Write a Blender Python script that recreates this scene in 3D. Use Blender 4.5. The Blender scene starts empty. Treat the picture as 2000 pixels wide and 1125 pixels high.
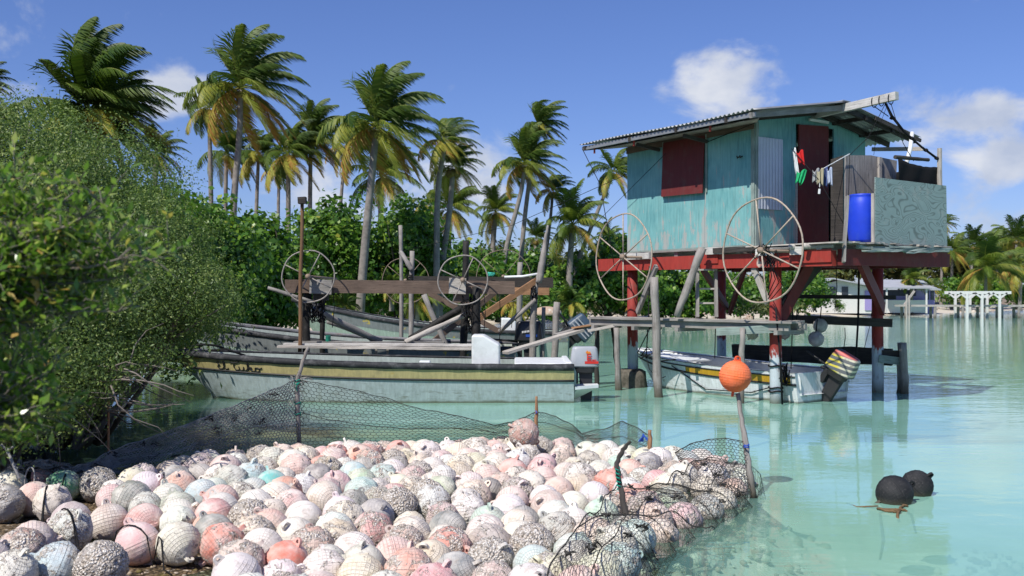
import bpy, math, random
import numpy as np
from mathutils import Vector, Matrix, noise
R = math.radians
PI = math.pi
scene = bpy.context.scene
COL = scene.collection
random.seed(7)
np.random.seed(7)

# ---------------------------------------------------------------- camera
CH = 1.8
FP = 1963.0
cam_d = bpy.data.cameras.new("camera")
cam = bpy.data.objects.new("camera", cam_d)
COL.objects.link(cam)
cam.location = (0, 0, CH)
cam.rotation_euler = (R(90), 0, 0)
cam_d.sensor_width = 36.0
cam_d.lens = 36.0 * FP / 2000.0
cam_d.shift_y = 12.5 / 2000.0
cam_d.clip_start = 0.1
cam_d.clip_end = 2000
cam_d.dof.use_dof = True
cam_d.dof.focus_distance = 13.0
cam_d.dof.aperture_fstop = 4.5
scene.camera = cam

# ---------------------------------------------------------------- world and sun
SUN_EL = 50.0
SUNX, SUNY = -0.63, -0.78
world = bpy.data.worlds.new("World")
scene.world = world
world.use_nodes = True
wt = world.node_tree
wt.nodes.clear()
wn, wl = wt.nodes, wt.links
def wnode(t, **k):
    n = wn.new(t)
    for a, b in k.items():
        setattr(n, a, b)
    return n
out = wnode('ShaderNodeOutputWorld')
bg = wnode('ShaderNodeBackground')
bg.inputs['Strength'].default_value = 0.080
sky = wnode('ShaderNodeTexSky', sky_type='NISHITA')
sky.sun_disc = False
sky.sun_elevation = R(SUN_EL)
sky.sun_rotation = math.atan2(SUNX, SUNY)
sky.air_density = 1.05
sky.dust_density = 0.35
sky.ozone_density = 3.5
tc = wnode('ShaderNodeTexCoord')
sep = wnode('ShaderNodeSeparateXYZ')
wl.new(tc.outputs['Generated'], sep.inputs[0])
def wm(op, a, b=None, c=None, clamp=False):
    n = wnode('ShaderNodeMath', operation=op)
    n.use_clamp = clamp
    for i, v in enumerate((a, b, c)):
        if v is None: continue
        if isinstance(v, (int, float)): n.inputs[i].default_value = v
        else: wl.new(v, n.inputs[i])
    return n.outputs[0]
az = wm('ARCTAN2', sep.outputs[0], sep.outputs[1])
el = wm('ARCSINE', sep.outputs[2])
cmb = wnode('ShaderNodeCombineXYZ')
wl.new(az, cmb.inputs[0]); wl.new(wm('MULTIPLY', el, 1.5), cmb.inputs[1])
nz = wnode('ShaderNodeTexNoise')
wl.new(cmb.outputs[0], nz.inputs['Vector'])
nz.inputs['Scale'].default_value = 13.0; nz.inputs['Detail'].default_value = 9.0
nz.inputs['Roughness'].default_value = 0.56; nz.inputs['Distortion'].default_value = 0.25
def skydir(px, py):
    x = (px-1000)/FP; z = (575-py)/FP
    return math.atan2(x, 1), math.asin(z/math.sqrt(1+x*x+z*z))
dens = None
# cloud banks: centre in the sky, half widths in radians, weight
CL = [(1395,185,.062,.045,1.15),(1345,145,.03,.022,.9),(1445,205,.05,.035,.95),(1890,230,.070,.042,1.02),(1945,300,.06,.05,.85),(1840,190,.05,.03,.7),(1900,385,.09,.03,.55),
      (345,170,.07,.034,.86),(450,95,.02,.014,.6),(640,350,.15,.05,.72),(920,345,.06,.06,.95),(850,400,.12,.05,.8),(0,190,.08,.035,.75),
      (880,170,.014,.01,.45),(1215,165,.018,.008,.4),(1960,440,.06,.03,.7),(1100,430,.1,.04,.55),(1560,205,.03,.014,.5),(1700,430,.2,.03,.4),
      (1300,-420,.5,.11,.75),(300,-500,.5,.1,.7),(2700,-350,.4,.12,.7),(-500,150,.3,.06,.8),(-900,-300,.5,.15,.8)]
for (px, py, rx, ry, w) in CL:
    a0, e0 = skydir(px, py)
    dx = wm('DIVIDE', wm('SUBTRACT', az, a0), rx)
    dy = wm('DIVIDE', wm('SUBTRACT', el, e0), ry)
    d2 = wm('ADD', wm('MULTIPLY', dx, dx), wm('MULTIPLY', dy, dy))
    f = wm('MULTIPLY', wm('EXPONENT', wm('MULTIPLY', d2, -0.8)), w)
    dens = f if dens is None else wm('MAXIMUM', dens, f)
tot = wm('ADD', wm('MULTIPLY', dens, 0.95), wm('MULTIPLY', wm('SUBTRACT', nz.outputs[0], 0.5), 1.5))
mr = wnode('ShaderNodeMapRange', interpolation_type='SMOOTHSTEP')
wl.new(tot, mr.inputs['Value'])
mr.inputs['From Min'].default_value = 0.50; mr.inputs['From Max'].default_value = 0.86
mr.inputs['To Min'].default_value = 0.0; mr.inputs['To Max'].default_value = 0.92
nz2 = wnode('ShaderNodeTexNoise')
mp2 = wnode('ShaderNodeVectorMath', operation='ADD'); mp2.inputs[1].default_value = (0.02, -0.03, 0)
wl.new(cmb.outputs[0], mp2.inputs[0]); wl.new(mp2.outputs[0], nz2.inputs['Vector'])
nz2.inputs['Scale'].default_value = 16.0; nz2.inputs['Detail'].default_value = 6.0
cr = wnode('ShaderNodeMapRange')
wl.new(nz2.outputs[0], cr.inputs['Value'])
cr.inputs['From Min'].default_value = 0.35; cr.inputs['From Max'].default_value = 0.65
cmix = wnode('ShaderNodeMix', data_type='RGBA')
wl.new(cr.outputs[0], cmix.inputs[0])
cmix.inputs[6].default_value = (5.6, 6.3, 7.9, 1)
cmix.inputs[7].default_value = (8.6, 8.9, 9.6, 1)
smix = wnode('ShaderNodeMix', data_type='RGBA')
wl.new(mr.outputs[0], smix.inputs[0])
hs = wnode('ShaderNodeMix', data_type='RGBA', blend_type='MULTIPLY')
hs.inputs[0].default_value = 1.0
hs.inputs[7].default_value = (0.81, 0.91, 1.38, 1)
wl.new(sky.outputs[0], hs.inputs[6])
wl.new(hs.outputs[2], smix.inputs[6])
wl.new(cmix.outputs[2], smix.inputs[7])
wl.new(smix.outputs[2], bg.inputs['Color'])
wl.new(bg.outputs[0], out.inputs[0])

sun_d = bpy.data.lights.new("sun", 'SUN')
sun_d.energy = 5.0
sun_d.angle = R(0.53)
sun_d.color = (1.0, 0.955, 0.88)
sun = bpy.data.objects.new("sun", sun_d)
COL.objects.link(sun)
hl = math.hypot(SUNX, SUNY)
sdir = Vector((SUNX/hl*math.cos(R(SUN_EL)), SUNY/hl*math.cos(R(SUN_EL)), math.sin(R(SUN_EL))))
sun.rotation_euler = sdir.to_track_quat('Z', 'Y').to_euler()
sun.location = (-20, -20, 30)
scene.view_settings.view_transform = 'Standard'
scene.view_settings.look = 'None'
scene.view_settings.gamma = 1.0
scene.view_settings.exposure = 0.14
scene.render.engine = 'CYCLES'
scene.cycles.max_bounces = 8
scene.cycles.transparent_max_bounces = 24
scene.cycles.caustics_reflective = False
scene.cycles.caustics_refractive = False

def W(px, py, d):
    """world point seen at photo pixel (px, py) when it stands d metres deep"""
    return Vector(((px-1000)/FP*d, d, CH+(575-py)/FP*d))
def G(px, py, z=0.0):
    """point of height z seen at the pixel"""
    d = (CH-z)*FP/(py-575)
    return Vector(((px-1000)/FP*d, d, z))

# ---------------------------------------------------------------- helpers: mesh builder
ORI = {}
class MB:
    def __init__(s):
        s.v = []; s.f = []; s.uv = []
    def face(s, idx, uv=None):
        s.f.append(tuple(idx))
        s.uv.append(uv if uv else [(0, 0)]*len(idx))
    def quad(s, a, b, c, d, uv=None):
        n = len(s.v); s.v += [Vector(a), Vector(b), Vector(c), Vector(d)]
        s.face((n, n+1, n+2, n+3), uv)
    def poly(s, pts):
        n = len(s.v); s.v += [Vector(p) for p in pts]; s.face(range(n, n+len(pts)), [(p[0], p[2]) for p in pts])
    def prism(s, pts, off):
        """closed prism from a polygon and an offset vector"""
        off = Vector(off); n = len(s.v); k = len(pts)
        s.v += [Vector(p) for p in pts] + [Vector(p)+off for p in pts]
        L = [(p[0]+p[1], p[2]) for p in pts]
        s.face(range(n+k-1, n-1, -1), L[::-1]); s.face(range(n+k, n+2*k), L)
        for i in range(k):
            j = (i+1) % k
            s.face((n+i, n+j, n+k+j, n+k+i), [L[i], L[j], L[j], L[i]])
    def box(s, c, size, rz=0.0, jit=0.0):
        c = Vector(c); hx, hy, hz = size[0]/2, size[1]/2, size[2]/2
        cr, sr = math.cos(rz), math.sin(rz)
        ax = 0 if (size[0] >= size[1] and size[0] >= size[2]) else (1 if size[1] >= size[2] else 2)
        P = []
        for dx in (-1, 1):
            for dy in (-1, 1):
                for dz in (-1, 1):
                    x, y, z = dx*hx, dy*hy, dz*hz
                    if jit: x += random.uniform(-jit, jit); y += random.uniform(-jit, jit); z += random.uniform(-jit, jit)
                    P.append((x, y, z))
        n = len(s.v)
        s.v += [c+Vector((x*cr-y*sr, x*sr+y*cr, z)) for x, y, z in P]
        r0 = random.uniform(0, 50)
        for q in ((0, 1, 3, 2), (4, 6, 7, 5), (0, 4, 5, 1), (2, 3, 7, 6), (0, 2, 6, 4), (1, 5, 7, 3)):
            uv = []
            for i in q:
                p = P[i]; o = [p[a] for a in range(3) if a != ax]
                uv.append((p[ax]+r0, o[0]+o[1]*1.3+r0))
            s.face([n+i for i in q], uv)
    def beam(s, p0, p1, w, h, up=(0, 0, 1), jit=0.0, seg=1, wav=0.0):
        p0 = Vector(p0); p1 = Vector(p1); d = (p1-p0); L = d.length; d.normalize()
        up = Vector(up); side = d.cross(up)
        if side.length < 1e-4: side = d.cross(Vector((1, 0, 0)))
        side.normalize(); u2 = side.cross(d).normalized()
        r0 = random.uniform(0, 50); rings = []
        for i in range(seg+1):
            t = i/seg; c = p0+d*L*t
            if wav and 0 < i < seg: c += side*random.uniform(-wav, wav)+u2*random.uniform(-wav, wav)
            n = len(s.v)
            for a, b in ((-1, -1), (1, -1), (1, 1), (-1, 1)):
                jv = Vector([random.uniform(-jit, jit) for _ in range(3)]) if jit else Vector()
                s.v.append(c+side*a*w/2+u2*b*h/2+jv)
            rings.append(n)
        per = [0, w, w+h, 2*w+h, 2*w+2*h]
        for i in range(seg):
            a, b = rings[i], rings[i+1]; u0, u1 = L*i/seg+r0, L*(i+1)/seg+r0
            for k in range(4):
                j = (k+1) % 4
                s.face((a+k, a+j, b+j, b+k), [(u0, per[k]+r0), (u0, per[k+1]+r0), (u1, per[k+1]+r0), (u1, per[k]+r0)])
        a, b = rings[0], rings[-1]
        s.face((a+3, a+2, a+1, a), [(r0, r0+.01*i) for i in range(4)]); s.face((b, b+1, b+2, b+3), [(r0, r0+.01*i) for i in range(4)])
    def tube(s, pts, r, n=8, cap=True, closed=False):
        pts = [Vector(p) for p in pts]; m = len(pts)
        rr = r if isinstance(r, (list, tuple)) else [r]*m
        r0 = random.uniform(0, 50); rings = []; L = 0
        prev = None
        for i, p in enumerate(pts):
            if closed: t = pts[(i+1) % m]-pts[i-1]
            else: t = (pts[min(i+1, m-1)]-pts[max(i-1, 0)])
            if t.length < 1e-9: t = Vector((0, 0, 1))
            t.normalize()
            if prev is None:
                a = t.cross(Vector((0, 0, 1)))
                if a.length < 0.1: a = t.cross(Vector((1, 0, 0)))
            else:
                a = prev-t*prev.dot(t)
            a.normalize(); prev = a; b = t.cross(a)
            if i: L += (p-pts[i-1]).length
            k0 = len(s.v)
            for k in range(n):
                an = 2*PI*k/n
                s.v.append(p+(a*math.cos(an)+b*math.sin(an))*rr[i])
            rings.append((k0, L+r0))
        pr = 2*PI*max(rr)
        cnt = m if closed else m-1
        for i in range(cnt):
            A, ua = rings[i]; B, ub = rings[(i+1) % m]
            if closed and i == m-1: ub = ua+.1
            for k in range(n):
                j = (k+1) % n
                s.face((A+k, A+j, B+j, B+k), [(ua, pr*k/n), (ua, pr*(k+1)/n), (ub, pr*(k+1)/n), (ub, pr*k/n)])
        if cap and not closed:
            A = rings[0][0]; B = rings[-1][0]
            s.face(list(range(A+n-1, A-1, -1))); s.face(list(range(B, B+n)))
    def pole(s, p0, p1, r, r1=None, seg=7, wob=0.012, n=8):
        p0 = Vector(p0); p1 = Vector(p1); r1 = r if r1 is None else r1
        pts = []; rr = []
        for i in range(seg+1):
            t = i/seg
            o = Vector((random.uniform(-wob, wob), random.uniform(-wob, wob), 0)) if 0 < i < seg else Vector()
            pts.append(p0.lerp(p1, t)+o); rr.append((r+(r1-r)*t)*random.uniform(.9, 1.12))
        s.tube(pts, rr, n)
    def lathe(s, c, prof, n=24, ax=None):
        """prof: list of (radius, height)"""
        c = Vector(c); k0 = len(s.v)
        for (r, z) in prof:
            for k in range(n):
                a = 2*PI*k/n; s.v.append(c+Vector((r*math.cos(a), r*math.sin(a), z)))
        for i in range(len(prof)-1):
            for k in range(n):
                j = (k+1) % n; A = k0+i*n; B = A+n
                s.face((A+k, A+j, B+j, B+k), [(k/n, prof[i][1]), ((k+1)/n, prof[i][1]), ((k+1)/n, prof[i+1][1]), (k/n, prof[i+1][1])])
        s.face(list(range(k0+n-1, k0-1, -1))); e = k0+(len(prof)-1)*n; s.face(list(range(e, e+n)))
    def grid(s, fn, nu, nv, uvs=(1, 1)):
        k0 = len(s.v)
        for i in range(nu+1):
            for j in range(nv+1): s.v.append(Vector(fn(i/nu, j/nv)))
        for i in range(nu):
            for j in range(nv):
                a = k0+i*(nv+1)+j
                s.face((a, a+nv+1, a+nv+2, a+1), [(i/nu*uvs[0], j/nv*uvs[1]), ((i+1)/nu*uvs[0], j/nv*uvs[1]), ((i+1)/nu*uvs[0], (j+1)/nv*uvs[1]), (i/nu*uvs[0], (j+1)/nv*uvs[1])])
    def xf(s, M, k0=0):
        for i in range(k0, len(s.v)): s.v[i] = M @ s.v[i]
    def build(s, name, mat, parent=None, smooth=False, bevel=0.0, origin=None, solid=0.0):
        if origin is None:
            if parent is not None: origin = ORI.get(parent.name, Vector((0, 0, 0)))
            else:
                xs = [v.x for v in s.v]; ys = [v.y for v in s.v]; zs = [v.z for v in s.v]
                origin = Vector(((min(xs)+max(xs))/2, (min(ys)+max(ys))/2, min(zs)))
        origin = Vector(origin)
        me = bpy.data.meshes.new(name)
        me.from_pydata([tuple(v-origin) for v in s.v], [], s.f)
        uvl = me.uv_layers.new(name="UVMap")
        flat = [c for f in s.uv for p in f for c in p]
        uvl.data.foreach_set('uv', flat)
        me.materials.append(mat)
        if smooth: me.polygons.foreach_set('use_smooth', [True]*len(me.polygons))
        me.update()
        o = bpy.data.objects.new(name, me)
        COL.objects.link(o)
        if parent is not None: o.parent = parent
        else: o.location = origin
        if bevel:
            m = o.modifiers.new('bevel', 'BEVEL'); m.width = bevel; m.segments = 2; m.limit_method = 'ANGLE'
        if solid:
            m = o.modifiers.new('solid', 'SOLIDIFY'); m.thickness = solid
        return o
def np_mesh(name, V, F, mat, uv=None, parent=None, origin=None, smooth=False):
    """V (n,3), F (m,k) numpy"""
    if origin is None:
        if parent is not None: origin = ORI.get(parent.name, Vector((0, 0, 0)))
        else: origin = Vector(((V[:, 0].min()+V[:, 0].max())/2, (V[:, 1].min()+V[:, 1].max())/2, V[:, 2].min()))
    o3 = np.array(tuple(origin))
    me = bpy.data.meshes.new(name)
    k = F.shape[1]
    me.vertices.add(len(V)); me.vertices.foreach_set('co', (V-o3).astype(np.float32).ravel())
    me.loops.add(F.size); me.loops.foreach_set('vertex_index', F.astype(np.int32).ravel())
    me.polygons.add(len(F)); me.polygons.foreach_set('loop_start', np.arange(0, F.size, k, dtype=np.int32))
    me.polygons.foreach_set('loop_total', np.full(len(F), k, dtype=np.int32))
    if uv is not None:
        l = me.uv_layers.new(name='UVMap'); l.data.foreach_set('uv', uv.astype(np.float32).ravel())
    me.materials.append(mat)
    me.update(calc_edges=True)
    if smooth: me.polygons.foreach_set('use_smooth', np.ones(len(F), dtype=bool))
    o = bpy.data.objects.new(name, me); COL.objects.link(o)
    if parent is not None: o.parent = parent
    else: o.location = origin
    return o
def tag(o, label=None, cat=None, group=None, kind=None):
    if label: o['label'] = label
    if cat: o['category'] = cat
    if group: o['group'] = group
    if kind: o['kind'] = kind
    return o
def thing(name, loc, label, cat, group=None, world_children=True, rz=0.0):
    o = bpy.data.objects.new(name, None); COL.objects.link(o)
    o.location = loc; o.rotation_euler = (0, 0, rz); o.empty_display_size = 0.1
    if world_children: ORI[o.name] = Vector(loc)
    return tag(o, label, cat, group)
def copy_tree(o, parent=None):
    c = o.copy(); COL.objects.link(c); c.parent = parent
    for ch in o.children: copy_tree(ch, c)
    return c

# ---------------------------------------------------------------- helpers: materials
class NT:
    def __init__(s, name):
        s.m = bpy.data.materials.new(name); s.m.use_nodes = True
        s.t = s.m.node_tree; s.t.nodes.clear()
        s.o = s.n('ShaderNodeOutputMaterial')
    def n(s, t, **k):
        x = s.t.nodes.new(t)
        for a, b in k.items(): setattr(x, a, b)
        return x
    def l(s, a, b): s.t.links.new(a, b)
    def set(s, sock, v):
        if isinstance(v, (int, float)): sock.default_value = v
        elif isinstance(v, (tuple, list)): sock.default_value = (v[0], v[1], v[2], 1) if sock.type == 'RGBA' else tuple(v)
        else: s.l(v, sock)
    def math(s, op, a, b=None, c=None, clamp=False):
        x = s.n('ShaderNodeMath', operation=op); x.use_clamp = clamp
        for i, v in enumerate((a, b, c)):
            if v is not None: s.set(x.inputs[i], v)
        return x.outputs[0]
    def mix(s, f, a, b, mode='MIX'):
        x = s.n('ShaderNodeMix', data_type='RGBA', blend_type=mode)
        s.set(x.inputs[0], f); s.set(x.inputs[6], a); s.set(x.inputs[7], b)
        return x.outputs[2]
    def mapr(s, v, a, b, c=0.0, d=1.0, smooth=False):
        x = s.n('ShaderNodeMapRange', interpolation_type='SMOOTHSTEP' if smooth else 'LINEAR')
        s.l(v, x.inputs['Value'])
        for k, q in zip(('From Min', 'From Max', 'To Min', 'To Max'), (a, b, c, d)): s.set(x.inputs[k], q)
        return x.outputs[0]
    def coord(s, which='Object', scale=(1, 1, 1), rot=(0, 0, 0), loc=(0, 0, 0)):
        t = s.n('ShaderNodeTexCoord'); m = s.n('ShaderNodeMapping')
        s.l(t.outputs[which], m.inputs['Vector'])
        m.inputs['Scale'].default_value = scale; m.inputs['Rotation'].default_value = rot; m.inputs['Location'].default_value = loc
        return m.outputs[0]
    def pos(s, scale=(1, 1, 1)):
        g = s.n('ShaderNodeNewGeometry'); m = s.n('ShaderNodeMapping')
        s.l(g.outputs['Position'], m.inputs['Vector']); m.inputs['Scale'].default_value = scale
        return m.outputs[0]
    def noise(s, vec, sc, det=4.0, rough=0.55, dist=0.0):
        x = s.n('ShaderNodeTexNoise')
        if vec is not None: s.l(vec, x.inputs['Vector'])
        s.set(x.inputs['Scale'], sc); s.set(x.inputs['Detail'], det); s.set(x.inputs['Roughness'], rough); s.set(x.inputs['Distortion'], dist)
        return x.outputs[0]
    def vor(s, vec, sc, feat='F1'):
        x = s.n('ShaderNodeTexVoronoi', feature=feat)
        s.l(vec, x.inputs['Vector']); s.set(x.inputs['Scale'], sc)
        return x
    def bump(s, h, strength=0.5, dist=0.01, nrm=None):
        x = s.n('ShaderNodeBump'); s.l(h, x.inputs['Height'])
        s.set(x.inputs['Strength'], strength); s.set(x.inputs['Distance'], dist)
        if nrm is not None: s.l(nrm, x.inputs['Normal'])
        return x.outputs[0]
    def pr(s, col, rough=0.7, nrm=None, spec=0.3, metal=0.0):
        p = s.n('ShaderNodeBsdfPrincipled')
        s.set(p.inputs['Base Color'], col); s.set(p.inputs['Roughness'], rough)
        s.set(p.inputs['Specular IOR Level'], spec); s.set(p.inputs['Metallic'], metal)
        if nrm is not None: s.l(nrm, p.inputs['Normal'])
        s.p = p
        return p.outputs[0]
    def done(s, sh):
        s.l(sh, s.o.inputs['Surface']); return s.m
    def objrand(s):
        return s.n('ShaderNodeObjectInfo').outputs['Random']

def wood(name, c1, c2, c3=None, rough=0.85):
    """weathered timber: grain runs along U (length of the piece)"""
    t = NT(name)
    uv = t.coord('UV', (1.2, 26, 1))
    g = t.noise(uv, 2.2, 6, 0.65, 0.5)
    g2 = t.noise(t.coord('UV', (3, 60, 1)), 1.5, 3)
    b = t.noise(t.coord('Object'), 3.0, 4)
    f = t.mapr(g, .32, .68)
    col = t.mix(f, c1, c2)
    if c3 is None: c3 = tuple(x*.35 for x in c1)
    crack = t.mapr(g2, .60, .72)
    col = t.mix(t.math('MULTIPLY', crack, .75), col, c3)
    col = t.mix(t.mapr(b, .35, .7, .0, .55), col, tuple(x*.55 for x in c2))
    h = t.math('SUBTRACT', g, t.math('MULTIPLY', crack, .6))
    return t.done(t.pr(col, rough, t.bump(h, .7, .008), .2))
def paint(name, base, under, amount=.5, rough=.6, stretch=(5, 5, 1.0), sc=1.6, dirt=(.1, .09, .07), dirtamt=.35, spec=.35, pale=None, wl_=False):
    """old paint worn through to what is under it"""
    t = NT(name)
    c = t.coord('Object')
    cs = t.coord('Object', stretch)
    n1 = t.noise(cs, sc, 8, .68, .3); n2 = t.noise(c, 2.2, 5); n3 = t.noise(t.coord('Object', (14, 14, 2.5)), 1.6, 5, .6)
    k = t.math('ADD', t.math('MULTIPLY', n1, .7), t.math('MULTIPLY', n2, .3))
    m = t.mapr(k, .66-.2*amount, .70-.2*amount)
    col = t.mix(t.mapr(n3, .3, .7), base, tuple(x*.72 for x in base))
    if pale is not None: col = t.mix(t.mapr(n2, .45, .65, 0, .6), col, pale)
    col = t.mix(m, col, under)
    col = t.mix(t.mapr(t.noise(c, 5, 6, .7), .52, .75, 0, dirtamt), col, dirt)
    if wl_:   # weed line and scuffs along the waterline
        g = t.n('ShaderNodeNewGeometry'); sp = t.n('ShaderNodeSeparateXYZ'); t.l(g.outputs['Position'], sp.inputs[0])
        z = t.math('ADD', sp.outputs[2], t.math('MULTIPLY', t.math('SUBTRACT', n2, .5), .10))
        col = t.mix(t.mapr(z, .015, .05, .85, 0), col, (.10, .10, .055))
        sc_ = t.mapr(t.noise(t.coord('Object', (2.2, 2.2, 16)), 1.7, 7, .75), .54, .62)
        col = t.mix(t.math('MULTIPLY', sc_, t.mapr(t.math('ABSOLUTE', t.math('SUBTRACT', z, .13)), .02, .12, .75, 0)), col, (.13, .13, .09))
        col = t.mix(t.mapr(t.noise(t.coord('Object', (3, 3, .7)), 2.0, 5, .6), .55, .7, 0, .45), col, (.24, .27, .22))
    h = t.math('SUBTRACT', t.math('MULTIPLY', n3, .4), m)
    return t.done(t.pr(col, rough, t.bump(h, .35, .004), spec))
def plain(name, col, rough=.5, var=.25, spec=.4, sc=9, metal=0.0, dirt=None, damt=.5):
    t = NT(name)
    n = t.noise(t.coord('Object'), sc, 6, .6)
    c = t.mix(t.mapr(n, .3, .7), col, tuple(x*(1-var) for x in col))
    if dirt is not None:
        c = t.mix(t.mapr(t.noise(t.coord('Object', (1, 1, 1)), sc*.45, 8, .72), .5, .66, 0, damt), c, dirt)
    return t.done(t.pr(c, rough, t.bump(n, .2, .003), spec, metal))
# ---------------------------------------------------------------- materials
M = {}
M['wood_grey'] = wood('wood_grey', (.36, .345, .32), (.22, .205, .19))
M['wood_pale'] = wood('wood_pale', (.56, .52, .47), (.36, .33, .29), (.1, .09, .08))
M['wood_white'] = wood('wood_white', (.7, .68, .64), (.45, .43, .4), (.12, .11, .1))
M['wood_brown'] = wood('wood_brown', (.21, .15, .115), (.12, .088, .07))
M['wood_tan'] = wood('wood_tan', (.42, .24, .13), (.26, .14, .075))
M['wood_dark'] = wood('wood_dark', (.085, .075, .066), (.035, .032, .03))
M['wood_teal'] = wood('wood_teal', (.34, .42, .38), (.2, .25, .23), (.06, .06, .05))
M['ply_grey'] = wood('ply_grey', (.42, .39, .36), (.24, .22, .2))
M['soffit'] = paint('soffit', (.28, .24, .2), (.42, .36, .3), .5, .85, (3, 1, 1))
M['red_paint'] = paint('red_paint', (.36, .042, .03), (.5, .42, .36), .28, .6, (2, 2, 2), 1.4)
M['red_dark'] = paint('red_dark', (.145, .021, .02), (.2, .07, .055), .15, .65, (4, 4, 1))
M['metal_roof'] = plain('metal_roof', (.30, .31, .32), .5, .3, .5, 4, .35, (.2, .16, .13), .5)
M['metal_sheet'] = plain('metal_sheet', (.5, .53, .58), .4, .15, .5, 3, .3)
M['rust'] = plain('rust', (.32, .24, .18), .8, .45, .3, 20)
M['wheel_pale'] = plain('wheel_pale', (.47, .39, .31), .6, .35, .4, 30, 0, (.2, .12, .08), .8)
M['wheel_grey'] = plain('wheel_grey', (.34, .31, .28), .6, .35, .4, 30, 0, (.14, .09, .06), .7)
M['rubber'] = plain('rubber', (.035, .037, .042), .75, .4, .3, 9, 0, (.16, .16, .165), .7)
M['black'] = plain('black', (.02, .02, .021), .5, .3, .4)
M['rope_black'] = plain('rope_black', (.02, .02, .022), .9, .3, .1, 60)
M['rope_green'] = plain('rope_green', (.02, .3, .22), .8, .3, .1, 60)
M['tarred'] = plain('tarred', (.018, .017, .016), .7, .4, .3, 14, 0, (.07, .065, .06), .5)
M['cloth_black'] = plain('cloth_black', (.012, .012, .013), .85, .3, .15)
M['concrete'] = plain('concrete', (.16, .145, .12), .95, .5, .1, 12, 0, (.04, .04, .03), .8)
M['white_gel'] = plain('white_gel', (.74, .76, .76), .4, .1, .5, 7, 0, (.42, .43, .4), .4)
M['white_boat'] = paint('white_boat', (.72, .76, .77), (.45, .5, .46), .15, .45, (1, 1, 1), 1.4, (.2, .19, .14), .25, wl_=True)
M['blue_drum'] = plain('blue_drum', (.012, .05, .58), .45, .15, .45, 6, 0, (.05, .12, .5), .4)
M['net_wire'] = plain('net_wire', (.06, .058, .052), .85, .5, .2, 15)
M['net_wire_pale'] = plain('net_wire_pale', (.36, .35, .33), .8, .4, .2, 12, 0, (.09, .09, .08), .7)
M['orange_buoy'] = paint('orange_buoy', (.85, .12, .045), (.72, .35, .24), .3, .5, (1, 1, 1), 3)

# peeling turquoise plywood with board joints
def teal_wall(name):
    t = NT(name)
    cs = t.coord('UV', (4.2, 1.0, 1))
    n1 = t.noise(cs, 1.7, 8, .7, .4); n2 = t.noise(t.coord('UV', (1, 1, 1)), 1.3, 4); n3 = t.noise(t.coord('UV', (16, 1.6, 1)), 1.6, 6, .65)
    sp = t.n('ShaderNodeSeparateXYZ'); t.l(t.coord('UV'), sp.inputs[0])
    low = t.mapr(sp.outputs[1], 2.6, 4.3, .055, -.06)
    k = t.math('ADD', t.math('ADD', t.math('MULTIPLY', n1, .72), t.math('MULTIPLY', n2, .28)), low)
    m = t.mapr(k, .545, .575)
    c = t.mix(t.mapr(n3, .33, .66), (.18, .41, .41), (.10, .27, .28))
    c = t.mix(t.mapr(n2, .4, .7, 0, .5), c, (.32, .56, .52))
    c = t.mix(t.math('MULTIPLY', m, .8), c, (.38, .355, .33))
    # vertical grooves of the boards
    w = t.math('PINGPONG', t.math('ADD', sp.outputs[0], 50.0), .61)
    gr = t.mapr(w, .0, .006, 1, 0)
    c = t.mix(t.math('MULTIPLY', gr, .8), c, (.06, .1, .09))
    st = t.mapr(t.noise(t.coord('UV', (11, .5, 1)), 2, 5, .6), .56, .7, 0, .35)
    c = t.mix(st, c, (.1, .17, .15))
    h = t.math('SUBTRACT', t.math('MULTIPLY', n3, .4), t.math('ADD', m, gr))
    return t.done(t.pr(c, .6, t.bump(h, .35, .004), .3))
M['teal'] = teal_wall('teal_wall')
def teal_swirl():
    t = NT('teal_plywood')
    v = t.coord('UV', (1.7, 2.9, 1))
    n = t.noise(v, 1.15, 1.2, .4, .7)
    r = t.math('FRACT', t.math('MULTIPLY', n, 16))
    line = t.mapr(t.math('ABSOLUTE', t.math('SUBTRACT', r, .5)), .0, .22, 1, 0, True)
    c = t.mix(t.noise(t.coord('UV'), 7, 4), (.30, .38, .355), (.22, .30, .285))
    c = t.mix(t.math('MULTIPLY', line, .65), c, (.085, .11, .10))
    c = t.mix(t.mapr(t.noise(t.coord('UV', (3, 3, 3)), 1.2, 6, .7), .56, .7, 0, .6), c, (.38, .38, .34))
    return t.done(t.pr(c, .7, t.bump(line, -.3, .004), .25))
M['teal_ply'] = teal_swirl()
def post_mat():
    t = NT('post_paint')
    g = t.n('ShaderNodeNewGeometry'); sp = t.n('ShaderNodeSeparateXYZ'); t.l(g.outputs['Position'], sp.inputs[0])
    n = t.noise(t.coord('Object', (5, 5, 2)), 2, 6, .65)
    z = t.math('ADD', sp.outputs[2], t.math('MULTIPLY', t.math('SUBTRACT', n, .5), 1.1))
    red = t.mapr(z, .78, .86)
    c = t.mix(red, (.46, .52, .55), t.mix(t.mapr(n, .35, .7), (.30, .036, .026), (.19, .028, .024)))
    wl_ = t.mapr(sp.outputs[2], .02, .22, 1, 0)
    c = t.mix(t.math('MULTIPLY', wl_, .85), c, (.12, .13, .09))
    c = t.mix(t.mapr(t.noise(t.coord('Object', (9, 9, 3)), 2, 6, .7), .55, .68, 0, .7), c, (.16, .10, .08))
    return t.done(t.pr(c, .65, t.bump(n, .3, .01), .3))
M['post'] = post_mat()
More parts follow.
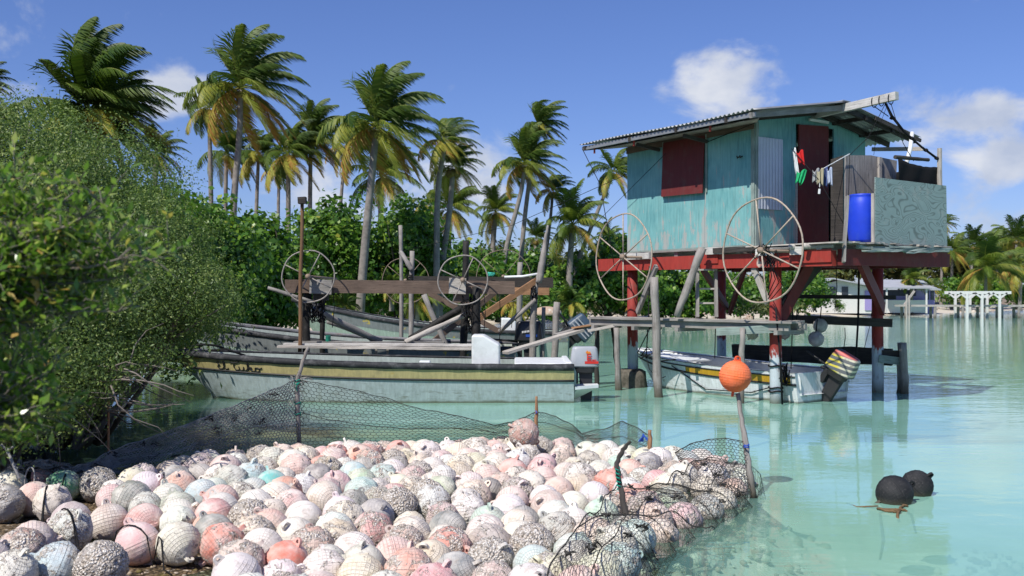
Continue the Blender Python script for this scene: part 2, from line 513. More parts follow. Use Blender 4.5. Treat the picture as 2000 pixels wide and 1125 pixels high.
def pole_mat():
    """drift-wood poles, dark and green where they stand in the water"""
    t = NT('pole_wood')
    uv = t.coord('UV', (1.5, 22, 1))
    g = t.noise(uv, 2.2, 6, .65, .5)
    geo = t.n('ShaderNodeNewGeometry'); sp = t.n('ShaderNodeSeparateXYZ'); t.l(geo.outputs['Position'], sp.inputs[0])
    c = t.mix(t.mapr(g, .3, .7), (.36, .335, .31), (.18, .165, .15))
    c = t.mix(t.mapr(t.noise(t.coord('Object'), 4, 5), .5, .68, 0, .6), c, (.12, .1, .085))
    c = t.mix(t.mapr(sp.outputs[2], .02, .3, .85, 0), c, (.06, .055, .035))
    return t.done(t.pr(c, .9, t.bump(g, .7, .01), .2))
M['pole'] = pole_mat()

def leaf_mat(name, dark, mid, light, brown, rough=.42, trans=.3, spec=.45):
    t = NT(name)
    uv = t.n('ShaderNodeTexCoord'); sp = t.n('ShaderNodeSeparateXYZ'); t.l(uv.outputs['UV'], sp.inputs[0])
    u = sp.outputs[0]
    cr = t.n('ShaderNodeValToRGB'); t.l(u, cr.inputs[0])
    e = cr.color_ramp.elements
    e[0].position = 0; e[0].color = (*dark, 1)
    e[1].position = .5; e[1].color = (*mid, 1)
    a = cr.color_ramp.elements.new(.86); a.color = (*light, 1)
    b = cr.color_ramp.elements.new(.97); b.color = (*brown, 1)
    p = t.pr(cr.outputs[0], rough, None, spec)
    tr = t.n('ShaderNodeBsdfTranslucent')
    t.l(t.mix(.5, cr.outputs[0], t.mix(1.0, cr.outputs[0], (1.3, 1.5, .5), 'MULTIPLY')), tr.inputs[0])
    ms = t.n('ShaderNodeMixShader'); ms.inputs[0].default_value = trans
    t.l(p, ms.inputs[1]); t.l(tr.outputs[0], ms.inputs[2])
    return t.done(ms.outputs[0])
M['palm_leaf'] = leaf_mat('palm_leaf', (.032, .072, .011), (.10, .155, .02), (.38, .36, .06), (.40, .20, .05), .5, .3, .3)
M['broad_leaf'] = leaf_mat('broad_leaf', (.022, .075, .010), (.085, .19, .022), (.23, .36, .045), (.42, .36, .05), .4, .38, .5)
M['fine_leaf'] = leaf_mat('fine_leaf', (.05, .09, .026), (.12, .195, .05), (.29, .36, .10), (.30, .29, .14), .5, .38, .4)
M['near_leaf'] = leaf_mat('near_leaf', (.06, .14, .02), (.16, .29, .045), (.46, .54, .14), (.6, .38, .12), .28, .42, .7)
M['far_leaf'] = leaf_mat('far_leaf', (.035, .06, .02), (.08, .10, .03), (.19, .2, .05), (.28, .22, .08), .5, .25, .4)
M['bark_palm'] = plain('bark_palm', (.30, .27, .24), .9, .45, .15, 5, 0, (.14, .12, .1), .6)
M['bark'] = plain('bark', (.24, .21, .18), .9, .4, .15, 9)
M['bark_dark'] = plain('bark_dark', (.10, .085, .07), .9, .4, .15, 9)

def buoy_mat(name, rib=1.0, bleach=.8, grow=1.0):
    """float plastic: own colour in Object color, amount of growth in its alpha"""
    t = NT(name)
    oi = t.n('ShaderNodeObjectInfo')
    tcn = t.n('ShaderNodeTexCoord')
    v = tcn.outputs['Object']
    off = t.n('ShaderNodeVectorMath', operation='ADD'); t.l(v, off.inputs[0])
    cm = t.n('ShaderNodeCombineXYZ'); r = t.math('MULTIPLY', oi.outputs['Random'], 37.0)
    for i in range(3): t.l(r, cm.inputs[i])
    t.l(cm.outputs[0], off.inputs[1]); vv = off.outputs[0]
    nrm = t.n('ShaderNodeVectorMath', operation='NORMALIZE'); t.l(v, nrm.inputs[0])
    sp = t.n('ShaderNodeSeparateXYZ'); t.l(nrm.outputs[0], sp.inputs[0])
    lon = t.math('ARCTAN2', sp.outputs[1], sp.outputs[0]); lat = t.math('ARCSINE', sp.outputs[2])
    a = t.mapr(t.math('ABSOLUTE', t.math('SUBTRACT', t.math('FRACT', t.math('MULTIPLY', t.math('ADD', lon, 4), 34/(2*PI))), .5)), .0, .16, 1, 0)
    b = t.mapr(t.math('ABSOLUTE', t.math('SUBTRACT', t.math('FRACT', t.math('MULTIPLY', t.math('ADD', lat, 4), 19/PI)), .5)), .0, .14, 1, 0)
    # ribs only on part of each float
    part = t.mapr(t.noise(vv, .8, 2), .40, .56, .1, 1.0)
    ribs = t.math('MULTIPLY', t.math('MULTIPLY', t.math('MAXIMUM', t.math('MULTIPLY', a, .7), b), rib), part)
    eq = t.mapr(t.math('ABSOLUTE', lat), .03, .05, 1, 0)
    amt = oi.outputs['Alpha']
    n1 = t.noise(vv, 1.9, 7, .72, .6)
    n2 = t.noise(vv, 1.1, 5, .6)
    n3 = t.noise(vv, 7, 4, .65)
    own = t.mix(.16*grow, oi.outputs['Color'], (.80, .75, .66))
    base = t.mix(t.mapr(n2, .36, .62, 0, bleach), own, t.mix(.72, own, (.88, .85, .80)))
    base = t.mix(t.mapr(n1, .36, .46, .5*grow, 0), base, (.42, .36, .30))
    base = t.mix(t.math('MULTIPLY', ribs, .22*grow), base, (.3, .26, .24))
    base = t.mix(t.mapr(n3, .58, .68, 0, .5*max(.15, grow)), base, (.5, .46, .42))
    base = t.mix(grow, base, t.mix(1.0, base, (.90, .87, .83), 'MULTIPLY'))
    # barnacle and worm growth
    vo = t.vor(vv, 9.5); vo2 = t.vor(vv, 19.0)
    thr = t.math('SUBTRACT', .70, t.math('MULTIPLY', amt, .33))
    gm = t.n('ShaderNodeMapRange'); t.l(n1, gm.inputs['Value']); t.l(thr, gm.inputs['From Min']); t.l(t.math('ADD', thr, .05), gm.inputs['From Max'])
    g = t.math('MULTIPLY', gm.outputs[0], grow)
    gc = t.mix(t.mapr(vo.outputs['Distance'], .18, .75), (.90, .86, .80), (.38, .32, .26))
    rc = t.n('ShaderNodeSeparateXYZ'); t.l(vo.outputs['Color'], rc.inputs[0])
    gc = t.mix(t.mapr(rc.outputs[0], .5, .95, 0, .6), gc, (.52, .43, .33))
    gc = t.mix(t.mapr(rc.outputs[1], .84, .87, 0, .7), gc, (.12, .10, .08))
    col = t.mix(t.math('MULTIPLY', g, .93), base, gc)
    gz = t.n('ShaderNodeNewGeometry'); spz = t.n('ShaderNodeSeparateXYZ'); t.l(gz.outputs['Position'], spz.inputs[0])
    wet = t.mapr(t.math('ADD', spz.outputs[2], t.math('MULTIPLY', n2, .09)), .035, .10, .75, 0)
    col = t.mix(wet, col, (.13, .105, .07))
    h = t.math('ADD', t.math('MULTIPLY', g, t.math('SUBTRACT', 1.6, t.math('MULTIPLY', vo.outputs['Distance'], 1.9))), t.math('MULTIPLY', ribs, .33))
    h = t.math('ADD', h, t.math('MULTIPLY', n3, .3)); h = t.math('SUBTRACT', h, t.math('MULTIPLY', eq, .5))
    h = t.math('ADD', h, t.math('MULTIPLY', t.math('MULTIPLY', g, vo2.outputs['Distance']), -.5))
    return t.done(t.pr(col, .72, t.bump(h, 1.0, .010), .25))
M['buoy'] = buoy_mat('buoy_plastic', 1.0)
M['buoy_smooth'] = buoy_mat('buoy_plastic_smooth', .12)
M['buoy_black'] = buoy_mat('buoy_black', .8, .03, .0)
M['buoy_orange'] = buoy_mat('buoy_orange', .9, .08, .2)

# ---------------------------------------------------------------- terrain and water
PILE = [G(*p, .1).xy for p in [(215,975),(250,945),(330,922),(420,903),(560,890),(640,882),(800,870),(930,862),(1100,864),(1290,885),(1385,888),(1445,915),(1452,945),(1422,978),(1300,1018),(1240,1080),(1165,1125),(1100,1180),(900,1230),(460,1190),(465,1100),(400,1062),(300,1030),(235,1010)]]
LEFT = [G(*p, .1).xy for p in [(-120,890),(10,900),(60,925),(205,950),(185,1010),(160,1060),(110,1110),(110,1200),(-150,1200)]]
def poly_in(p, poly):
    c = False; j = len(poly)-1
    for i in range(len(poly)):
        a, b = poly[i], poly[j]
        if (a.y > p[1]) != (b.y > p[1]) and p[0] < (b.x-a.x)*(p[1]-a.y)/(b.y-a.y)+a.x: c = not c
        j = i
    return c
def seg_d(p, a, b):
    ab = b-a; t = max(0, min(1, (p-a).dot(ab)/ab.length_squared)); q = a+ab*t
    return (p-q).length, q
def poly_d(p, poly):
    """signed distance, negative inside"""
    p = Vector((p[0], p[1])); best = 1e9; bq = None
    for i in range(len(poly)):
        d, q = seg_d(p, poly[i-1], poly[i])
        if d < best: best = d; bq = q
    return (-best if poly_in(p, poly) else best), bq
XL = [(-30, -5.5), (0, -5.2), (6, -5.6), (10, -7.0), (16, -9.4), (22, -10.5), (30, -9.5), (45, -8), (56, -5), (62, 0), (68, 5), (76, 16), (84, 30), (100, 46), (126, 66), (160, 120), (220, 400)]
def xl(Y):
    if Y <= XL[0][0]: return XL[0][1]
    for (a, b), (c, d) in zip(XL, XL[1:]):
        if Y <= c: return b+(d-b)*(Y-a)/(c-a)
    return 400
GRAV = [G(*p, 0).xy for p in [(-400,900),(0,890),(200,930),(300,945),(480,930),(640,960),(1150,1010),(1300,1060),(1380,1130),(1300,1600),(-900,1600)]]
def ground_h(X, Y):
    f = xl(Y)-X
    k = 0.10 if Y < 50 else 0.045
    h = max(-0.75 if Y < 40 else -1.0, min(.8, f*k))
    h += .05*noise.noise(Vector((X*.25, Y*.25, 0)))+.02*noise.noise(Vector((X*1.3, Y*1.3, 3)))
    if Y < 16 and Y > -5 and abs(X) < 9:
        dp = min(poly_d((X, Y), PILE)[0], poly_d((X, Y), GRAV)[0] if Y < 14 else 9)
        w = 1/(1+math.exp((dp-.35)*5))
        hp = -.045+.03*noise.noise(Vector((X*2.2, Y*2.2, 8)))
        if X < -1.2: hp += .05*min(1, (-1.2-X)/1.0)
        h = h*(1-w)+hp*w
    return h
xs = np.unique(np.concatenate([np.arange(-9, 9, .2), np.arange(-40, 60, 1.0), np.array([-400, -250, -150, -100, -70, -50, 70, 90, 120, 160, 220, 300, 420])]))
ys = np.unique(np.concatenate([np.arange(3, 16, .2), np.arange(-20, 30, .7), np.arange(30, 140, 1.5), np.array([-60, -40, 150, 170, 200, 250, 300, 400, 520])]))
HG = np.array([[ground_h(float(x), float(y)) for y in ys] for x in xs])
nx, ny = len(xs), len(ys)
XX, YY = np.meshgrid(xs, ys, indexing='ij')
ii, jj = np.meshgrid(np.arange(nx-1), np.arange(ny-1), indexing='ij')
a_ = (ii*ny+jj).ravel(); FG = np.stack([a_, a_+ny, a_+ny+1, a_+1], 1)
def ground_mat():
    t = NT('ground_sand')
    geo = t.n('ShaderNodeNewGeometry'); sp = t.n('ShaderNodeSeparateXYZ'); t.l(geo.outputs['Position'], sp.inputs[0])
    p = t.pos()
    at = t.n('ShaderNodeAttribute', attribute_name='gravel')
    n = t.noise(p, 1.2, 6, .6); nf = t.noise(p, 14, 5, .7); nb = t.noise(p, .35, 4)
    sand = t.mix(t.mapr(nf, .3, .7), (.60, .54, .44), (.48, .42, .33))
    litter = t.mix(t.mapr(nf, .35, .65), (.13, .095, .06), (.32, .26, .19))
    land = t.mix(t.mapr(t.math('ADD', sp.outputs[2], t.math('MULTIPLY', n, .4)), .5, .75), sand, litter)
    bed = t.mix(t.mapr(n, .4, .62), (.74, .72, .60), (.56, .56, .44))
    bed = t.mix(t.mapr(nb, .60, .72, 0, .6), bed, (.24, .25, .17))
    c = t.mix(t.mapr(sp.outputs[2], -.08, .02), bed, land)
    vo = t.vor(p, 38)
    rc = t.n('ShaderNodeSeparateXYZ'); t.l(vo.outputs['Color'], rc.inputs[0])
    gcol = t.mix(t.mapr(rc.outputs[0], .2, .9), (.10, .068, .035), (.24, .17, .10))
    gcol = t.mix(t.mapr(rc.outputs[1], .86, .9), gcol, (.5, .42, .34))
    gcol = t.mix(t.mapr(vo.outputs['Distance'], .35, .7), gcol, (.04, .03, .018))
    gcol = t.mix(t.mapr(n, .52, .62, 0, .7), gcol, (.17, .14, .03))
    bank_shade = t.n('ShaderNodeAttribute', attribute_name='bank_shade').outputs['Fac']
    c = t.mix(bank_shade, c, t.mix(t.mapr(nf, .3, .7), (.035, .032, .018), (.09, .075, .045)))  # bed colour darkened to stand in for shade and reflected foliage
    g = t.math('MULTIPLY', at.outputs['Fac'], 1.0)
    c = t.mix(g, c, gcol)
    h = t.math('ADD', nf, t.math('MULTIPLY', t.math('SUBTRACT', 1.0, vo.outputs['Distance']), g))
    return t.done(t.pr(c, .85, t.bump(h, .6, .02), .25))
V = np.stack([XX.ravel(), YY.ravel(), HG.ravel()], 1)
ground = np_mesh('ground', V, FG, ground_mat(), smooth=True, origin=Vector((0, 0, 0)))
tag(ground, 'pale coral sand and gravel ground under and around the lagoon', 'ground', None, 'structure')
gv = []
for x in xs:
    for y in ys:
        if 3 <= y <= 16 and abs(x) < 9:
            d = min(poly_d((x, y), GRAV)[0], poly_d((x, y), PILE)[0]); gv.append(max(0, min(1, .5-d*1.6)))
        elif y < 3 and abs(x) < 9: gv.append(1)
        else: gv.append(0)
at = ground.data.attributes.new('gravel', 'FLOAT', 'POINT'); at.data.foreach_set('value', gv)
def bank_shade_at(x, y):  # mask of the shade painted into bed and water near the left bank
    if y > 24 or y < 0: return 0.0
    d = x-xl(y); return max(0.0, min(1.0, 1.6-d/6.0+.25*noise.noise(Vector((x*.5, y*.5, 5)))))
BANK_SHADE = [bank_shade_at(float(x), float(y)) for x in xs for y in ys]
at = ground.data.attributes.new('bank_shade', 'FLOAT', 'POINT'); at.data.foreach_set('value', BANK_SHADE)

def water_mat():
    t = NT('lagoon_water')
    p = t.pos()
    dep = t.n('ShaderNodeAttribute', attribute_name='depth').outputs['Fac']
    geo = t.n('ShaderNodeNewGeometry')
    # ripples: short and long crested across the wind
    r1 = t.noise(t.pos((1.0, 2.6, 1)), 2.3, 3, .5, .4)
    r2 = t.noise(t.pos((.35, 1.3, 1)), 1.0, 4, .5, .3)
    r3 = t.noise(t.pos((1.6, 3.2, 1)), 9.0, 2, .5)
    calm = t.mapr(t.noise(t.pos((.05, .16, 1)), 1.0, 3, .5), .42, .58, .35, 1.0)
    far = t.mapr(t.n('ShaderNodeSeparateXYZ').outputs[1], 12, 30, .36, 1.0)
    h = t.math('ADD', t.math('MULTIPLY', r1, .030), t.math('MULTIPLY', r2, .055))
    h = t.math('ADD', h, t.math('MULTIPLY', t.math('MULTIPLY', r3, .005), calm))
    spf = [n for n in t.t.nodes if n.bl_idname == 'ShaderNodeSeparateXYZ'][-1]; t.l(geo.outputs['Position'], spf.inputs[0])
    h = t.math('MULTIPLY', h, far)
    nb = t.n('ShaderNodeBump'); t.l(h, nb.inputs['Height']); nb.inputs['Strength'].default_value = .21; nb.inputs['Distance'].default_value = 1.0
    fr = t.n('ShaderNodeFresnel'); fr.inputs['IOR'].default_value = 1.33; t.l(nb.outputs[0], fr.inputs['Normal'])
    gl = t.n('ShaderNodeBsdfGlossy'); gl.inputs['Roughness'].default_value = .015; gl.inputs['Color'].default_value = (1, 1, 1, 1)
    t.l(nb.outputs[0], gl.inputs['Normal'])
    dot = t.n('ShaderNodeVectorMath', operation='DOT_PRODUCT'); t.l(geo.outputs['Incoming'], dot.inputs[0]); t.l(geo.outputs['True Normal'], dot.inputs[1])
    ca = t.math('MAXIMUM', t.math('ABSOLUTE', dot.outputs['Value']), .25)
    bank_shade = t.n('ShaderNodeAttribute', attribute_name='bank_shade').outputs['Fac']
    path = t.math('MULTIPLY', t.math('DIVIDE', dep, ca), t.math('SUBTRACT', 1.0, t.math('MULTIPLY', bank_shade, .8)))  # pale scatter cut near the left bank so the water looks shaded
    fac = t.math('SUBTRACT', 1.0, t.math('EXPONENT', t.math('MULTIPLY', path, -.45)))
    patch = t.noise(t.pos((.08, .2, 1)), 1.0, 4, .55)
    sc = t.mix(t.mapr(patch, .4, .6), (.31, .60, .50), (.25, .51, .40))
    sc = t.mix(t.mapr(t.noise(t.pos((.1, .35, 1)), 1.3, 4, .6), .58, .68, 0, .5), sc, (.12, .20, .15))
    df = t.n('ShaderNodeBsdfDiffuse'); t.l(sc, df.inputs[0])
    tr = t.n('ShaderNodeBsdfTransparent'); tr.inputs[0].default_value = (.80, .97, .93, 1)
    body = t.n('ShaderNodeMixShader'); t.l(fac, body.inputs[0]); t.l(tr.outputs[0], body.inputs[1]); t.l(df.outputs[0], body.inputs[2])
    ms = t.n('ShaderNodeMixShader'); t.l(fr.outputs[0], ms.inputs[0]); t.l(body.outputs[0], ms.inputs[1]); t.l(gl.outputs[0], ms.inputs[2])
    return t.done(ms.outputs[0])
V = np.stack([XX.ravel(), YY.ravel(), np.zeros(nx*ny)], 1)
water = np_mesh('water', V, FG, water_mat(), smooth=False, origin=Vector((0, 0, 0)))
tag(water, 'clear turquoise lagoon water with light ripples', 'water', None, 'structure')
at = water.data.attributes.new('bank_shade', 'FLOAT', 'POINT'); at.data.foreach_set('value', BANK_SHADE)
at = water.data.attributes.new('depth', 'FLOAT', 'POINT'); at.data.foreach_set('value', np.maximum(0, -HG.ravel()).astype(np.float32))

# rubble and gravel underfoot at the front left
def stones(name, pts, rmin, rmax, mat, label, cat, kind='stuff'):
    ph = []
    base = [(0, 0, 1), (.85, 0, .4), (.26, .8, .4), (-.7, .5, .4), (-.7, -.5, .4), (.26, -.8, .4), (.7, .5, -.4), (-.26, .8, -.4), (-.85, 0, -.4), (-.26, -.8, -.4), (.7, -.5, -.4), (0, 0, -1)]
    fc = [(0,1,2),(0,2,3),(0,3,4),(0,4,5),(0,5,1),(1,6,2),(2,7,3),(3,8,4),(4,9,5),(5,10,1),(1,10,6),(2,6,7),(3,7,8),(4,8,9),(5,9,10),(11,7,6),(11,8,7),(11,9,8),(11,10,9),(11,6,10)]
    B = np.array(base); Fc = np.array(fc); VS = []; FS = []; UV = []
    for i, (x, y, z) in enumerate(pts):
        r = rmin+(rmax-rmin)*random.random()**3
        s = np.array([r*random.uniform(.7, 1.3), r*random.uniform(.7, 1.3), r*random.uniform(.5, .9)])
        a = random.uniform(0, 6.28); ca, sa = math.cos(a), math.sin(a)
        v = B*s*(1+np.random.uniform(-.2, .2, (12, 1)))
        v = np.stack([v[:, 0]*ca-v[:, 1]*sa, v[:, 0]*sa+v[:, 1]*ca, v[:, 2]], 1)+np.array([x, y, z])
        VS.append(v); FS.append(Fc+12*i); UV.append(np.full((60, 2), random.random()))
    o = np_mesh(name, np.concatenate(VS), np.concatenate(FS), mat, np.concatenate(UV), smooth=True)
    return tag(o, label, cat, None, kind)
def stone_mat(name, cols):
    t = NT(name)
    uv = t.n('ShaderNodeTexCoord'); sp = t.n('ShaderNodeSeparateXYZ'); t.l(uv.outputs['UV'], sp.inputs[0])
    cr = t.n('ShaderNodeValToRGB'); t.l(sp.outputs[0], cr.inputs[0]); cr.color_ramp.interpolation = 'CONSTANT'
    e = cr.color_ramp.elements
    e[0].position = 0; e[0].color = (*cols[0], 1); e[1].position = 1.0/len(cols); e[1].color = (*cols[1], 1)
    for i, c in enumerate(cols[2:]):
        q = e.new((i+2)/len(cols)); q.color = (*c, 1)
    n = t.noise(t.coord('Object'), 60, 4, .7)
    c = t.mix(t.mapr(n, .35, .7, 0, .6), cr.outputs[0], t.mix(1, cr.outputs[0], (.45, .42, .38), 'MULTIPLY'))
    return t.done(t.pr(c, .75, t.bump(n, .5, .01), .3))
M['gravel'] = stone_mat('gravel', [(.16, .11, .06), (.26, .19, .12), (.11, .08, .045), (.42, .34, .25), (.15, .12, .04), (.17, .12, .08), (.42, .34, .28), (.1, .08, .05)])
M['rubble'] = stone_mat('rubble', [(.5, .45, .38), (.36, .31, .26), (.6, .54, .46), (.4, .3, .24), (.25, .22, .18)])
gp = []
while len(gp) < 5200:
    x = random.uniform(-3.6, .8); y = random.uniform(4.6, 9.6)
    if poly_d((x, y), GRAV)[0] < .2: gp.append((x, y, ground_h(x, y)+random.uniform(-.004, .006)))
stones('gravel', gp, .006, .028, M['gravel'], 'wet brown coral gravel between the heaps of buoys', 'gravel')
# ---------------------------------------------------------------- buoys
def float_mesh(name, kind, seed):
    """ribbed hollow float, poles along local z, radius 1"""
    rnd = random.Random(seed)
    bm_v = []; bm_f = []
    nu, nv = (40, 26)
    V = []
    for j in range(nv+1):
        lat = -PI/2+PI*j/nv
        for i in range(nu):
            lon = 2*PI*i/nu
            d = Vector((math.cos(lat)*math.cos(lon), math.cos(lat)*math.sin(lon), math.sin(lat)))
            r = 1.0
            r += .012*(1 if j % 2 == 0 else 0)+(.01 if i % 4 == 0 else 0)
            if abs(lat) < .07: r += .035
            if kind >= 1:
                q = Vector((seed*3.1, 0, 0))
                n = noise.fractal(d*2.6+q, 1.0, 2.0, 4)
                m = max(0, min(1, (n+(-.12 if kind == 1 else .28))*5))
                r += m*(.035+.07*max(0, noise.cell(d*15+q)-.2)*(1.2 if kind == 2 else .8)+.04*noise.noise(d*11+q))
            if kind == 2: r += .045*noise.noise(d*3.2+Vector((seed, 2, 2)))
            V.append(tuple(d*r))
    F = []
    for j in range(nv):
        for i in range(nu):
            k = (i+1) % nu; F.append((j*nu+i, j*nu+k, (j+1)*nu+k, (j+1)*nu+i))
    me = bpy.data.meshes.new(name); me.from_pydata(V, [], F); me.update()
    me.polygons.foreach_set('use_smooth', [True]*len(me.polygons))
    me.validate()
    return me
def lug_mesh():
    """flat ear with a hole, standing on the pole of the float"""
    mb = MB(); n = 14; t = .07
    outer = []; inner = []
    for i in range(n+1):
        a = -PI*.12+PI*1.24*i/n
        outer.append((.20*math.cos(a), 1.12+.19*math.sin(a))); inner.append((.085*math.cos(a), 1.15+.085*math.sin(a)))
    outer[0] = (.26, .95); outer[-1] = (-.26, .95); inner[0] = (.06, 1.08); inner[-1] = (-.06, 1.08)
    for s in (-1, 1):
        for i in range(n):
            q = [outer[i], outer[i+1], inner[i+1], inner[i]]
            P = [Vector((x, s*t, z)) for x, z in q]
            mb.quad(*(P if s > 0 else P[::-1]))
        q = [outer[0], inner[0], inner[-1], outer[-1]]; P = [Vector((x, s*t, z)) for x, z in q]; mb.quad(*(P if s < 0 else P[::-1]))
    for L, sg in ((outer, 1), (inner, -1)):
        for i in range(n):
            a, b = L[i], L[i+1]; P = [Vector((a[0], -t, a[1])), Vector((b[0], -t, b[1])), Vector((b[0], t, b[1])), Vector((a[0], t, a[1]))]
            mb.quad(*(P if sg > 0 else P[::-1]))
    me = bpy.data.meshes.new('lug'); me.from_pydata([tuple(v) for v in mb.v], [], mb.f); me.materials.append(M['buoy_smooth']); me.update(); return me
FM = {}
for kind, cnt in ((0, 2), (1, 4), (2, 4)):
    FM[kind] = [float_mesh('float_shell', kind, 3+kind*10+i) for i in range(cnt)]
    for me in FM[kind]: me.materials.append(M['buoy'])
FSM = FM[0][0].copy(); FSM.materials.clear(); FSM.materials.append(M['buoy_smooth'])
FBL = FM[0][1].copy(); FBL.materials.clear(); FBL.materials.append(M['buoy_black'])
FOR = FM[0][1].copy(); FOR.materials.clear(); FOR.materials.append(M['buoy_orange'])
LUG = lug_mesh(); LUGB = LUG.copy(); LUGB.materials.clear(); LUGB.materials.append(M['buoy_black'])
LUGO = LUG.copy(); LUGO.materials.clear(); LUGO.materials.append(M['orange_buoy'])
def buoy_at(c, r, col, crust, label, group, nl=2, rot=None, me=None, lug=None, name='buoy', cat='buoy'):
    if me is None:
        kind = 0 if crust < .3 else (1 if crust < .72 else 2)
        me = random.choice(FM[kind])
    o = bpy.data.objects.new(name, me); COL.objects.link(o)
    o.location = c; o.scale = (r, r, r)
    if rot is None:
        ax = Vector((random.gauss(0, 1), random.gauss(0, 1)-.5, random.gauss(.3, 1))).normalized()
        rot = (ax.to_track_quat('Z', 'Y') @ Matrix.Rotation(random.uniform(0, 6.28), 4, 'Z').to_quaternion())
    o.rotation_mode = 'QUATERNION'; o.rotation_quaternion = rot
    o.color = (*col, crust)
    for k in range(nl):
        l = bpy.data.objects.new('lug', lug or LUG); COL.objects.link(l); l.parent = o
        l.rotation_euler = (PI*k, 0, random.uniform(0, 3)); l.color = (*col, crust*.5)
    return tag(o, label, cat, group)

PAL = {'pale pink': (.74, .48, .45), 'pink': (.70, .30, .31), 'dusty pink': (.66, .46, .43), 'white': (.82, .81, .79), 'off-white': (.76, .72, .67), 'cream': (.78, .69, .54), 'beige': (.66, .56, .44),
       'salmon': (.70, .30, .22), 'coral red': (.70, .13, .08), 'slate grey': (.17, .185, .21), 'light grey': (.54, .54, .53), 'pale blue': (.46, .63, .68), 'pale green': (.40, .52, .38),
       'mint': (.44, .66, .58), 'turquoise': (.07, .52, .46), 'green': (.03, .36, .14), 'rusty red': (.40, .10, .06), 'mauve': (.42, .31, .33)}
FIX = [  # px, py (centre), diameter px, colour, growth, extra
 (12,905,62,'rusty red',.8),(66,965,68,'dusty pink',.12),(95,942,58,'coral red',.4),(18,965,64,'cream',.3),(10,993,74,'slate grey',.6),(103,992,70,'cream',.4),(140,962,62,'green',.42),(186,960,60,'slate grey',.72),
 (152,1015,76,'mauve',.1),(122,1060,80,'off-white',.68),(28,1070,92,'rusty red',.7),(76,1072,78,'pale pink',.35),(100,1122,74,'pale blue',.5),(-6,1112,66,'mauve',.4),(40,1135,70,'white',.5),(196,1122,66,'slate grey',.95),
 (237,990,76,'dusty pink',.15),(258,1005,76,'pink',.2),(298,1040,84,'pale pink',.2),(345,1072,84,'cream',.36),(250,955,58,'beige',.12),(285,966,62,'white',.08),(330,935,52,'dusty pink',.1),(345,952,56,'slate grey',.4),(352,968,56,'salmon',.3),
 (348,1003,72,'pale green',.42),(398,985,56,'pale blue',.1),(428,993,66,'pink',.1),(412,1022,72,'pink',.12),(420,1057,76,'slate grey',.2),(488,1028,72,'light grey',.95),(505,1000,64,'off-white',.3),(497,1083,84,'white',.05),(522,1042,66,'pale pink',.05),
 (566,1055,66,'white',.12),(592,1020,74,'white',.06),(561,1104,88,'coral red',.0),(531,957,58,'turquoise',.0),(557,972,64,'salmon',.3),(562,998,64,'pale pink',.35),(613,1078,66,'salmon',.72),(686,1082,84,'white',.08),(640,1122,80,'white',.4),
 (702,1134,92,'cream',.3),(765,1088,86,'pale pink',.2),(727,1045,72,'pink',.68),(655,1040,70,'white',.1),(668,1008,70,'white',.05),(802,1050,72,'cream',.35),(838,1100,84,'beige',.25),(880,1078,76,'coral red',.7),(874,1037,74,'slate grey',.1),
 (890,1124,86,'slate grey',.05),(955,1002,74,'mint',.12),(950,1045,78,'off-white',.3),(958,1095,84,'off-white',.98),(1036,1072,84,'light grey',.98),(1012,1027,76,'cream',.12),(1084,1012,72,'white',.3),(1090,1045,76,'light grey',.6),(1122,1052,84,'mint',.2),
 (1130,1108,96,'pale pink',.25),(1242,1050,74,'pale blue',.2),(1175,1000,72,'mint',.15),(1285,922,62,'pink',.2),(1340,907,54,'pale blue',.2),(742,1008,66,'slate grey',.15),(690,925,60,'pale blue',.08),(858,965,60,'pale green',.3),(705,905,62,'pale green',.35),
 (655,893,54,'coral red',.5),(1245,975,66,'salmon',.3),(1190,945,62,'coral red',.5),(1230,905,58,'salmon',.25),(770,1000,70,'light grey',.98),(838,975,62,'light grey',.95),(1000,925,58,'pink',.1),(1090,965,64,'pale pink',.2),(780,880,50,'pink',.08),(820,880,50,'white',.05)]
S = []   # x, y, z, r, colour, growth, fixed
for (px, py, dia, cn, gr) in FIX:
    r = .142 if gr < .6 else .150
    d = FP*2*r/dia; zc = CH+(575-py)/FP*d
    if zc < .08 or zc > .32:
        zc = min(.30, max(.09, zc)); d = (CH-zc)*FP/(py-575)
    S.append([(px-1000)/FP*d, d, zc, r, cn, gr, 1])
# the rust-orange one sitting high at the back
S.append([W(1023, 868, 10.6).x, 10.6, .33, .158, 'rusty red', .62, 2])
rnd = random.Random(11)
cols = ['pale pink']*15+['pink']*3+['dusty pink']*10+['white']*22+['off-white']*20+['cream']*12+['beige']*8+['salmon']*3+['coral red']*1+['slate grey']*3+['light grey']*5+['pale blue']*3+['pale green']*2+['mint']*1+['mauve']*2
def infill(poly, n, zmax):
    x0 = min(p.x for p in poly); x1 = max(p.x for p in poly); y0 = min(p.y for p in poly); y1 = max(p.y for p in poly); k = 0; tries = 0
    while k < n and tries < 60000:
        tries += 1
        x = rnd.uniform(x0, x1); y = rnd.uniform(y0, min(y1, 12.5))
        if not poly_in((x, y), poly): continue
        m = min(((x-s[0])**2+(y-s[1])**2)**.5 for s in S)
        if m < (.235 if tries < 30000 else .15): continue
        gr = rnd.choice([.05, .1, .2, .25, .3, .35, .4, .45, .5, .5, .55, .6, .65, .8]); S.append([x, y, rnd.uniform(.12, .26), rnd.uniform(.122, .154), rnd.choice(cols), gr, 0]); k += 1
infill(PILE, 212, .3)
NMAIN = len(S)
infill(LEFT, 0, .3)
Pp = np.array([s[:3] for s in S]); Rr = np.array([s[3] for s in S]); Wt = np.array([{0: 1.0, 1: .12, 2: .0}[s[6]] for s in S])
floorz = np.array([ground_h(p[0], p[1]) for p in Pp])
side = [poly_d((p[0], p[1]), LEFT)[0] < poly_d((p[0], p[1]), PILE)[0] for p in Pp]
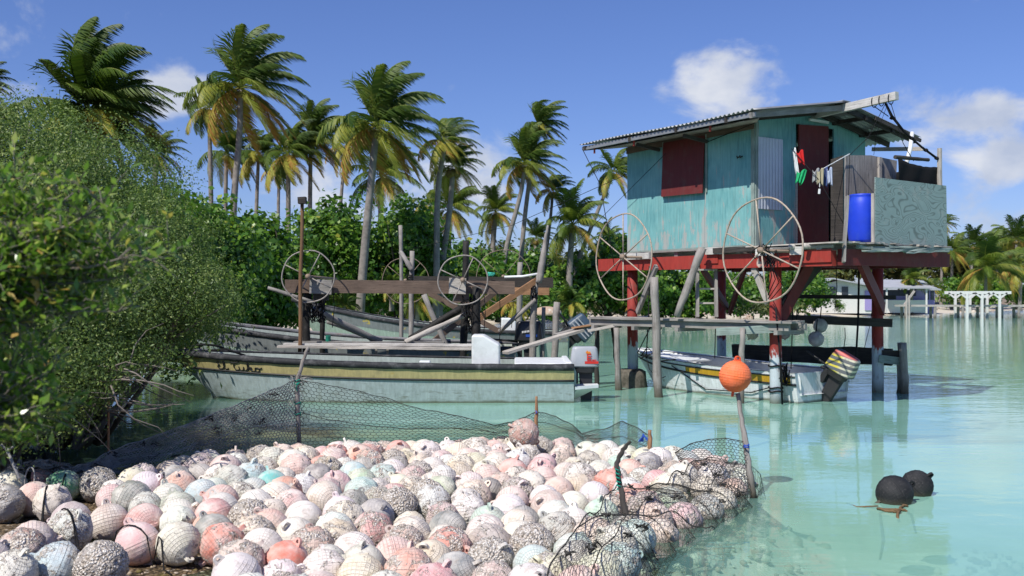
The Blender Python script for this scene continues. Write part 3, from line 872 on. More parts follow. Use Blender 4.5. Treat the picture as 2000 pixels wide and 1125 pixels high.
for it in range(170):
    D = Pp[:, None, :]-Pp[None, :, :]; L = np.sqrt((D**2).sum(2))+1e-6
    T = (Rr[:, None]+Rr[None, :])*.975; ov = T-L; np.fill_diagonal(ov, 0); ov = np.maximum(ov, 0)
    wsum = Wt[:, None]+Wt[None, :]+1e-6
    mv = (D/L[:, :, None])*(ov*(Wt[:, None]/wsum))[:, :, None]
    Pp += np.clip(mv.sum(1)*.55, -.05, .05)
    if it < 150: Pp[:, 2] -= .006*(Wt > 0)
    Pp[:, 2] = np.maximum(Pp[:, 2], floorz+Rr*.96)
    if it % 6 == 0:
        for i in range(len(S)):
            if S[i][6] == 0:
                poly = LEFT if side[i] else PILE
                d, q = poly_d((Pp[i, 0], Pp[i, 1]), poly)
                if d > 0: Pp[i, 0] += (q.x-Pp[i, 0])*.9; Pp[i, 1] += (q.y-Pp[i, 1])*.9
                floorz[i] = ground_h(Pp[i, 0], Pp[i, 1])
# labels
def proj(p): return 1000+p[0]/p[1]*FP, 575+(CH-p[2])/p[1]*FP
LM = [(582, 830, 'the tall crooked stick with green ties'), (1048, 820, 'the short bamboo stake behind the heap'), (1445, 900, 'the pole carrying the orange float'), (1215, 970, 'the dark curved stick in the netting'),
      (1023, 862, 'the rusty float perched highest at the back'), (531, 957, 'the turquoise float'), (561, 1104, 'the smooth coral red float'), (955, 1002, 'the mint float with a ringed lug'), (345, 1072, 'the spotted cream float at the gravel edge'),
      (690, 925, 'the pale blue float in the middle left'), (1285, 922, 'the pink float behind the curved stick'), (858, 965, 'the pale green float mid heap'), (1340, 907, 'the pale blue float under the netting'), (212, 830, 'the thin brown rod in the dark water'),
      (770, 1088, 'the pale pink ribbed float at the front edge'), (1036, 1072, 'the grey float thick with barnacles at the front'), (742, 1008, 'the slate float in the front middle')]
def look(cn, g):
    if g < .08: return 'clean '+cn
    if g < .25: return cn+' ribbed'
    if g < .42: return 'stained '+cn
    if g < .6: return 'half crusted '+cn
    if g < .8: return 'barnacled '+cn
    return 'thickly encrusted '+cn
used = {}
info = []
for i, s in enumerate(S):
    x, y = proj(Pp[i]); info.append((x, y))
def lab(i):
    cn, g = S[i][4], S[i][5]; x, y = info[i]; lk = look(cn, g)
    ld = sorted(LM, key=lambda l: (l[0]-x)**2+((l[1]-y)*1.6)**2)
    out = []
    for l in ld[:4]:
        dx = x-l[0]; dy = y-l[1]
        if abs(dx)+abs(dy) < 14: continue
        if abs(dx) > abs(dy)*1.3: rel = ('right of ' if dx > 0 else 'left of ')
        else: rel = ('in front of ' if dy > 0 else 'behind ')
        dist = math.hypot(dx, dy); pre = '' if dist > 70 else 'close '
        out.append('%s float %s%s%s' % (lk, pre, rel, l[2]))
    nb = sorted(range(len(S)), key=lambda j: (info[j][0]-x)**2+(info[j][1]-y)**2)[1:6]
    for j in nb:
        out.append('%s float touching a %s one, near %s' % (lk, look(S[j][4], S[j][5]), ld[0][2]))
    row = 'front' if y > 1050 else ('middle' if y > 930 else 'back')
    for j in nb:
        for k in nb:
            if k != j: out.append('%s float between a %s and a %s one in the %s of the heap' % (lk, S[j][4], S[k][4], row))
    return out
order = sorted(range(len(S)), key=lambda i: -info[i][1])
for i in order:
    cn, g = S[i][4], S[i][5]
    L = None
    for c in lab(i):
        if c not in used and len(c.split()) <= 16: L = c; break
    if L is None: L = '%s float at the %s of the heap' % (look(cn, g), 'front')
    used[L] = 1
    col = tuple(min(.85, max(.01, c*random.uniform(.9, 1.1))) for c in PAL[cn])
    smooth = (cn == 'coral red' and g == 0) or cn == 'turquoise'
    grp = 'weathered floats heaped at the left edge' if side[i] else 'weathered floats heaped in the shallow water'
    buoy_at(Vector(Pp[i]), float(Rr[i]), col, g, L, grp, 2, None, FSM if smooth else None)
SPH = [(Pp[i], Rr[i]) for i in range(len(S))]

# ---------------------------------------------------------------- poles, nets
def stick(name, pts, r, mat, label, cat='pole', n=8, group=None, seg=5, wob=.006):
    P = [Vector(p) for p in pts]; Q = []; rr = []
    rs = r if isinstance(r, (list, tuple)) else [r]*len(P)
    for i in range(len(P)-1):
        for k in range(seg):
            t = k/seg; o = Vector((random.uniform(-wob, wob), random.uniform(-wob, wob), 0)) if (i or k) else Vector()
            Q.append(P[i].lerp(P[i+1], t)+o); rr.append((rs[i]+(rs[i+1]-rs[i])*t)*random.uniform(.88, 1.14))
    Q.append(P[-1]); rr.append(rs[-1])
    mb = MB(); mb.tube(Q, rr, n)
    return tag(mb.build(name, M[mat], smooth=True), label, cat, group)
d1 = 11.2
stick('net_pole', [W(586, 905, d1), W(583, 845, d1), W(580, 745, d1), W(592, 705, d1), W(602, 678, d1)], [.026, .026, .024, .02, .018], 'pole', 'tall crooked stick with green ties holding the net in front of the long boat')
mb = MB()
for y in (740, 746, 785, 806): mb.tube([W(581+6*math.cos(a), y+2*math.sin(2*a)+a*.6, d1+.03*math.sin(a)) for a in [k*.6 for k in range(14)]], .006, 5)
mb.tube([W(583, 748, d1-.03), W(578, 756, d1-.04), W(580, 764, d1-.03)], .007, 5)
tag(mb.build('tie', M['rope_green']), 'green cord wound round the tall crooked stick', 'cord')
mb = MB()
for k in range(22):
    a = random.uniform(0, 6.28); mb.tube([W(582, 741+random.uniform(-4, 5), d1), W(582+random.uniform(8, 20)*math.cos(a), 741+9*math.sin(a), d1-.02), W(582+random.uniform(14, 30)*math.cos(a+.2), 741+10*math.sin(a+.4), d1)], .003, 4)
tag(mb.build('frayed_cord', M['net_wire_pale']), 'frayed grey cord ends at the net corner on the crooked stick', 'cord')
stick('net_stake', [W(1048, 868, 11.3), W(1047, 818, 11.3), W(1048, 774, 11.3)], [.022, .02, .014], 'wood_tan', 'short bamboo stake behind the heap below the long boat', 'stake')
mb = MB(); mb.tube([W(1046, 808, 11.28), W(1049, 806, 11.26), W(1046, 802, 11.29)], .006, 5); M['cord_blue'] = plain('cord_blue', (.03, .1, .5), .8); tag(mb.build('tie', M['cord_blue']), 'blue cord round the short bamboo stake', 'cord')
stick('steel_rod', [W(213, 950, 9.6), W(213, 870, 9.6), W(211, 738, 9.6)], [.012, .012, .012], 'wood_tan', 'thin straight brown rod standing in the dark water at left', 'rod')
stick('net_pole', [W(1472, 975, 8.9), W(1461, 900, 8.95), W(1450, 830, 9.05), W(1441, 768, 9.1)], [.03, .027, .024, .022], 'pole', 'slanting grey pole with the orange float on its top')
stick('net_pole', [W(1236, 1085, 7.3), W(1224, 1010, 7.35), W(1208, 935, 7.5), W(1205, 905, 7.55), W(1216, 878, 7.6), W(1232, 862, 7.6)], [.03, .024, .02, .019, .017, .012], 'wood_dark', 'dark curved stick with a hooked top holding the front netting')
stick('net_stake', [W(1270, 880, 10.4), W(1269, 840, 10.4)], [.026, .02], 'wood_tan', 'broken bamboo stump with blue cord at the back right of the heap', 'stake')
mb = MB()
for k in range(5): mb.tube([W(1248+k*2, 862, 10.3), W(1256, 852-k, 10.25), W(1264, 856+k, 10.25)], .008, 5)
tag(mb.build('tie', M['cord_blue']), 'blue cord knotted beside the broken bamboo stump', 'cord')
mb = MB()
mb.tube([W(1206+4*k/60+4.5*math.cos(k*.6), 912+k*.75, 7.5-.03*k/60+.03*math.sin(k*.6)) for k in range(60)], .005, 5)
tag(mb.build('tie', M['rope_green']), 'green cord wound round the dark curved stick', 'cord')
mb = MB()
mb.tube([W(1458+5*math.cos(a), 868+a*.5, 8.95+.035*math.sin(a)) for a in [k*.6 for k in range(24)]], .006, 5)
tag(mb.build('tie', M['cord_blue']), 'blue cord round the slanting pole under the orange float', 'cord')
# orange float on the pole
c = W(1436, 735, 9.1)
o = buoy_at(c, .143, (.92, .16, .03), 0, 'bright orange ribbed float stuck on top of the slanting pole', None, 2, Matrix.Rotation(R(8), 4, 'Y').to_quaternion(), FOR, LUGO)
M['rope_brown'] = plain('rope_brown', (.2, .13, .07), .9, .4, .1, 40)
# black floats out in the water
for (px, py, r, l, q) in [(1747, 965, .155, 'black float moored nearer, its lines trailing in the clear water', (1.2, .3)), (1797, 955, .14, 'black float with a banded seam, behind and right of its twin', (1.3, -1.1))]:
    g0 = G(px, py, .07); g0.z = .075
    if r < .15: g0.y += .12; g0.x += .02
    rt = (Vector((math.cos(q[1]), math.sin(q[1])*.3, .5)).normalized().to_track_quat('Z', 'Y'))
    buoy_at(g0, r, (.013, .014, .016), .15, l, None, 2, rt, FBL, LUGB)
b0 = G(1747, 995, 0)
mb = MB()
mb.tube([b0+Vector((-.15+.02*k, -.02-.12*math.sin(k*.33), .012+.006*math.sin(k*2))) for k in range(16)], .012, 6)
mb.tube([b0+Vector((.0, -.13, .02)), b0+Vector((-.05, -.2, .012)), b0+Vector((-.09, -.3, .006)), b0+Vector((-.10, -.36, -.02))], .012, 6)
mb.tube([b0+Vector((.0, -.04, .01)), b0+Vector((-.12, .0, -.03)), b0+Vector((-.11, -.05, -.25)), b0+Vector((-.15, -.08, -.4))], [.012, .014, .016, .01], 6)
mb.tube([b0+Vector((-.1, .0, .0)), b0+Vector((.05, -.09, .015)), b0+Vector((.13, -.03, -.04)), b0+Vector((.18, 0, -.2))], [.012, .012, .012, .008], 6)
mb.tube([b0+Vector((-.12, .04, .02)), b0+Vector((-.28, .1, .0)), b0+Vector((-.3, .3, -.01))], .006, 5)
tag(mb.build('mooring_line', M['rope_brown'], smooth=True), 'brown weedy mooring line under the two black floats', 'rope')

def hexnet(name, fn, nu, nv, r, mat, label, parent=None):
    """woven hexagon wire: lattice (nu x nv cells) carried onto the surface fn(u, v)"""
    pts = {}; P = []; E = set()
    def vid(x, y):
        k = (round(x*6), round(y*6))
        if k not in pts: pts[k] = len(P); P.append((x, y))
        return pts[k]
    for i in range(nu):
        for j in range(nv):
            cx = i*1.0+(.5 if j % 2 else 0); cy = j*.75
            cs = [(cx, cy-.5), (cx+.5, cy-.25), (cx+.5, cy+.25), (cx, cy+.5), (cx-.5, cy+.25), (cx-.5, cy-.25)]
            ids = [vid(*c) for c in cs]
            for k in range(6): E.add(tuple(sorted((ids[k], ids[(k+1) % 6]))))
    Q = np.array([tuple(fn(x/nu, y/(nv*.75))) for x, y in P])
    E = np.array(sorted(E)); A = Q[E[:, 0]]; B = Q[E[:, 1]]
    ok = ~(np.isnan(A).any(1) | np.isnan(B).any(1)); A = A[ok]; B = B[ok]
    T = B-A; L = np.linalg.norm(T, axis=1, keepdims=True); T = T/np.maximum(L, 1e-6)
    up = np.tile(np.array([[.3, .9, .32]]), (len(T), 1)); S1 = np.cross(T, up); S1 /= np.maximum(np.linalg.norm(S1, axis=1, keepdims=True), 1e-6); S2 = np.cross(T, S1)
    VV = []
    for base in (A, B):
        for k in range(3):
            a = 2*PI*k/3; VV.append(base+(S1*math.cos(a)+S2*math.sin(a))*r)
    VV = np.stack(VV, 1).reshape(-1, 3); n = len(A); o6 = (np.arange(n)*6)[:, None]
    F = np.concatenate([o6+np.array([[0, 1, 4, 3]]), o6+np.array([[1, 2, 5, 4]]), o6+np.array([[2, 0, 3, 5]])])
    o = np_mesh(name, VV, F, M[mat], None, parent)
    return o
def lerpL(L, t):
    k = t*(len(L)-1); i = min(int(k), len(L)-2); f = k-i
    return Vector(L[i])*(1-f)+Vector(L[i+1])*f
# left net: from the gravel up to the crooked stick, bunched
topA = [W(20, 905, 8.6), W(80, 900, 8.9), W(130, 915, 9.0), W(180, 903, 9.2), W(215, 880, 9.6), W(300, 853, 9.9), W(400, 815, 10.3), W(500, 775, 10.8), W(582, 740, 11.2)]
botA = [W(20, 915, 8.6), W(80, 925, 8.8), W(130, 945, 8.9), W(180, 955, 9.0), W(230, 925, 9.5), W(310, 925, 9.7), W(410, 898, 10.2), W(500, 888, 10.8), W(584, 884, 11.2)]
def fA(u, v):
    a = lerpL(topA, min(1, max(0, u))); b = lerpL(botA, min(1, max(0, u))); p = a.lerp(b, min(1, max(0, v)))
    n = noise.noise(Vector((u*9, v*2, 1))); m = noise.noise(Vector((u*24, v*7, 5)))
    p.y += .22*n*(1-u*.5)+.05*m; p.z += .02*noise.noise(Vector((u*30, v*9, 7)))
    return p
na = thing('wire_netting', W(380, 900, 10.0), 'bunched grey wire netting slumping from the crooked stick down to the gravel at left', 'netting')
o = hexnet('mesh', fA, 104, 24, .0040, 'net_wire_pale', '', na)
def fA2(u, v):
    p = fA(u, 0.0).lerp(fA(u, 1), .04+v*.62); p.y += .12+.1*noise.noise(Vector((u*12, v*3, 21))); p.x += .03; return p
o = hexnet('folded_mesh', fA2, 96, 16, .0038, 'net_wire_pale', '', na)
mb = MB(); mb.tube([fA(i/80, 0) for i in range(81)], .005, 5); mb.tube([fA(i/80, .55)+Vector((0, -.02, .03*math.sin(i*.3))) for i in range(30, 81)], .004, 5); mb.build('edge_wire', M['net_wire_pale'], na)
topB = [W(582, 740, 11.2), W(640, 752, 11.2), W(700, 764, 11.25), W(760, 780, 11.3), (W(830, 800, 11.4)), W(900, 812, 11.4), W(965, 832, 11.3), W(1005, 822, 11.3), W(1048, 804, 11.3), W(1085, 812, 11.3), W(1120, 832, 11.2), W(1135, 845, 11.1), W(1180, 838, 11.1), W(1215, 822, 11.0), W(1245, 835, 10.8), W(1272, 855, 10.4)]
botB = [W(584, 886, 11.2), W(640, 882, 11.3), W(700, 880, 11.3), W(760, 876, 11.3), W(830, 868, 11.4), W(900, 862, 11.4), W(965, 862, 11.4), W(1005, 864, 11.4), W(1048, 866, 11.4), W(1085, 866, 11.3), W(1120, 868, 11.2), W(1150, 872, 11.1), W(1190, 876, 11.0), W(1220, 880, 10.9), W(1245, 884, 10.7), W(1272, 888, 10.4)]
def fB(u, v):
    u = min(1, max(0, u)); v = min(1, max(0, v))
    p = lerpL(topB, u).lerp(lerpL(botB, u), v)
    p.y += .12*noise.noise(Vector((u*14, v*2, 11)))+.02*noise.noise(Vector((u*40, v*9, 2))); p.z += .012*noise.noise(Vector((u*33, v*8, 4)))
    return p
nb_ = thing('wire_netting', W(880, 866, 11.4), 'dark wire netting sagging between the crooked stick and the bamboo stake', 'netting')
hexnet('mesh', fB, 84, 20, .0026, 'net_wire', '', nb_)
mb = MB(); mb.tube([fB(i/90, 0) for i in range(91)], .004, 5); mb.tube([fB(i/90, .45+.12*math.sin(i*.09)) for i in range(91)], .004, 5); mb.build('edge_wire', M['net_wire'], nb_)
topC = [W(1318, 884, 9.7), W(1350, 866, 9.5), W(1385, 858, 9.3), W(1420, 856, 9.1), W(1452, 862, 8.95)]
botC = [W(1330, 905, 9.6), W(1365, 935, 9.4), W(1400, 965, 9.1), W(1430, 985, 8.9), W(1470, 985, 8.85)]
def fC(u, v):
    u = min(1, max(0, u)); v = min(1, max(0, v)); p = lerpL(topC, u).lerp(lerpL(botC, u), v)
    p.y += .05*noise.noise(Vector((u*8, v*3, 31))); p.z += .01*noise.noise(Vector((u*20, v*8, 4))); return p
nc = thing('wire_netting', W(1400, 985, 9.2), 'loose wire netting fixed to the slanting pole under the orange float', 'netting')
hexnet('mesh', fC, 17, 22, .0026, 'net_wire', '', nc); 
mb = MB(); mb.tube([fC(i/20, 0) for i in range(21)], .004, 5); mb.build('edge_wire', M['net_wire'], nc)
# netting thrown over the right edge of the heap: rides over the floats, then hangs into the water
inner = [G(1035, 1150, .3), G(1085, 1075, .3), G(1130, 1010, .3), G(1170, 970, .3), G(1205, 928, .3), G(1255, 938, .3), G(1300, 925, .3), G(1340, 898, .3), G(1390, 878, .3)]
outer = [G(1190, 1260, 0), G(1230, 1160, 0), G(1290, 1110, 0), G(1335, 1070, 0), G(1378, 1040, 0), G(1415, 1018, 0), G(1452, 1000, 0), G(1478, 984, 0), G(1486, 945, 0)]
SP = np.array([[p[0], p[1], p[2], r] for p, r in SPH])
def env(x, y, fallback):
    d2 = (SP[:, 0]-x)**2+(SP[:, 1]-y)**2; R2 = (SP[:, 3]*1.15)**2
    m = d2 < R2
    z = fallback
    if m.any(): z = max(z, float((SP[m, 2]+np.sqrt(R2[m]-d2[m])*.93).max()))
    return z
GX = np.arange(-.2, 3.2, .04); GY = np.arange(4.5, 12, .04)
hx, hy = np.meshgrid(GX, GY, indexing='ij'); HF = np.full(hx.shape, -.05)
for q in SP:
    d2 = (hx-q[0])**2+(hy-q[1])**2; R2 = (q[3]*1.06)**2
    HF = np.maximum(HF, np.where(d2 < R2, q[2]+np.sqrt(np.maximum(R2-d2, 0)), -.05))
def mx(A, n):
    for _ in range(n):
        B = A.copy(); B[1:] = np.maximum(B[1:], A[:-1]); B[:-1] = np.maximum(B[:-1], A[1:]); C = B.copy(); C[:, 1:] = np.maximum(C[:, 1:], B[:, :-1]); C[:, :-1] = np.maximum(C[:, :-1], B[:, 1:]); A = C
    return A
def bl(A, n):
    for _ in range(n):
        P_ = np.pad(A, 1, mode='edge'); A = (P_[:-2, 1:-1]+P_[2:, 1:-1]+P_[1:-1, :-2]+P_[1:-1, 2:]+2*P_[1:-1, 1:-1])/6
    return A
HF = np.maximum(bl(mx(HF, 2), 5), HF)
def hfield(x, y):
    i = min(len(GX)-2, max(0, (x-GX[0])/.04)); j = min(len(GY)-2, max(0, (y-GY[0])/.04)); a, b = int(i), int(j); f, g = i-a, j-b
    return (HF[a, b]*(1-f)+HF[a+1, b]*f)*(1-g)+(HF[a, b+1]*(1-f)+HF[a+1, b+1]*f)*g
def fD(u, v):
    u = min(1, max(0, u)); v = min(1, max(0, v))
    w = min(1, v/.72)
    p = lerpL(inner, u).lerp(lerpL(outer, u), w)
    p.x += .03*noise.noise(Vector((u*10, w*4, 3))); p.y += .03*noise.noise(Vector((u*10, w*4, 13)))
    z = hfield(p.x, p.y)+.012
    if v > .72:
        k = (v-.72)/.28; z = z*(1-k)-.12*k; p.x += .05*k*math.sin(u*40); p.y += .04*k*math.sin(u*31+1)
    p.z = z
    return p
nd = thing('wire_netting', G(1250, 1050, 0), 'black wire netting draped over the floats round the dark curved stick', 'netting')
hexnet('mesh', fD, 72, 34, .0018, 'net_wire', '', nd)
mb = MB()
mb.tube([fD(i/90, 0) for i in range(91)], .005, 5); mb.tube([fD(i/60, .35+.05*math.sin(i*.2)) for i in range(61)], .004, 5); mb.tube([fD(.25+i*.008, i/45) for i in range(46)], .005, 5)
mb.build('edge_wire', M['net_wire'], nd)
# weed caught in the netting
mb = MB()
for k in range(20):
    c = fD(random.uniform(.1, .95), random.uniform(.05, .75)); 
    for q in range(3): mb.tube([c+Vector((random.gauss(0, .018), random.gauss(0, .018), random.gauss(.004, .012))) for _ in range(4)], random.uniform(.004, .009), 5)
for k in range(40):
    c = fA(random.uniform(.05, .95), random.uniform(0, 1))
    for q in range(2): mb.tube([c+Vector((random.gauss(0, .03), random.gauss(0, .02), random.gauss(0, .02))) for _ in range(4)], random.uniform(.003, .006), 5)
tag(mb.build('weed', M['net_wire'], smooth=True), 'scraps of dark weed and cord caught all over the netting', 'weed', None, 'stuff')
# old ropes
def crawl(name, pts, r, mat, label):
    P = []
    for a, b in zip(pts, pts[1:]):
        for k in range(6):
            t = k/6; x, y = a[0]+(b[0]-a[0])*t, a[1]+(b[1]-a[1])*t
            g0 = G(x, y, .05); g0.z = max(ground_h(g0.x, g0.y)+.02, env(g0.x, g0.y, -1)); P.append(g0)
    mb = MB(); mb.tube(P, r, 6); return tag(mb.build(name, M[mat], smooth=True), label, 'rope')
crawl('rope', [(215, 1120), (150, 1080), (115, 1062), (165, 1085), (240, 1096), (310, 1103), (340, 1115)], .005, 'rope_black', 'thin black rope lying on the gravel toward the spotted cream float')
crawl('rope', [(60, 1030), (85, 1015), (120, 980), (128, 975), (90, 1010), (70, 1035)], .006, 'rope_black', 'black rope tangled over the cream float at left')
P = [W(150+0*k, 0, 1) for k in range(0)]
mb = MB(); c0 = W(58, 932, 8.4); mb.tube([c0+Vector((.04*math.cos(a), .02*math.sin(a), .10*math.sin(a)-.02)) for a in [k*PI/14 for k in range(28)]], .007, 6, closed=True)
mb.tube([W(12, 875, 8.3), W(25, 905, 8.3), W(38, 935, 8.2)], .013, 6)
mb.tube([W(2, 868, 8.3), W(14, 880, 8.3), W(26, 872, 8.3)], .01, 6)
tag(mb.build('wire_loop', M['net_wire_pale'], smooth=True), 'bent grey wire loop standing over the floats at the left edge', 'wire')
mb = MB()
c0 = W(1178, 1070, 6.9); 
for k in range(9):
    mb.tube([c0+Vector((random.uniform(-.09, .09), random.uniform(-.05, 0), random.uniform(-.06, .1))) for _ in range(5)], .014, 6)
mb.tube([c0+Vector((.02+.06*math.sin(a), -.06, -.09+.07*math.cos(a))) for a in [k*.35 for k in range(15)]], .01, 6)
tag(mb.build('rope_knot', M['rope_black'], smooth=True), 'knotted black rope lump caught in the netting over the front floats', 'rope')
# ---------------------------------------------------------------- the stilt house (one thing)
HC = Vector((4.11, 17.0)); HU = Vector((.836, .549)); HV = Vector((.549, -.836))
def H(s, t, z):
    p = HC+HU*s+HV*t
    return Vector((p.x, p.y, z))
HUP = Vector((HU.x, HU.y, 0)); HVP = Vector((HV.x, HV.y, 0))
HROOT = H(1.4, -1.5, 0)
house = thing('stilt_house', HROOT, 'turquoise plywood hut standing on red stilts above the lagoon, with a tin roof', 'hut')
def hb(name, mat, **k): return lambda mb: mb.build(name, M[mat], house, **k)
def hbeam(mb, a, b, w, h, **k): mb.beam(H(*a), H(*b), w, h, **k)
# posts
for (x, y, r, zt) in [(4.36, 16.62, .10, 2.3), (6.73, 18.5, .105, 2.3), (2.37, 19.75, .105, 2.3), (4.5, 21.6, .1, 2.3)]:
    mb = MB(); mb.tube([(x, y, -.8), (x+.005, y, .4), (x-.004, y, 1.3), (x, y, zt)], [r*1.02, r, r*.98, r*.97], 14)
    mb.build('post', M['post'], house, smooth=True)
# concrete footing round the left post
mb = MB()
mb.lathe((2.33, 19.62, 0), [(.3, -.7), (.33, -.1), (.31, .15), (.27, .30), (.2, .345)], 14)
for i in range(len(mb.v)): mb.v[i] += Vector((random.uniform(-.02, .02), random.uniform(-.02, .02), random.uniform(-.01, .01)))
mb.build('footing', M['concrete'], house, smooth=True)
# red beams
mb = MB(); hbeam(mb, (-.10, -4.08, 2.39), (-.10, 1.72, 2.36), .10, .24, seg=6, wav=.004); mb.build('beam', M['red_paint'], house)
mb = MB(); hbeam(mb, (-.04, 1.78, 2.375), (2.66, 1.78, 2.385), .09, .25, seg=4, wav=.003); mb.build('beam', M['red_dark'], house)
mb = MB(); hbeam(mb, (-.045, -3.3, 2.4), (2.95, -3.3, 2.4), .08, .2); mb.build('beam', M['red_dark'], house)
mb = MB(); hbeam(mb, (2.85, -3.3, 2.38), (2.85, 1.72, 2.38), .08, .22); mb.build('beam', M['red_dark'], house)
mb = MB(); hbeam(mb, (.0, .42, 2.375), (2.8, .1, 2.375), .09, .2); mb.build('beam', M['red_dark'], house)
mb = MB(); hbeam(mb, (-.165, .9, 2.40), (-.165, 1.72, 2.40), .03, .2, jit=.003); mb.build('plank', M['red_paint'], house)
mb = MB(); hbeam(mb, (-.165, -1.05, 2.44), (-.165, -.7, 2.44), .025, .19, jit=.003); mb.build('plank', M['red_paint'], house)
# joists and blocks showing between beam and wall
for t0 in [-3.2, -2.6, -1.9, -1.35, -.8, -.2, .35, .8, 1.15, 1.5]:
    mb = MB(); hbeam(mb, (-.19 if t0 > -.9 else -.05, t0, 2.545), (2.8, t0, 2.545), .09, .09, jit=.004)
    mb.build('joist', M['wood_pale' if t0 in (.35, .8) else 'wood_grey'], house)
mb = MB(); hbeam(mb, (-.2, -3.3, 2.535), (-.2, -2.45, 2.53), .05, .12, jit=.004); mb.build('plank', M['wood_white'], house)
mb = MB(); hbeam(mb, (-.2, -.95, 2.56), (-.2, -.55, 2.56), .05, .12, jit=.004); mb.build('plank', M['wood_white'], house)
mb = MB(); hbeam(mb, (-.24, .25, 2.5), (-.24, .62, 2.49), .04, .11, jit=.004); mb.build('plank', M['wood_white'], house)
mb = MB(); hbeam(mb, (-.24, .98, 2.5), (-.24, 1.22, 2.49), .04, .13, jit=.004); mb.build('plank', M['wood_white'], house)
mb = MB(); hbeam(mb, (-.22, -.75, 2.56), (-.22, .45, 2.57), .05, .09, jit=.004, seg=3, wav=.006); mb.build('plank', M['wood_dark'], house)
# porch deck boards, ragged ends at the front
k = 0; s0 = -.26
while s0 < 2.64:
    w = random.uniform(.10, .16)
    mb = MB(); z = 2.603+random.uniform(-.007, .007)
    hbeam(mb, (s0+w/2, .03, z), (s0+w/2+random.uniform(-.01, .01), 1.84+random.uniform(-.03, .13), z+random.uniform(-.012, .006)), w-.008, .024, jit=.005)
    mb.build('deck_board', M[random.choice(['wood_grey', 'wood_pale', 'wood_grey'])], house); s0 += w
mb = MB(); mb.beam(H(-.05, -3.35, 2.60), H(-.05, .03, 2.60), .1, .03); mb.beam(H(1.4, -3.35, 2.6), H(1.4, .0, 2.6), 2.75, .02); mb.build('floor', M['wood_grey'], house)
# splintered teal boards hanging along the porch edge
for (a, b, za, zb, tt, w) in [(.28, 1.9, 2.55, 2.50, 1.86, .09), (.55, 2.5, 2.50, 2.53, 1.91, .07), (1.0, 2.66, 2.555, 2.56, 1.88, .06), (.3, 1.35, 2.47, 2.49, 1.95, .05), (1.3, 2.3, 2.47, 2.52, 1.97, .045)]:
    mb = MB(); hbeam(mb, (a, tt, za), (b, tt+.02, zb), .07, w*.55, seg=7, wav=.014, jit=.012); mb.build('edge_board', M['wood_teal'], house)
mb = MB(); mb.pole(H(-.22, .55, 2.545), H(-.16, 1.75, 2.555), .04, .035, 5, .006); mb.build('log', M['wood_grey'], house, smooth=True)
for t0 in (1.05, 1.33):
    mb = MB(); mb.pole(H(-.33, t0, 2.56), H(.9, t0, 2.56), .045, .04, 5, .004, 10); mb.build('log', M['wood_pale'], house, smooth=True)
# braces under the floor
def brace(a, b, w, h, mat, **k):
    mb = MB(); mb.beam(a, b, w, h, **k); return mb.build('brace', M[mat], house)
P1 = Vector((4.36, 16.62, 0)); P2 = Vector((6.73, 18.5, 0))
brace(W(1680, 508, 16.6), W(1724, 604, 18.1), .08, .24, 'red_dark', seg=3, wav=.003)
brace(H(.8, .46, 2.30), Vector((4.42, 16.75, 1.30)), .08, .2, 'red_dark')
brace(W(1598, 515, 17.5), W(1528, 600, 16.8), .07, .22, 'wood_dark')
brace(W(1472, 523, 16.9), W(1500, 592, 16.65), .05, .1, 'wood_pale')
brace(W(1470, 530, 16.9), W(1490, 545, 16.9), .08, .05, 'wood_pale')
brace(W(1282, 520, 18.7), W(1245, 610, 19.5), .06, .1, 'wood_grey')
brace(W(1372, 525, 19.8), W(1420, 600, 21.2), .06, .14, 'red_dark')
brace(W(1455, 525, 19.5), W(1425, 610, 21.2), .06, .14, 'red_dark')
# walls
def zr(s, off=0.0):   # underside of the roof above the walls
    return (4.70+(s+.8)*.158 if s <= 1.45 else 5.055-(s-1.45)*.205)+off-.03
mb = MB()
mb.prism([H(0, 0, 2.6), H(0, -3.35, 2.6), H(0, -3.35, zr(0)), H(0, 0, zr(0))], HUP*.03)
w = mb.build('wall', M['teal'], house)
# give the long wall board coordinates (u along the wall, v = height)
def wall_uv(o, axis, org=0.0):
    me = o.data; uv = me.uv_layers[0].data
    for lp in me.loops:
        p = me.vertices[lp.vertex_index].co+HROOT
        q = (p.xy-HC)
        uv[lp.index].uv = ((q.dot(HV) if axis == 't' else q.dot(HU))+org, p.z)
wall_uv(w, 't', .0)
mb = MB()
mb.prism([H(.03, 0, 2.6), H(1.02, 0, 2.6), H(1.02, 0, zr(1.02)), H(.03, 0, zr(.03))], -HVP*.03)
mb.prism([H(1.02, 0, 4.78), H(2.02, 0, 4.78), H(2.02, 0, zr(2.02)), H(1.45, 0, zr(1.45)), H(1.02, 0, zr(1.02))], -HVP*.03)
mb.prism([H(2.02, 0, 2.6), H(2.9, 0, 2.6), H(2.9, 0, zr(2.9)), H(2.02, 0, zr(2.02))], -HVP*.03)
w = mb.build('gable_wall', M['teal'], house); wall_uv(w, 's', .33)
mb = MB()
mb.prism([H(2.9, -.03, 2.6), H(2.9, -3.35, 2.6), H(2.9, -3.35, zr(2.9)), H(2.9, -.03, zr(2.9))], -HUP*.03)
w = mb.build('side_wall', M['teal'], house); wall_uv(w, 't')
mb = MB()
mb.prism([H(.03, -3.32, 2.6), H(2.87, -3.32, 2.6), H(2.87, -3.32, zr(2.87)), H(1.45, -3.32, zr(1.45)), H(.03, -3.32, zr(.03))], -HVP*.03)
w = mb.build('rear_wall', M['teal'], house); wall_uv(w, 's')
mb = MB(); mb.beam(H(-.012, -.035, 2.6), H(-.012, -.035, 4.72), .02, .07, up=HVP); mb.beam(H(.035, .012, 2.6), H(.035, .012, 4.72), .07, .02, up=HVP)
mb.build('corner_trim', M['wood_teal'], house)
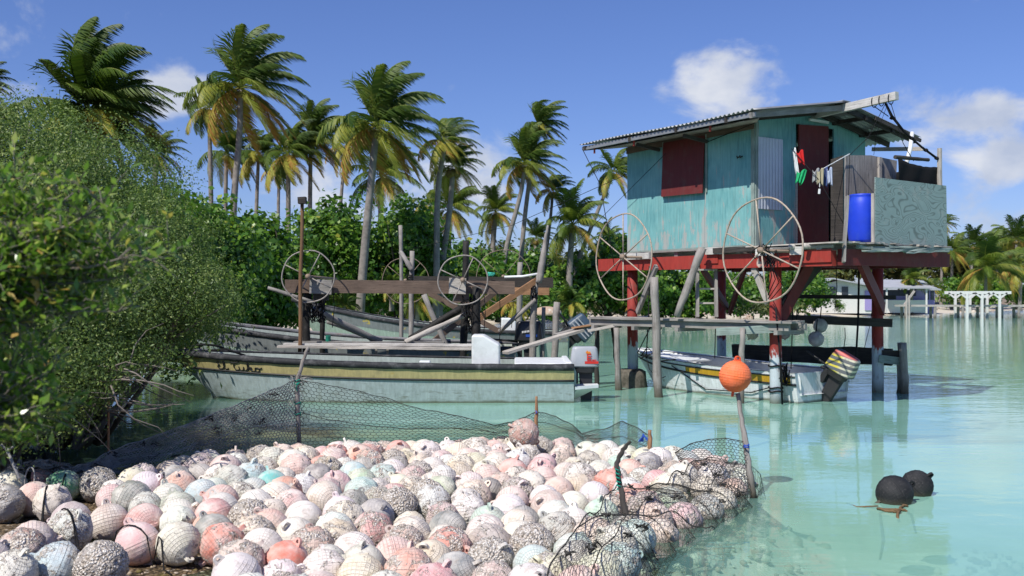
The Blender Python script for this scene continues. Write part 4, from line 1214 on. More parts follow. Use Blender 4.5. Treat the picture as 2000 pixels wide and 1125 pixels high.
mb = MB(); mb.beam(H(-.02, -3.3, 2.62), H(-.02, -.1, 2.62), .02, .05); mb.build('skirting', M['wood_teal'], house)
# top-hung shutter of the window, pushed slightly open
mb = MB()
ta, tb = -2.26, -1.17
mb.prism([H(-.07, ta, 3.63), H(-.07, tb, 3.61), H(-.02, tb, 4.64), H(-.02, ta, 4.64)], -HUP*.02)
sh = mb.build('shutter', M['red_dark'], house)
mb = MB(); mb.prism([H(-.091, ta, 3.62), H(-.091, tb, 3.60), H(-.086, tb, 3.71), H(-.087, ta, 3.69)], -HUP*.004)
sb = mb.build('worn_lit_edge', paint('shutter_worn_lit', (.5, .05, .04), (.6, .55, .5), .6, .7, (3, 3, 3), 2), sh)  # peeling paint, plus sunlight below the eave shadow put into its brighter red
mb = MB()
for t0 in (ta-.02, tb+.03): mb.beam(H(-.018, t0, 3.62), H(-.018, t0, 4.66), .02, .035, up=HVP)
mb.build('window_frame', M['wood_teal'], house)
for t0 in (ta+.12, tb-.12):
    mb = MB(); mb.beam(H(-.085, t0, 4.36), H(-.068, t0, 4.56), .05, .012, up=HUP); mb.build('hinge', M['rust'], sh)
mb = MB(); mb.tube([H(-.095, -1.72, 3.66), H(-.12, -1.70, 3.62), H(-.10, -1.66, 3.60)], .008, 6); mb.build('latch', M['rust'], sh)
# small double hook on the wall
mb = MB()
for dt in (-.03, .04): mb.tube([H(-.01, -.32+dt, 4.17), H(-.06, -.32+dt, 4.14), H(-.07, -.32+dt, 4.18)], .012, 6)
mb.build('hook', M['black'], house)
# corrugated sheet nailed beside the corner
def corr(mb, org, along, down, width, length, pitch, amp, nrm, sag=None):
    n = max(2, int(width/pitch*6)); along = Vector(along); down = Vector(down); nrm = Vector(nrm)
    mb.grid(lambda u, v: Vector(org)+along*width*u+down*length*v+nrm*amp*math.sin(2*PI*u*width/pitch), n, 6, (width, length))
mb = MB(); corr(mb, H(.05, .03, 4.47), HUP, (0, 0, -1), .6, 1.22, .075, .008, HVP)
mb.build('corrugated_panel', M['metal_sheet'], house, smooth=True)
# door leaf and dark doorway
mb = MB(); mb.prism([H(1.03, .03, 2.63), H(1.80, .03, 2.63), H(1.80, .03, 4.80), H(1.03, .03, 4.76)], HVP*.035)
dr = mb.build('door', M['red_dark'], house)
for z0 in (2.95, 3.75, 4.5):
    mb = MB(); mb.beam(H(1.06, .072, z0), H(1.24, .072, z0), .01, .04); mb.build('hinge', M['rust'], dr)
mb = MB(); mb.tube([H(1.72, .07, 3.6), H(1.72, .11, 3.61), H(1.72, .11, 3.71), H(1.72, .07, 3.72)], .009, 6); mb.build('handle', M['rust'], dr)
mb = MB(); mb.prism([H(1.81, .035, 2.65), H(1.835, .035, 2.65), H(1.835, .035, 4.74), H(1.81, .035, 4.76)], HVP*.03); mb.build('door_edge', M['wood_pale'], dr)
mb = MB(); mb.prism([H(1.00, .005, 2.65), H(1.025, .005, 2.65), H(1.025, .005, 3.9), H(1.00, .005, 4.2)], HVP*.03); mb.build('door_frame', M['wood_pale'], house)
mb = MB(); mb.prism([H(1.84, -.6, 2.65), H(2.5, -.6, 2.65), H(2.5, -.6, 4.7), H(1.84, -.6, 4.7)], HVP*.02); mb.build('inner_door', M['red_dark'], house)
mb = MB(); mb.beam(H(1.25, .10, 4.86), H(1.72, .12, 4.85), .04, .04); mb.build('lamp_tube', M['white_gel'], house)
# roof
def roof_sheet(s0, s1, z0, z1, t0, t1, name):
    mb = MB(); L = t1-t0; n = int(L/.1*8)
    mb.grid(lambda u, v: H(s0+(s1-s0)*v, t0+L*u, z0+(z1-z0)*v+.016*math.sin(2*PI*u*L/.1)+.012*math.sin(u*7)), n, 8, (L, abs(s1-s0)))
    return mb.build(name, M['metal_roof'], house, smooth=True, solid=.002)
roof_sheet(-.82, 1.47, 4.735, 5.10, -3.82, .75, 'roof_sheet')
roof_sheet(1.43, 3.52, 5.092, 4.66, -3.82, .75, 'roof_sheet')
mb = MB(); mb.beam(H(1.45, -3.85, 5.11), H(1.45, .74, 5.11), .2, .012); mb.build('ridge_cap', M['metal_sheet'], house)
# eaves: fascia, rafters, soffit boards
mb = MB(); mb.beam(H(-.76, -3.8, 4.665), H(-.76, .72, 4.665), .03, .07); mb.build('fascia', M['metal_roof'], house)
for t0 in (-3.7, -2.35, -1.1, .1, .65):
    mb = MB(); mb.beam(H(-.8, t0, 4.655), H(1.43, t0, 5.00), .05, .09); mb.build('rafter', M['wood_dark' if t0 < .5 else 'wood_grey'], house)
    mb = MB(); mb.beam(H(1.46, t0, 5.00), H(3.45, t0, 4.60), .05, .09); mb.build('rafter', M['wood_dark'], house)
mb = MB()
mb.prism([H(-.68, -3.4, 4.60), H(-.005, -3.4, 4.70), H(-.005, .05, 4.70), H(-.68, .72, 4.60)], Vector((0, 0, .015)))
mb.build('soffit', M['soffit'], house)
mb = MB(); mb.prism([H(-.012, -3.35, 4.56), H(-.012, 0, 4.60), H(-.012, 0, 4.69), H(-.012, -3.35, 4.69)], -HUP*.015); mb.build('wall_plate', M['wood_brown'], house)
for t0 in (-2.35, -1.1):
    mb = MB(); mb.beam(H(-.05, t0, 4.52), H(-.60, t0, 4.58), .05, .06); mb.build('bracket', M['wood_dark'], house)
for t0 in (-3.5, -2.32, -.35):
    mb = MB(); mb.beam(H(-.70, t0, 4.54), H(-.70, t0, 4.64), .03, .035); mb.build('cleat', M['red_paint'], house)
for s0 in (2.0, 2.75):
    mb = MB(); mb.beam(H(s0, -.3, zr(s0)-.035), H(s0, .72, zr(s0)-.035), .06, .07); mb.build('purlin', M['wood_dark'], house)
mb = MB(); mb.beam(H(3.1, .0, 4.50), H(3.35, .9, 4.42), .05, .07); mb.build('purlin', M['wood_pale'], house)
mb = MB(); mb.beam(H(2.2, .74, 4.88), H(3.5, .74, 4.60), .03, .06); mb.build('fascia', M['wood_dark'], house)
# ridge beam thrust far out over the porch
mb = MB(); mb.beam(H(1.45, -.2, 4.965), H(1.45, 1.72, 5.035), .09, .13, seg=4, wav=.003); mb.build('ridge_beam', M['wood_white'], house)
# porch: grey plywood booth, teal panel, black sheeting, corner posts
mb = MB(); mb.prism([H(1.07, .98, 2.95), H(2.35, .98, 2.7), H(2.45, .98, 4.13), H(1.74, .98, 4.17), H(1.08, .98, 4.12)], HVP*.02)
o = mb.build('booth_panel', M['ply_grey'], house)
for d_ in o.data.uv_layers[0].data: d_.uv = (d_.uv[1]*1.0, d_.uv[0]*.35)
mb = MB(); mb.prism([H(1.05, .72, 2.65), H(1.05, .97, 2.65), H(1.05, .97, 4.12), H(1.05, .72, 4.08)], HUP*.02); mb.build('booth_side', M['wood_dark'], house)
mb = MB(); mb.prism([H(1.08, .97, 2.63), H(2.4, .97, 2.63), H(2.4, .97, 2.95), H(1.08, .97, 3.1)], HVP*.012); mb.build('booth_base', M['wood_dark'], house)
mb = MB(); mb.beam(H(1.95, 1.02, 2.62), H(1.95, 1.02, 4.15), .07, .04, up=HVP); mb.build('booth_post', M['wood_pale'], house)
mb = MB(); mb.beam(H(1.15, 1.03, 3.3), H(2.3, 1.04, 3.3), .03, .15); mb.build('rail', M['wood_pale'], house)
mb = MB(); mb.prism([H(.76, 1.80, 2.59), H(2.67, 1.80, 2.53), H(2.64, 1.80, 3.63), H(.77, 1.80, 3.655)], HVP*.018)
o = mb.build('porch_panel', M['teal_ply'], house); wall_uv(o, 's')
mb = MB(); mb.beam(H(.745, 1.79, 2.6), H(.745, 1.79, 3.4), .03, .05, up=HVP); mb.build('panel_post', M['wood_pale'], house)
def tarp(u, v):
    s_ = 1.5+1.16*u; sag = .05*math.sin(PI*u)*(1-v)
    return H(s_, 1.70+.012*math.sin(u*17+v*5), 4.02-.06*u-sag-.62*v+.003*math.sin(u*40))
mb = MB(); mb.grid(tarp, 30, 10); mb.grid(lambda u, v: H(2.66+.01*math.sin(v*9), 1.7-1.0*u, 3.96-.6*v), 10, 6)
mb.build('black_sheeting', M['cloth_black'], house, smooth=True, solid=.004)
mb = MB(); mb.pole(H(1.45, 1.68, 4.04), H(2.35, 1.68, 4.06), .03, .03, 6, .012); mb.build('top_rail', M['wood_dark'], house)
mb = MB(); mb.pole(H(2.62, 1.72, 2.5), H(2.6, 1.72, 4.27), .045, .04, 4, .003); mb.build('porch_post', M['wood_pale'], house)
mb = MB(); mb.tube([H(2.5, 1.1, 3.9), H(2.75, 1.05, 4.35), H(2.88, 1.0, 4.66)], [.038, .038, .034], 12); mb.build('pipe', M['white_gel'], house, smooth=True)
mb = MB(); mb.beam(W(1648, 512, 15.35), W(1655, 383, 15.55), .035, .085, up=(0, 1, 0), seg=3, wav=.006); mb.build('hanging_plank', M['wood_grey'], house)
mb = MB(); mb.beam(H(.0, 1.0, 4.05), H(.02, 1.0, 4.08), .01, .01); 

# ropes tied to the ridge beam
def rope(name, pts, r, mat, label, cat='rope', n=6, group=None, sag=0.0):
    P = [Vector(p) for p in pts]
    if len(P) == 2 and sag:
        a, b = P; P = [a.lerp(b, i/12)-Vector((0, 0, sag*math.sin(PI*i/12))) for i in range(13)]
    mb = MB(); mb.tube(P, r, n)
    return tag(mb.build(name, M[mat], smooth=True), label, cat, group)
A0 = H(1.45, 1.5, 4.95)
mb = MB()
mb.tube([A0, A0+Vector((.12, .05, -.2)), H(1.8, 1.6, 4.5), H(2.2, 1.65, 4.27), H(2.55, 1.7, 4.1)], [.02, .024, .02, .018, .02], 6)
for tt in (1.28, 1.42, 1.6): mb.tube([H(1.45+.07*math.cos(a), tt, 5.0+.09*math.sin(a)) for a in [i*PI/6 for i in range(13)]], .008, 5)
mb.tube([H(1.45, 1.28, 4.93), H(1.6, 1.45, 4.75)], .008, 5)
for q in (H(1.62, 1.5, 4.72), H(1.98, 1.62, 4.4), H(2.3, 1.67, 4.22), H(2.55, 1.7, 4.1)): mb.lathe(q+Vector((0, 0, -.03)), [(.01, 0), (.035, .015), (.04, .03), (.03, .05), (.01, .06)], 7)
tag(mb.build('rope', M['rope_black'], smooth=True), 'thick knotted black rope slanting from the white ridge beam to the porch corner', 'rope')
rope('rope', [H(1.45, 1.6, 4.94), H(1.75, 1.62, 4.3), H(2.0, 1.64, 4.02)], .006, 'rope_black', 'thin dark cord from the ridge beam tip to the top of the black sheeting')
rope('rope', [H(1.45, 1.5, 4.94), H(1.28, 1.3, 4.4), H(1.12, 1.05, 4.12), H(.9, 1.2, 3.35)], .006, 'rope_black', 'thin dark cord dropping from the ridge beam past the grey plywood to the drum')
rope('rope', [H(1.45, 1.55, 4.94), H(1.62, 1.2, 4.5), H(1.75, 1.05, 4.17)], .004, 'rope_black', 'thin vertical cord hanging from the ridge beam to the top of the grey plywood')
mb = MB(); mb.tube([H(1.12, 1.05, 4.14), H(.5, 1.0, 3.85), H(.45, 1.0, 3.78), H(.43, 1.0, 3.55)], .007, 5); mb.tube([H(.43, 1.0, 3.52), H(.42, 1.0, 3.44)], .02, 6)
tag(mb.build('rope', M['white_boat']), 'pale cord tied from the grey plywood booth toward the doorway', 'rope')

# blue drum on the porch
def drum():
    mb = MB(); R0 = .232
    prof = [(.0, 0), (.16, 0), (.2, .012), (.212, .05), (.222, .14), (.232, .26), (.236, .40), (.235, .52), (.225, .62), (.212, .68), (.2, .715), (.195, .74), (.20, .755), (.2, .775), (.185, .78), (.17, .765), (0, .762)]
    c = H(.86, 1.50, 2.632)
    mb.lathe((0, 0, 0), prof, 36)
    root = thing('plastic_drum', c, 'bright blue plastic drum standing on the porch between plank and teal panel', 'drum', None, False)
    mb.build('body', M['blue_drum'], root, smooth=True, origin=(0, 0, 0))
    for (x, y) in ((.09, 0), (-.09, 0)):
        mb = MB(); mb.lathe((x, y, .764), [(.03, 0), (.03, .02), (.012, .024)], 12); mb.build('bung', M['blue_drum'], root, smooth=True, origin=(0, 0, 0))
drum()

# washing on the line
rope('washing_line', [W(1546, 290, 16.3), W(1600, 352, 16.0), W(1648, 438, 15.6)], .006, 'rope_black', 'slanting dark washing line running from the wall by the door down to the porch plank', 'line')
def cloth(pts, col, name, label, cat, z=.5):
    """rag hanging from a line: outline in photo pixels on its own plane, given folds"""
    mb = MB(); mb.grid(lambda u, v: pts(u, v), 10, 14)
    o = mb.build(name, col, smooth=True, solid=.006); return tag(o, label, cat)
def rag(px, py, w, h, d, skew=0, fold=3.0, taper=.3):
    def f(u, v):
        ww = w*(1-taper*v); x = px+skew*v+(u-.5)*ww; y = py+h*v+(4*math.sin(u*6+v*3))
        p = W(x, y, d); p.y += .03*math.sin(u*fold*2*PI+v*2)*(0.4+v); return p
    return f
M['cl_white'] = plain('cloth_white', (.7, .72, .72), .9, .15, .1); M['cl_red'] = plain('cloth_red', (.6, .03, .03), .9, .2, .1)
M['cl_green'] = plain('cloth_green', (.03, .42, .16), .9, .3, .1); M['cl_blue'] = plain('cloth_blue', (.06, .09, .22), .9, .3, .1)
M['cl_beige'] = plain('cloth_beige', (.42, .38, .26), .9, .4, .1); M['cl_pale'] = plain('cloth_pale', (.42, .48, .6), .9, .3, .1)
M['cl_grey'] = plain('cloth_grey', (.36, .37, .38), .9, .3, .1)
cloth(rag(1551, 292, 6, 50, 16.3, 8, 2, .1), M['cl_white'], 'rag', 'white strip of rag knotted at the top of the washing line by the door', 'rag')
cloth(rag(1562, 296, 14, 24, 16.25, 6, 2, .3), M['cl_red'], 'rag', 'small red rag pinned near the top of the washing line', 'rag')
cloth(rag(1566, 334, 20, 24, 16.2, -6, 2.5, .5), M['cl_green'], 'rag', 'small bright green rag hanging below the red one', 'rag')
cloth(rag(1594, 332, 14, 24, 16.1, 0, 2.2, .2), M['cl_grey'], 'cloth', 'grey white cloth hanging left of the khaki one before the red door', 'cloth')
cloth(rag(1602, 332, 14, 28, 16.02, 1, 2, .2), M['cl_beige'], 'cloth', 'khaki cloth hanging in the middle of the washing before the red door', 'cloth')
cloth(rag(1611, 330, 12, 32, 16.1, 0, 2, .1), M['cl_blue'], 'cloth', 'dark navy cloth hanging between the khaki and pale blue cloths', 'cloth')
cloth(rag(1620, 330, 10, 30, 16.05, 2, 2, .15), M['cl_pale'], 'cloth', 'pale blue cloth hanging at the right end of the washing', 'cloth')

# ladder and loose timbers up to the floor
lad = thing('ladder', W(1382, 620, 17.9), 'short grey wooden ladder leaning between boardwalk and hut floor', 'ladder')
for (a, b) in ((1362, 1362), (1399, 1397)):
    mb = MB(); mb.beam(W(a, 620, 17.6), W(b, 492, 17.95), .05, .09, up=(0, 1, 0)); mb.build('rail', M['wood_grey'], lad)
for y in (527, 564, 592): mb = MB(); mb.beam(W(1360, y, 17.8), W(1400, y, 17.8), .09, .03); mb.build('rung', M['wood_pale'], lad)
mb = MB(); mb.pole(W(1322, 618, 17.6), W(1372, 484, 17.5), .065, .07, 6, .012)
tag(mb.build('prop_log', M['pole'], smooth=True), 'thick weathered log leaning from the boardwalk against the hut floor left of the ladder', 'log')

# hand wheels of the boat lift, facing along the hut
def wheel(c, r, rt, mat, label, group, plane=(HVP, Vector((0, 0, 1))), spokes=6, ph=0.0, shaft=None, ovals=0.0, double=False, smat=None):
    a, b = plane; c = Vector(c)
    root = thing('hand_wheel', c, label, 'wheel', group)
    def pt(an, rr): return c+a*math.cos(an)*rr+b*math.sin(an)*rr
    mb = MB(); mb.tube([pt(i*2*PI/48, r*(1+.012*math.sin(i*.8))) for i in range(48)], rt, 8, closed=True); mb.build('rim', M[mat], root, smooth=True)
    for k in range(spokes):
        an = ph+k*2*PI/spokes
        mb = MB(); mb.tube([pt(an, .03), pt(an, r*.99)], rt*.85, 7); mb.build('spoke', M[mat], root, smooth=True)
    nrm = a.cross(b).normalized()
    mb = MB(); mb.tube([c-nrm*.05, c+nrm*.05], .05, 12); mb.build('hub', M['rust'], root, smooth=True)
    if shaft is not None:
        mb = MB(); mb.tube([c, Vector(shaft)], .025, 8); mb.build('shaft', M['rust'], root, smooth=True)
    return root
g_ = 'steel hand wheels of the boat lifts'
c1 = W(1217, 502, 18.85); c2 = W(1487, 489, 15.7)
wheel(c1, .81, .0145, 'wheel_pale', 'large pale steel hand wheel in front of the left end of the red beam', g_, shaft=c1+HUP*1.1, ph=R(30))
wheel(c2, .82, .0145, 'wheel_pale', 'largest pale steel hand wheel, in front of the hut corner', g_, shaft=c2+HUP*1.3, ph=R(38))
# tangle of cords at the big wheel's hub
mb = MB()
for k in range(16):
    a = random.uniform(0, 6.28); p = c2+HVP*.06*math.cos(a)+HUP*random.uniform(.05, .3)+Vector((0, 0, random.uniform(-.1, .12)))
    pts = [p]
    for q in range(4): pts.append(pts[-1]+Vector((random.uniform(-.1, .1), random.uniform(-.05, .05), random.uniform(-.12, .08))))
    mb.tube(pts, .008, 5)
for k in range(5): mb.tube([c2+HUP*.12+Vector((0, 0, .1-.05*k)), c2+HUP*(.15+.04*k)+Vector((.03*k, 0, -.35-.05*k)), W(1500, 560+8*k, 16.4)], .008, 5)
tag(mb.build('rope_tangle', M['rope_black'], smooth=True), 'tangle of black cords around the hub of the largest hand wheel', 'rope')

# hoist lines hanging through the house frame, and rails behind
for (x, y0, x2, y1, d, r, l) in [(1268, 520, 1262, 700, 19.0, .012, 'pair of dark hoist cords beside the left red post'), (1396, 520, 1396, 700, 19.6, .01, 'dark hoist cord hanging left of the rear stilt'),
        (1515, 600, 1528, 790, 16.3, .016, 'thick black hoist rope down the front stilt into the small boat'), (1547, 530, 1545, 720, 17.4, .01, 'thin dark cord hanging right of the front stilt'),
        (1678, 520, 1670, 730, 17.6, .018, 'thick black hoist rope hanging over the striped motor'), (1633, 520, 1632, 600, 17.8, .008, 'short thin cord with a knot hanging under the porch'),
        (1650, 640, 1648, 680, 20.2, .008, 'thin cord hanging between the rails behind the motor'), (1704, 600, 1688, 680, 18.7, .006, 'thin slanting cord left of the right stilt')]:
    rope('rope', [W(x, y0, d), W((x+x2)/2+2, (y0+y1)/2, d), W(x2, y1, d)], r, 'rope_black', l)
def bar(name, a, b, w, h, mat, label, cat='beam', **k):
    mb = MB(); mb.beam(a, b, w, h, **k); return tag(mb.build(name, M[mat]), label, cat)
bar('rail_timber', W(1556, 579, 20.4), W(1750, 581, 19.4), .05, .08, 'wood_dark', 'thin dark rail across the far shore view under the porch', 'timber')
bar('rail_timber', W(1520, 622, 18.6), W(1743, 631, 18.0), .06, .15, 'wood_dark', 'dark horizontal timber the grey floats hang from', 'timber')
bar('lift_beam', W(1432, 688, 20.8), W(1742, 697, 18.9), .12, .32, 'wood_dark', 'heavy black lift beam behind the small boat', 'beam', seg=8, wav=.01, jit=.012)
bar('jetty_bracket', W(1716, 700, 18.4), W(1770, 707, 18.3), .1, .14, 'wood_teal', 'short pale block joining the right stilt to twin piles', 'timber')
bar('jetty_bracket', W(1722, 690, 18.45), W(1756, 691, 18.4), .12, .12, 'wood_dark', 'short black block wedged above the pale one by the twin piles', 'timber')
bar('boardwalk_beam', W(1400, 648, 16.9), W(1512, 642, 16.4), .05, .13, 'wood_teal', 'pale teal beam under the right end of the boardwalk', 'beam')
# floats hanging in the shade
def hang(px, py, d, r, col, label):
    c = W(px, py, d)
    o = buoy_at(c, r, col, .35, label, 'grey floats hanging under the hut', 1)
    rope('rope', [c+Vector((0, 0, r*.9)), c+Vector((.02, 0, r+.22))], .01, 'rope_black', 'short cord tied to the '+label)
LG = (.5, .5, .5)
hang(1555, 641, 18.2, .125, (.42, .42, .42), 'grey float hanging left of two others under the dark timber')
hang(1602, 636, 18.3, .125, (.4, .4, .42), 'grey float hanging nearest the timber, above the long one')
hang(1594, 662, 18.1, .135, (.4, .41, .44), 'grey float hanging low, just above the black lift beam')
hang(1532, 650, 18.2, .11, (.12, .12, .13), 'dark float hanging just right of the front stilt')
hang(1470, 652, 17.6, .10, (.34, .33, .3), 'small stained float hanging under the boardwalk end')

# ---------------------------------------------------------------- boats
M['wood_pole'] = wood('wood_pole', (.26, .15, .085), (.15, .09, .05))
M['inner_green'] = paint('inner_green', (.36, .41, .38), (.5, .52, .5), .3, .6, (1, 1, 1), 1.5, (.15, .15, .12), .5)
def make_boat(root, L, B, g0, g1, mat_low, mat_band, mat_rail, zline=(.36, .5), floor=.16, line=True, rake=.75, bandw=True, rail_r=.058, cap_mat=None, inner=None):
    """open skiff, stern at x=0, bow towards +x, afloat at z=0. Returns side(x, k) = point on the skin"""
    def hb(s):  # half beam at the gunwale
        return B*(.93+.07*min(1, s*2.5))*(1-max(0, (s-.42)/.58)**2.3)
    def gz(s): return g0+(g1-g0)*s**2.2
    def P(s, k, sd):
        """k 0 = chine, 1 = gunwale"""
        w = hb(s); wc = w*(.84-.35*max(0, s-.5)); zc = -.10+.20*max(0, (s-.6)/.4)**2*1.0
        z = zc+(gz(s)-zc)*k
        x = L*s-rake*(1-k)*max(0, (s-.45)/.55)**2.2*1.0
        return Vector((x, sd*(wc+(w-wc)*k**.8), z))
    ks = [0, .25, .5]
    N = 36
    ss = [i/N for i in range(N+1)]
    def kline(s):
        zl = zline[0]+(zline[1]-zline[0])*s**2
        zc = -.10+.20*max(0, (s-.6)/.4)**2; return (zl-zc)/(gz(s)-zc)
    mb = MB()
    for sd in (1, -1):
        mb.grid(lambda u, v: P(u, v*kline(u), sd), N, 6, (L, .5))
        def bot(u, v):
            a = P(u, 0, sd); kz = -.28+.22*max(0, (u-.55)/.45)**2.4; kx = L*u-rake*1.12*max(0, (u-.45)/.55)**2.2
            return Vector((a.x+(kx-a.x)*v, a.y*(1-v), a.z+(kz-a.z)*v))
        mb.grid(bot, N, 3, (L, .5))
    tz = [P(0, 1, 1), P(0, 0, 1), Vector((0, 0, -.28)), P(0, 0, -1), P(0, 1, -1)]
    mb.prism(tz, Vector((.04, 0, 0)))
    mb.build('hull', mat_low, root, smooth=False, origin=(0, 0, 0))
    mb = MB()
    for sd in (1, -1): mb.grid(lambda u, v: P(u, kline(u)+(1-kline(u))*v, sd)+Vector((0, sd*.004, 0)), N, 4, (L, .5))
    mb.build('topside_band', mat_band, root, origin=(0, 0, 0))
    if line:
        mb = MB()
        for sd in (1, -1): mb.tube([P(s, kline(s), sd)+Vector((0, sd*.004, 0)) for s in ss], .02, 6)
        mb.build('rub_strip', M['black'], root, smooth=True, origin=(0, 0, 0))
    mb = MB()
    for sd in (1, -1):
        mb.tube([P(s, 1, sd)+Vector((0, sd*-.026, -.03)) for s in ss], [rail_r*(1+.06*math.sin(i*2.1)) for i in range(N+1)], 10)
    mb.build('gunwale_rubber', mat_rail, root, smooth=True, origin=(0, 0, 0))
    # inside skin, cap and floor
    mb = MB()
    for sd in (1, -1):
        def inn(u, v):
            s = u*.965; a = P(s, 1, sd); ang = max(0, abs(a.y)-.09)
            if v < .34: q = v/.34; return Vector((a.x, sd*(abs(a.y)+(ang-abs(a.y))*q), a.z+.006-.02*q))
            q = (v-.34)/.66; f = floor+(.45*max(0, (s-.75)/.25)**2)*.5; z_ = a.z-.014+(f-a.z)*q
            zc_ = P(s, 0, 1).z; k_ = max(0, (z_-zc_)/(a.z-zc_)); pw = P(s, k_, sd); return Vector((pw.x-.04, sd*max(0, min(ang, abs(pw.y)-.07)), z_))
        mb.grid(inn, N, 6, (L, .5))
    mb.build('inner_skin', inner or M['inner_green'], root, origin=(0, 0, 0))
    mb = MB()
    for sd in (1, -1):
        mb.grid(lambda u, v: Vector((P(u*.965, 1, sd).x, sd*max(0, abs(P(u*.965, 1, sd).y)-.105*v+.01), P(u*.965, 1, sd).z+.016-.008*v)), N, 1, (L, .1))
    mb.build('gunwale_cap', cap_mat or mat_rail, root, origin=(0, 0, 0))
    mb = MB()
    def flo(u, v):
        s = u*.93; f = floor+(.45*max(0, (s-.75)/.25)**2)*.5; zc_ = P(s, 0, 1).z; k_ = max(0, (f-zc_)/(gz(s)-zc_)); pw = P(s, k_, 1); w = max(0, abs(pw.y)-.07)
        return Vector((pw.x-.05, w*(2*v-1), f))
    mb.grid(flo, N, 4, (L, 1)); mb.build('sole', inner or M['inner_green'], root, origin=(0, 0, 0))
    return P, gz, hb, kline
def rbox(mb, c, sz, tp=(1, 1), r=.03):
    """soft box tapering upwards"""
    c = Vector(c); x, y, z = sz; prof = [(0, 1-.12), (.06, 1), (.6, 1-(1-tp[0])*.5), (.92, tp[0]), (1, tp[0]*.86)]
    k0 = len(mb.v); n = 20
    for h, s in prof:
        for i in range(n):
            a = 2*PI*i/n; e = .42
            ca, sa = math.cos(a), math.sin(a)
            mb.v.append(c+Vector((math.copysign(abs(ca)**e, ca)*x/2*s, math.copysign(abs(sa)**e, sa)*y/2*s*(tp[1] if h > .5 else 1), z*h)))
    for j in range(len(prof)-1):
        for i in range(n):
            k = (i+1) % n; a = k0+j*n; mb.face((a+i, a+k, a+n+k, a+n+i), [(i/n, j/4), ((i+1)/n, j/4), ((i+1)/n, (j+1)/4), (i/n, (j+1)/4)])
    mb.face(list(range(k0+n-1, k0-1, -1))); e = k0+(len(prof)-1)*n; mb.face(list(range(e, e+n)))
def motor(boat, loc, cowl_mat, tilt=0.0, sc=1.0, turn=0.0, emblem=None):
    """outboard motor: local -x is aft; hung from the transom at loc"""
    mb = MB()
    rbox(mb, (-.2, 0, -.06), (.34, .26, .12), (1.1, 1))
    mb.prism([Vector((-.10, -.09, -.02)), Vector((-.34, -.09, -.02)), Vector((-.33, -.06, -.45)), Vector((-.30, -.05, -.72)), Vector((-.14, -.05, -.72)), Vector((-.13, -.06, -.40))], Vector((0, .13, 0)))
    mb.box((-.23, 0, -.62), (.42, .26, .02))
    mb.tube([(-.05, 0, -.82), (-.12, 0, -.82), (-.3, 0, -.82), (-.42, 0, -.82)], [.012, .055, .06, .045], 12)
    mb.prism([Vector((-.16, -.012, -.84)), Vector((-.32, -.012, -.84)), Vector((-.34, -.012, -.99)), Vector((-.26, -.012, -1.0))], Vector((0, .024, 0)))
    mb.prism([Vector((-.16, -.03, -.70)), Vector((-.32, -.03, -.70)), Vector((-.3, -.03, -.84)), Vector((-.16, -.03, -.84))], Vector((0, .06, 0)))
    mb.box((-.03, 0, -.12), (.10, .22, .26)); mb.box((.05, 0, -.02), (.1, .2, .04)); mb.tube([(.0, .0, .04), (.15, .08, .06), (.45, .1, .08)], [.025, .022, .02], 8)
    o = mb.build('outboard_motor', M['black'], boat, smooth=False, origin=(0, 0, 0), bevel=.008)
    o.location = loc; o.rotation_euler = (0, -tilt, turn); o.scale = (sc, sc, sc)
    mb = MB(); rbox(mb, (-.2, 0, .045), (.52, .33, .36), (.86, .9)); c = mb.build('cowl', cowl_mat, o, smooth=True, origin=(0, 0, 0), bevel=.006)
    mb = MB()
    for k in range(3):
        a = k*2*PI/3; u = Vector((0, math.cos(a), math.sin(a))); w = Vector((0, -math.sin(a), math.cos(a)))
        b = Vector((-.45, 0, -.82)); mb.quad(b+u*.02-w*.02, b+u*.12-w*.07+Vector((.03, 0, 0)), b+u*.13+w*.05-Vector((.03, 0, 0)), b+u*.02+w*.03)
    mb.tube([(-.4, 0, -.82), (-.5, 0, -.82)], [.04, .02], 8); mb.build('propeller', M['rust'], o, origin=(0, 0, 0), solid=.004)
    return o, c
M['band_yellow'] = paint('band_yellow', (.50, .43, .20), (.44, .31, .07), .35, .55, (1, 2, 4), 1.2, (.16, .16, .1), .6)
M['hull_blue'] = paint('hull_blue', (.42, .50, .50), (.26, .30, .27), .22, .5, (1.2, 3, 6), 1.5, (.13, .15, .11), .5, wl_=True)
M['hull_green'] = paint('hull_green', (.33, .42, .35), (.46, .52, .46), .45, .5, (3, 2, 2), 3, (.14, .17, .12), .5)
M['band_worn'] = paint('band_worn', (.2, .22, .22), (.45, .35, .06), .38, .6, (3, 3, 3), 1.5, (.06, .06, .06), .5)
M['rail_worn'] = paint('rail_worn', (.2, .2, .21), (.5, .5, .5), .35, .7, (2, 2, 2), 2, (.22, .1, .04), .5)
M['cowl_grey'] = plain('cowl_grey', (.36, .38, .41), .4, .15, .5, 5, 0, (.25, .25, .26), .4)
M['cowl_black'] = plain('cowl_black', (.018, .018, .02), .4, .3, .5)
M['cowl_navy'] = plain('cowl_navy', (.05, .085, .13), .45, .3, .5, 8, 0, (.14, .17, .2), .5)
M['mark_red'] = plain('mark_red', (.62, .03, .02), .5); M['mark_orange'] = plain('mark_orange', (.85, .25, .02), .5); M['mark_white'] = plain('mark_white', (.7, .7, .7), .5); M['mark_blue'] = plain('mark_blue', (.02, .08, .4), .5)

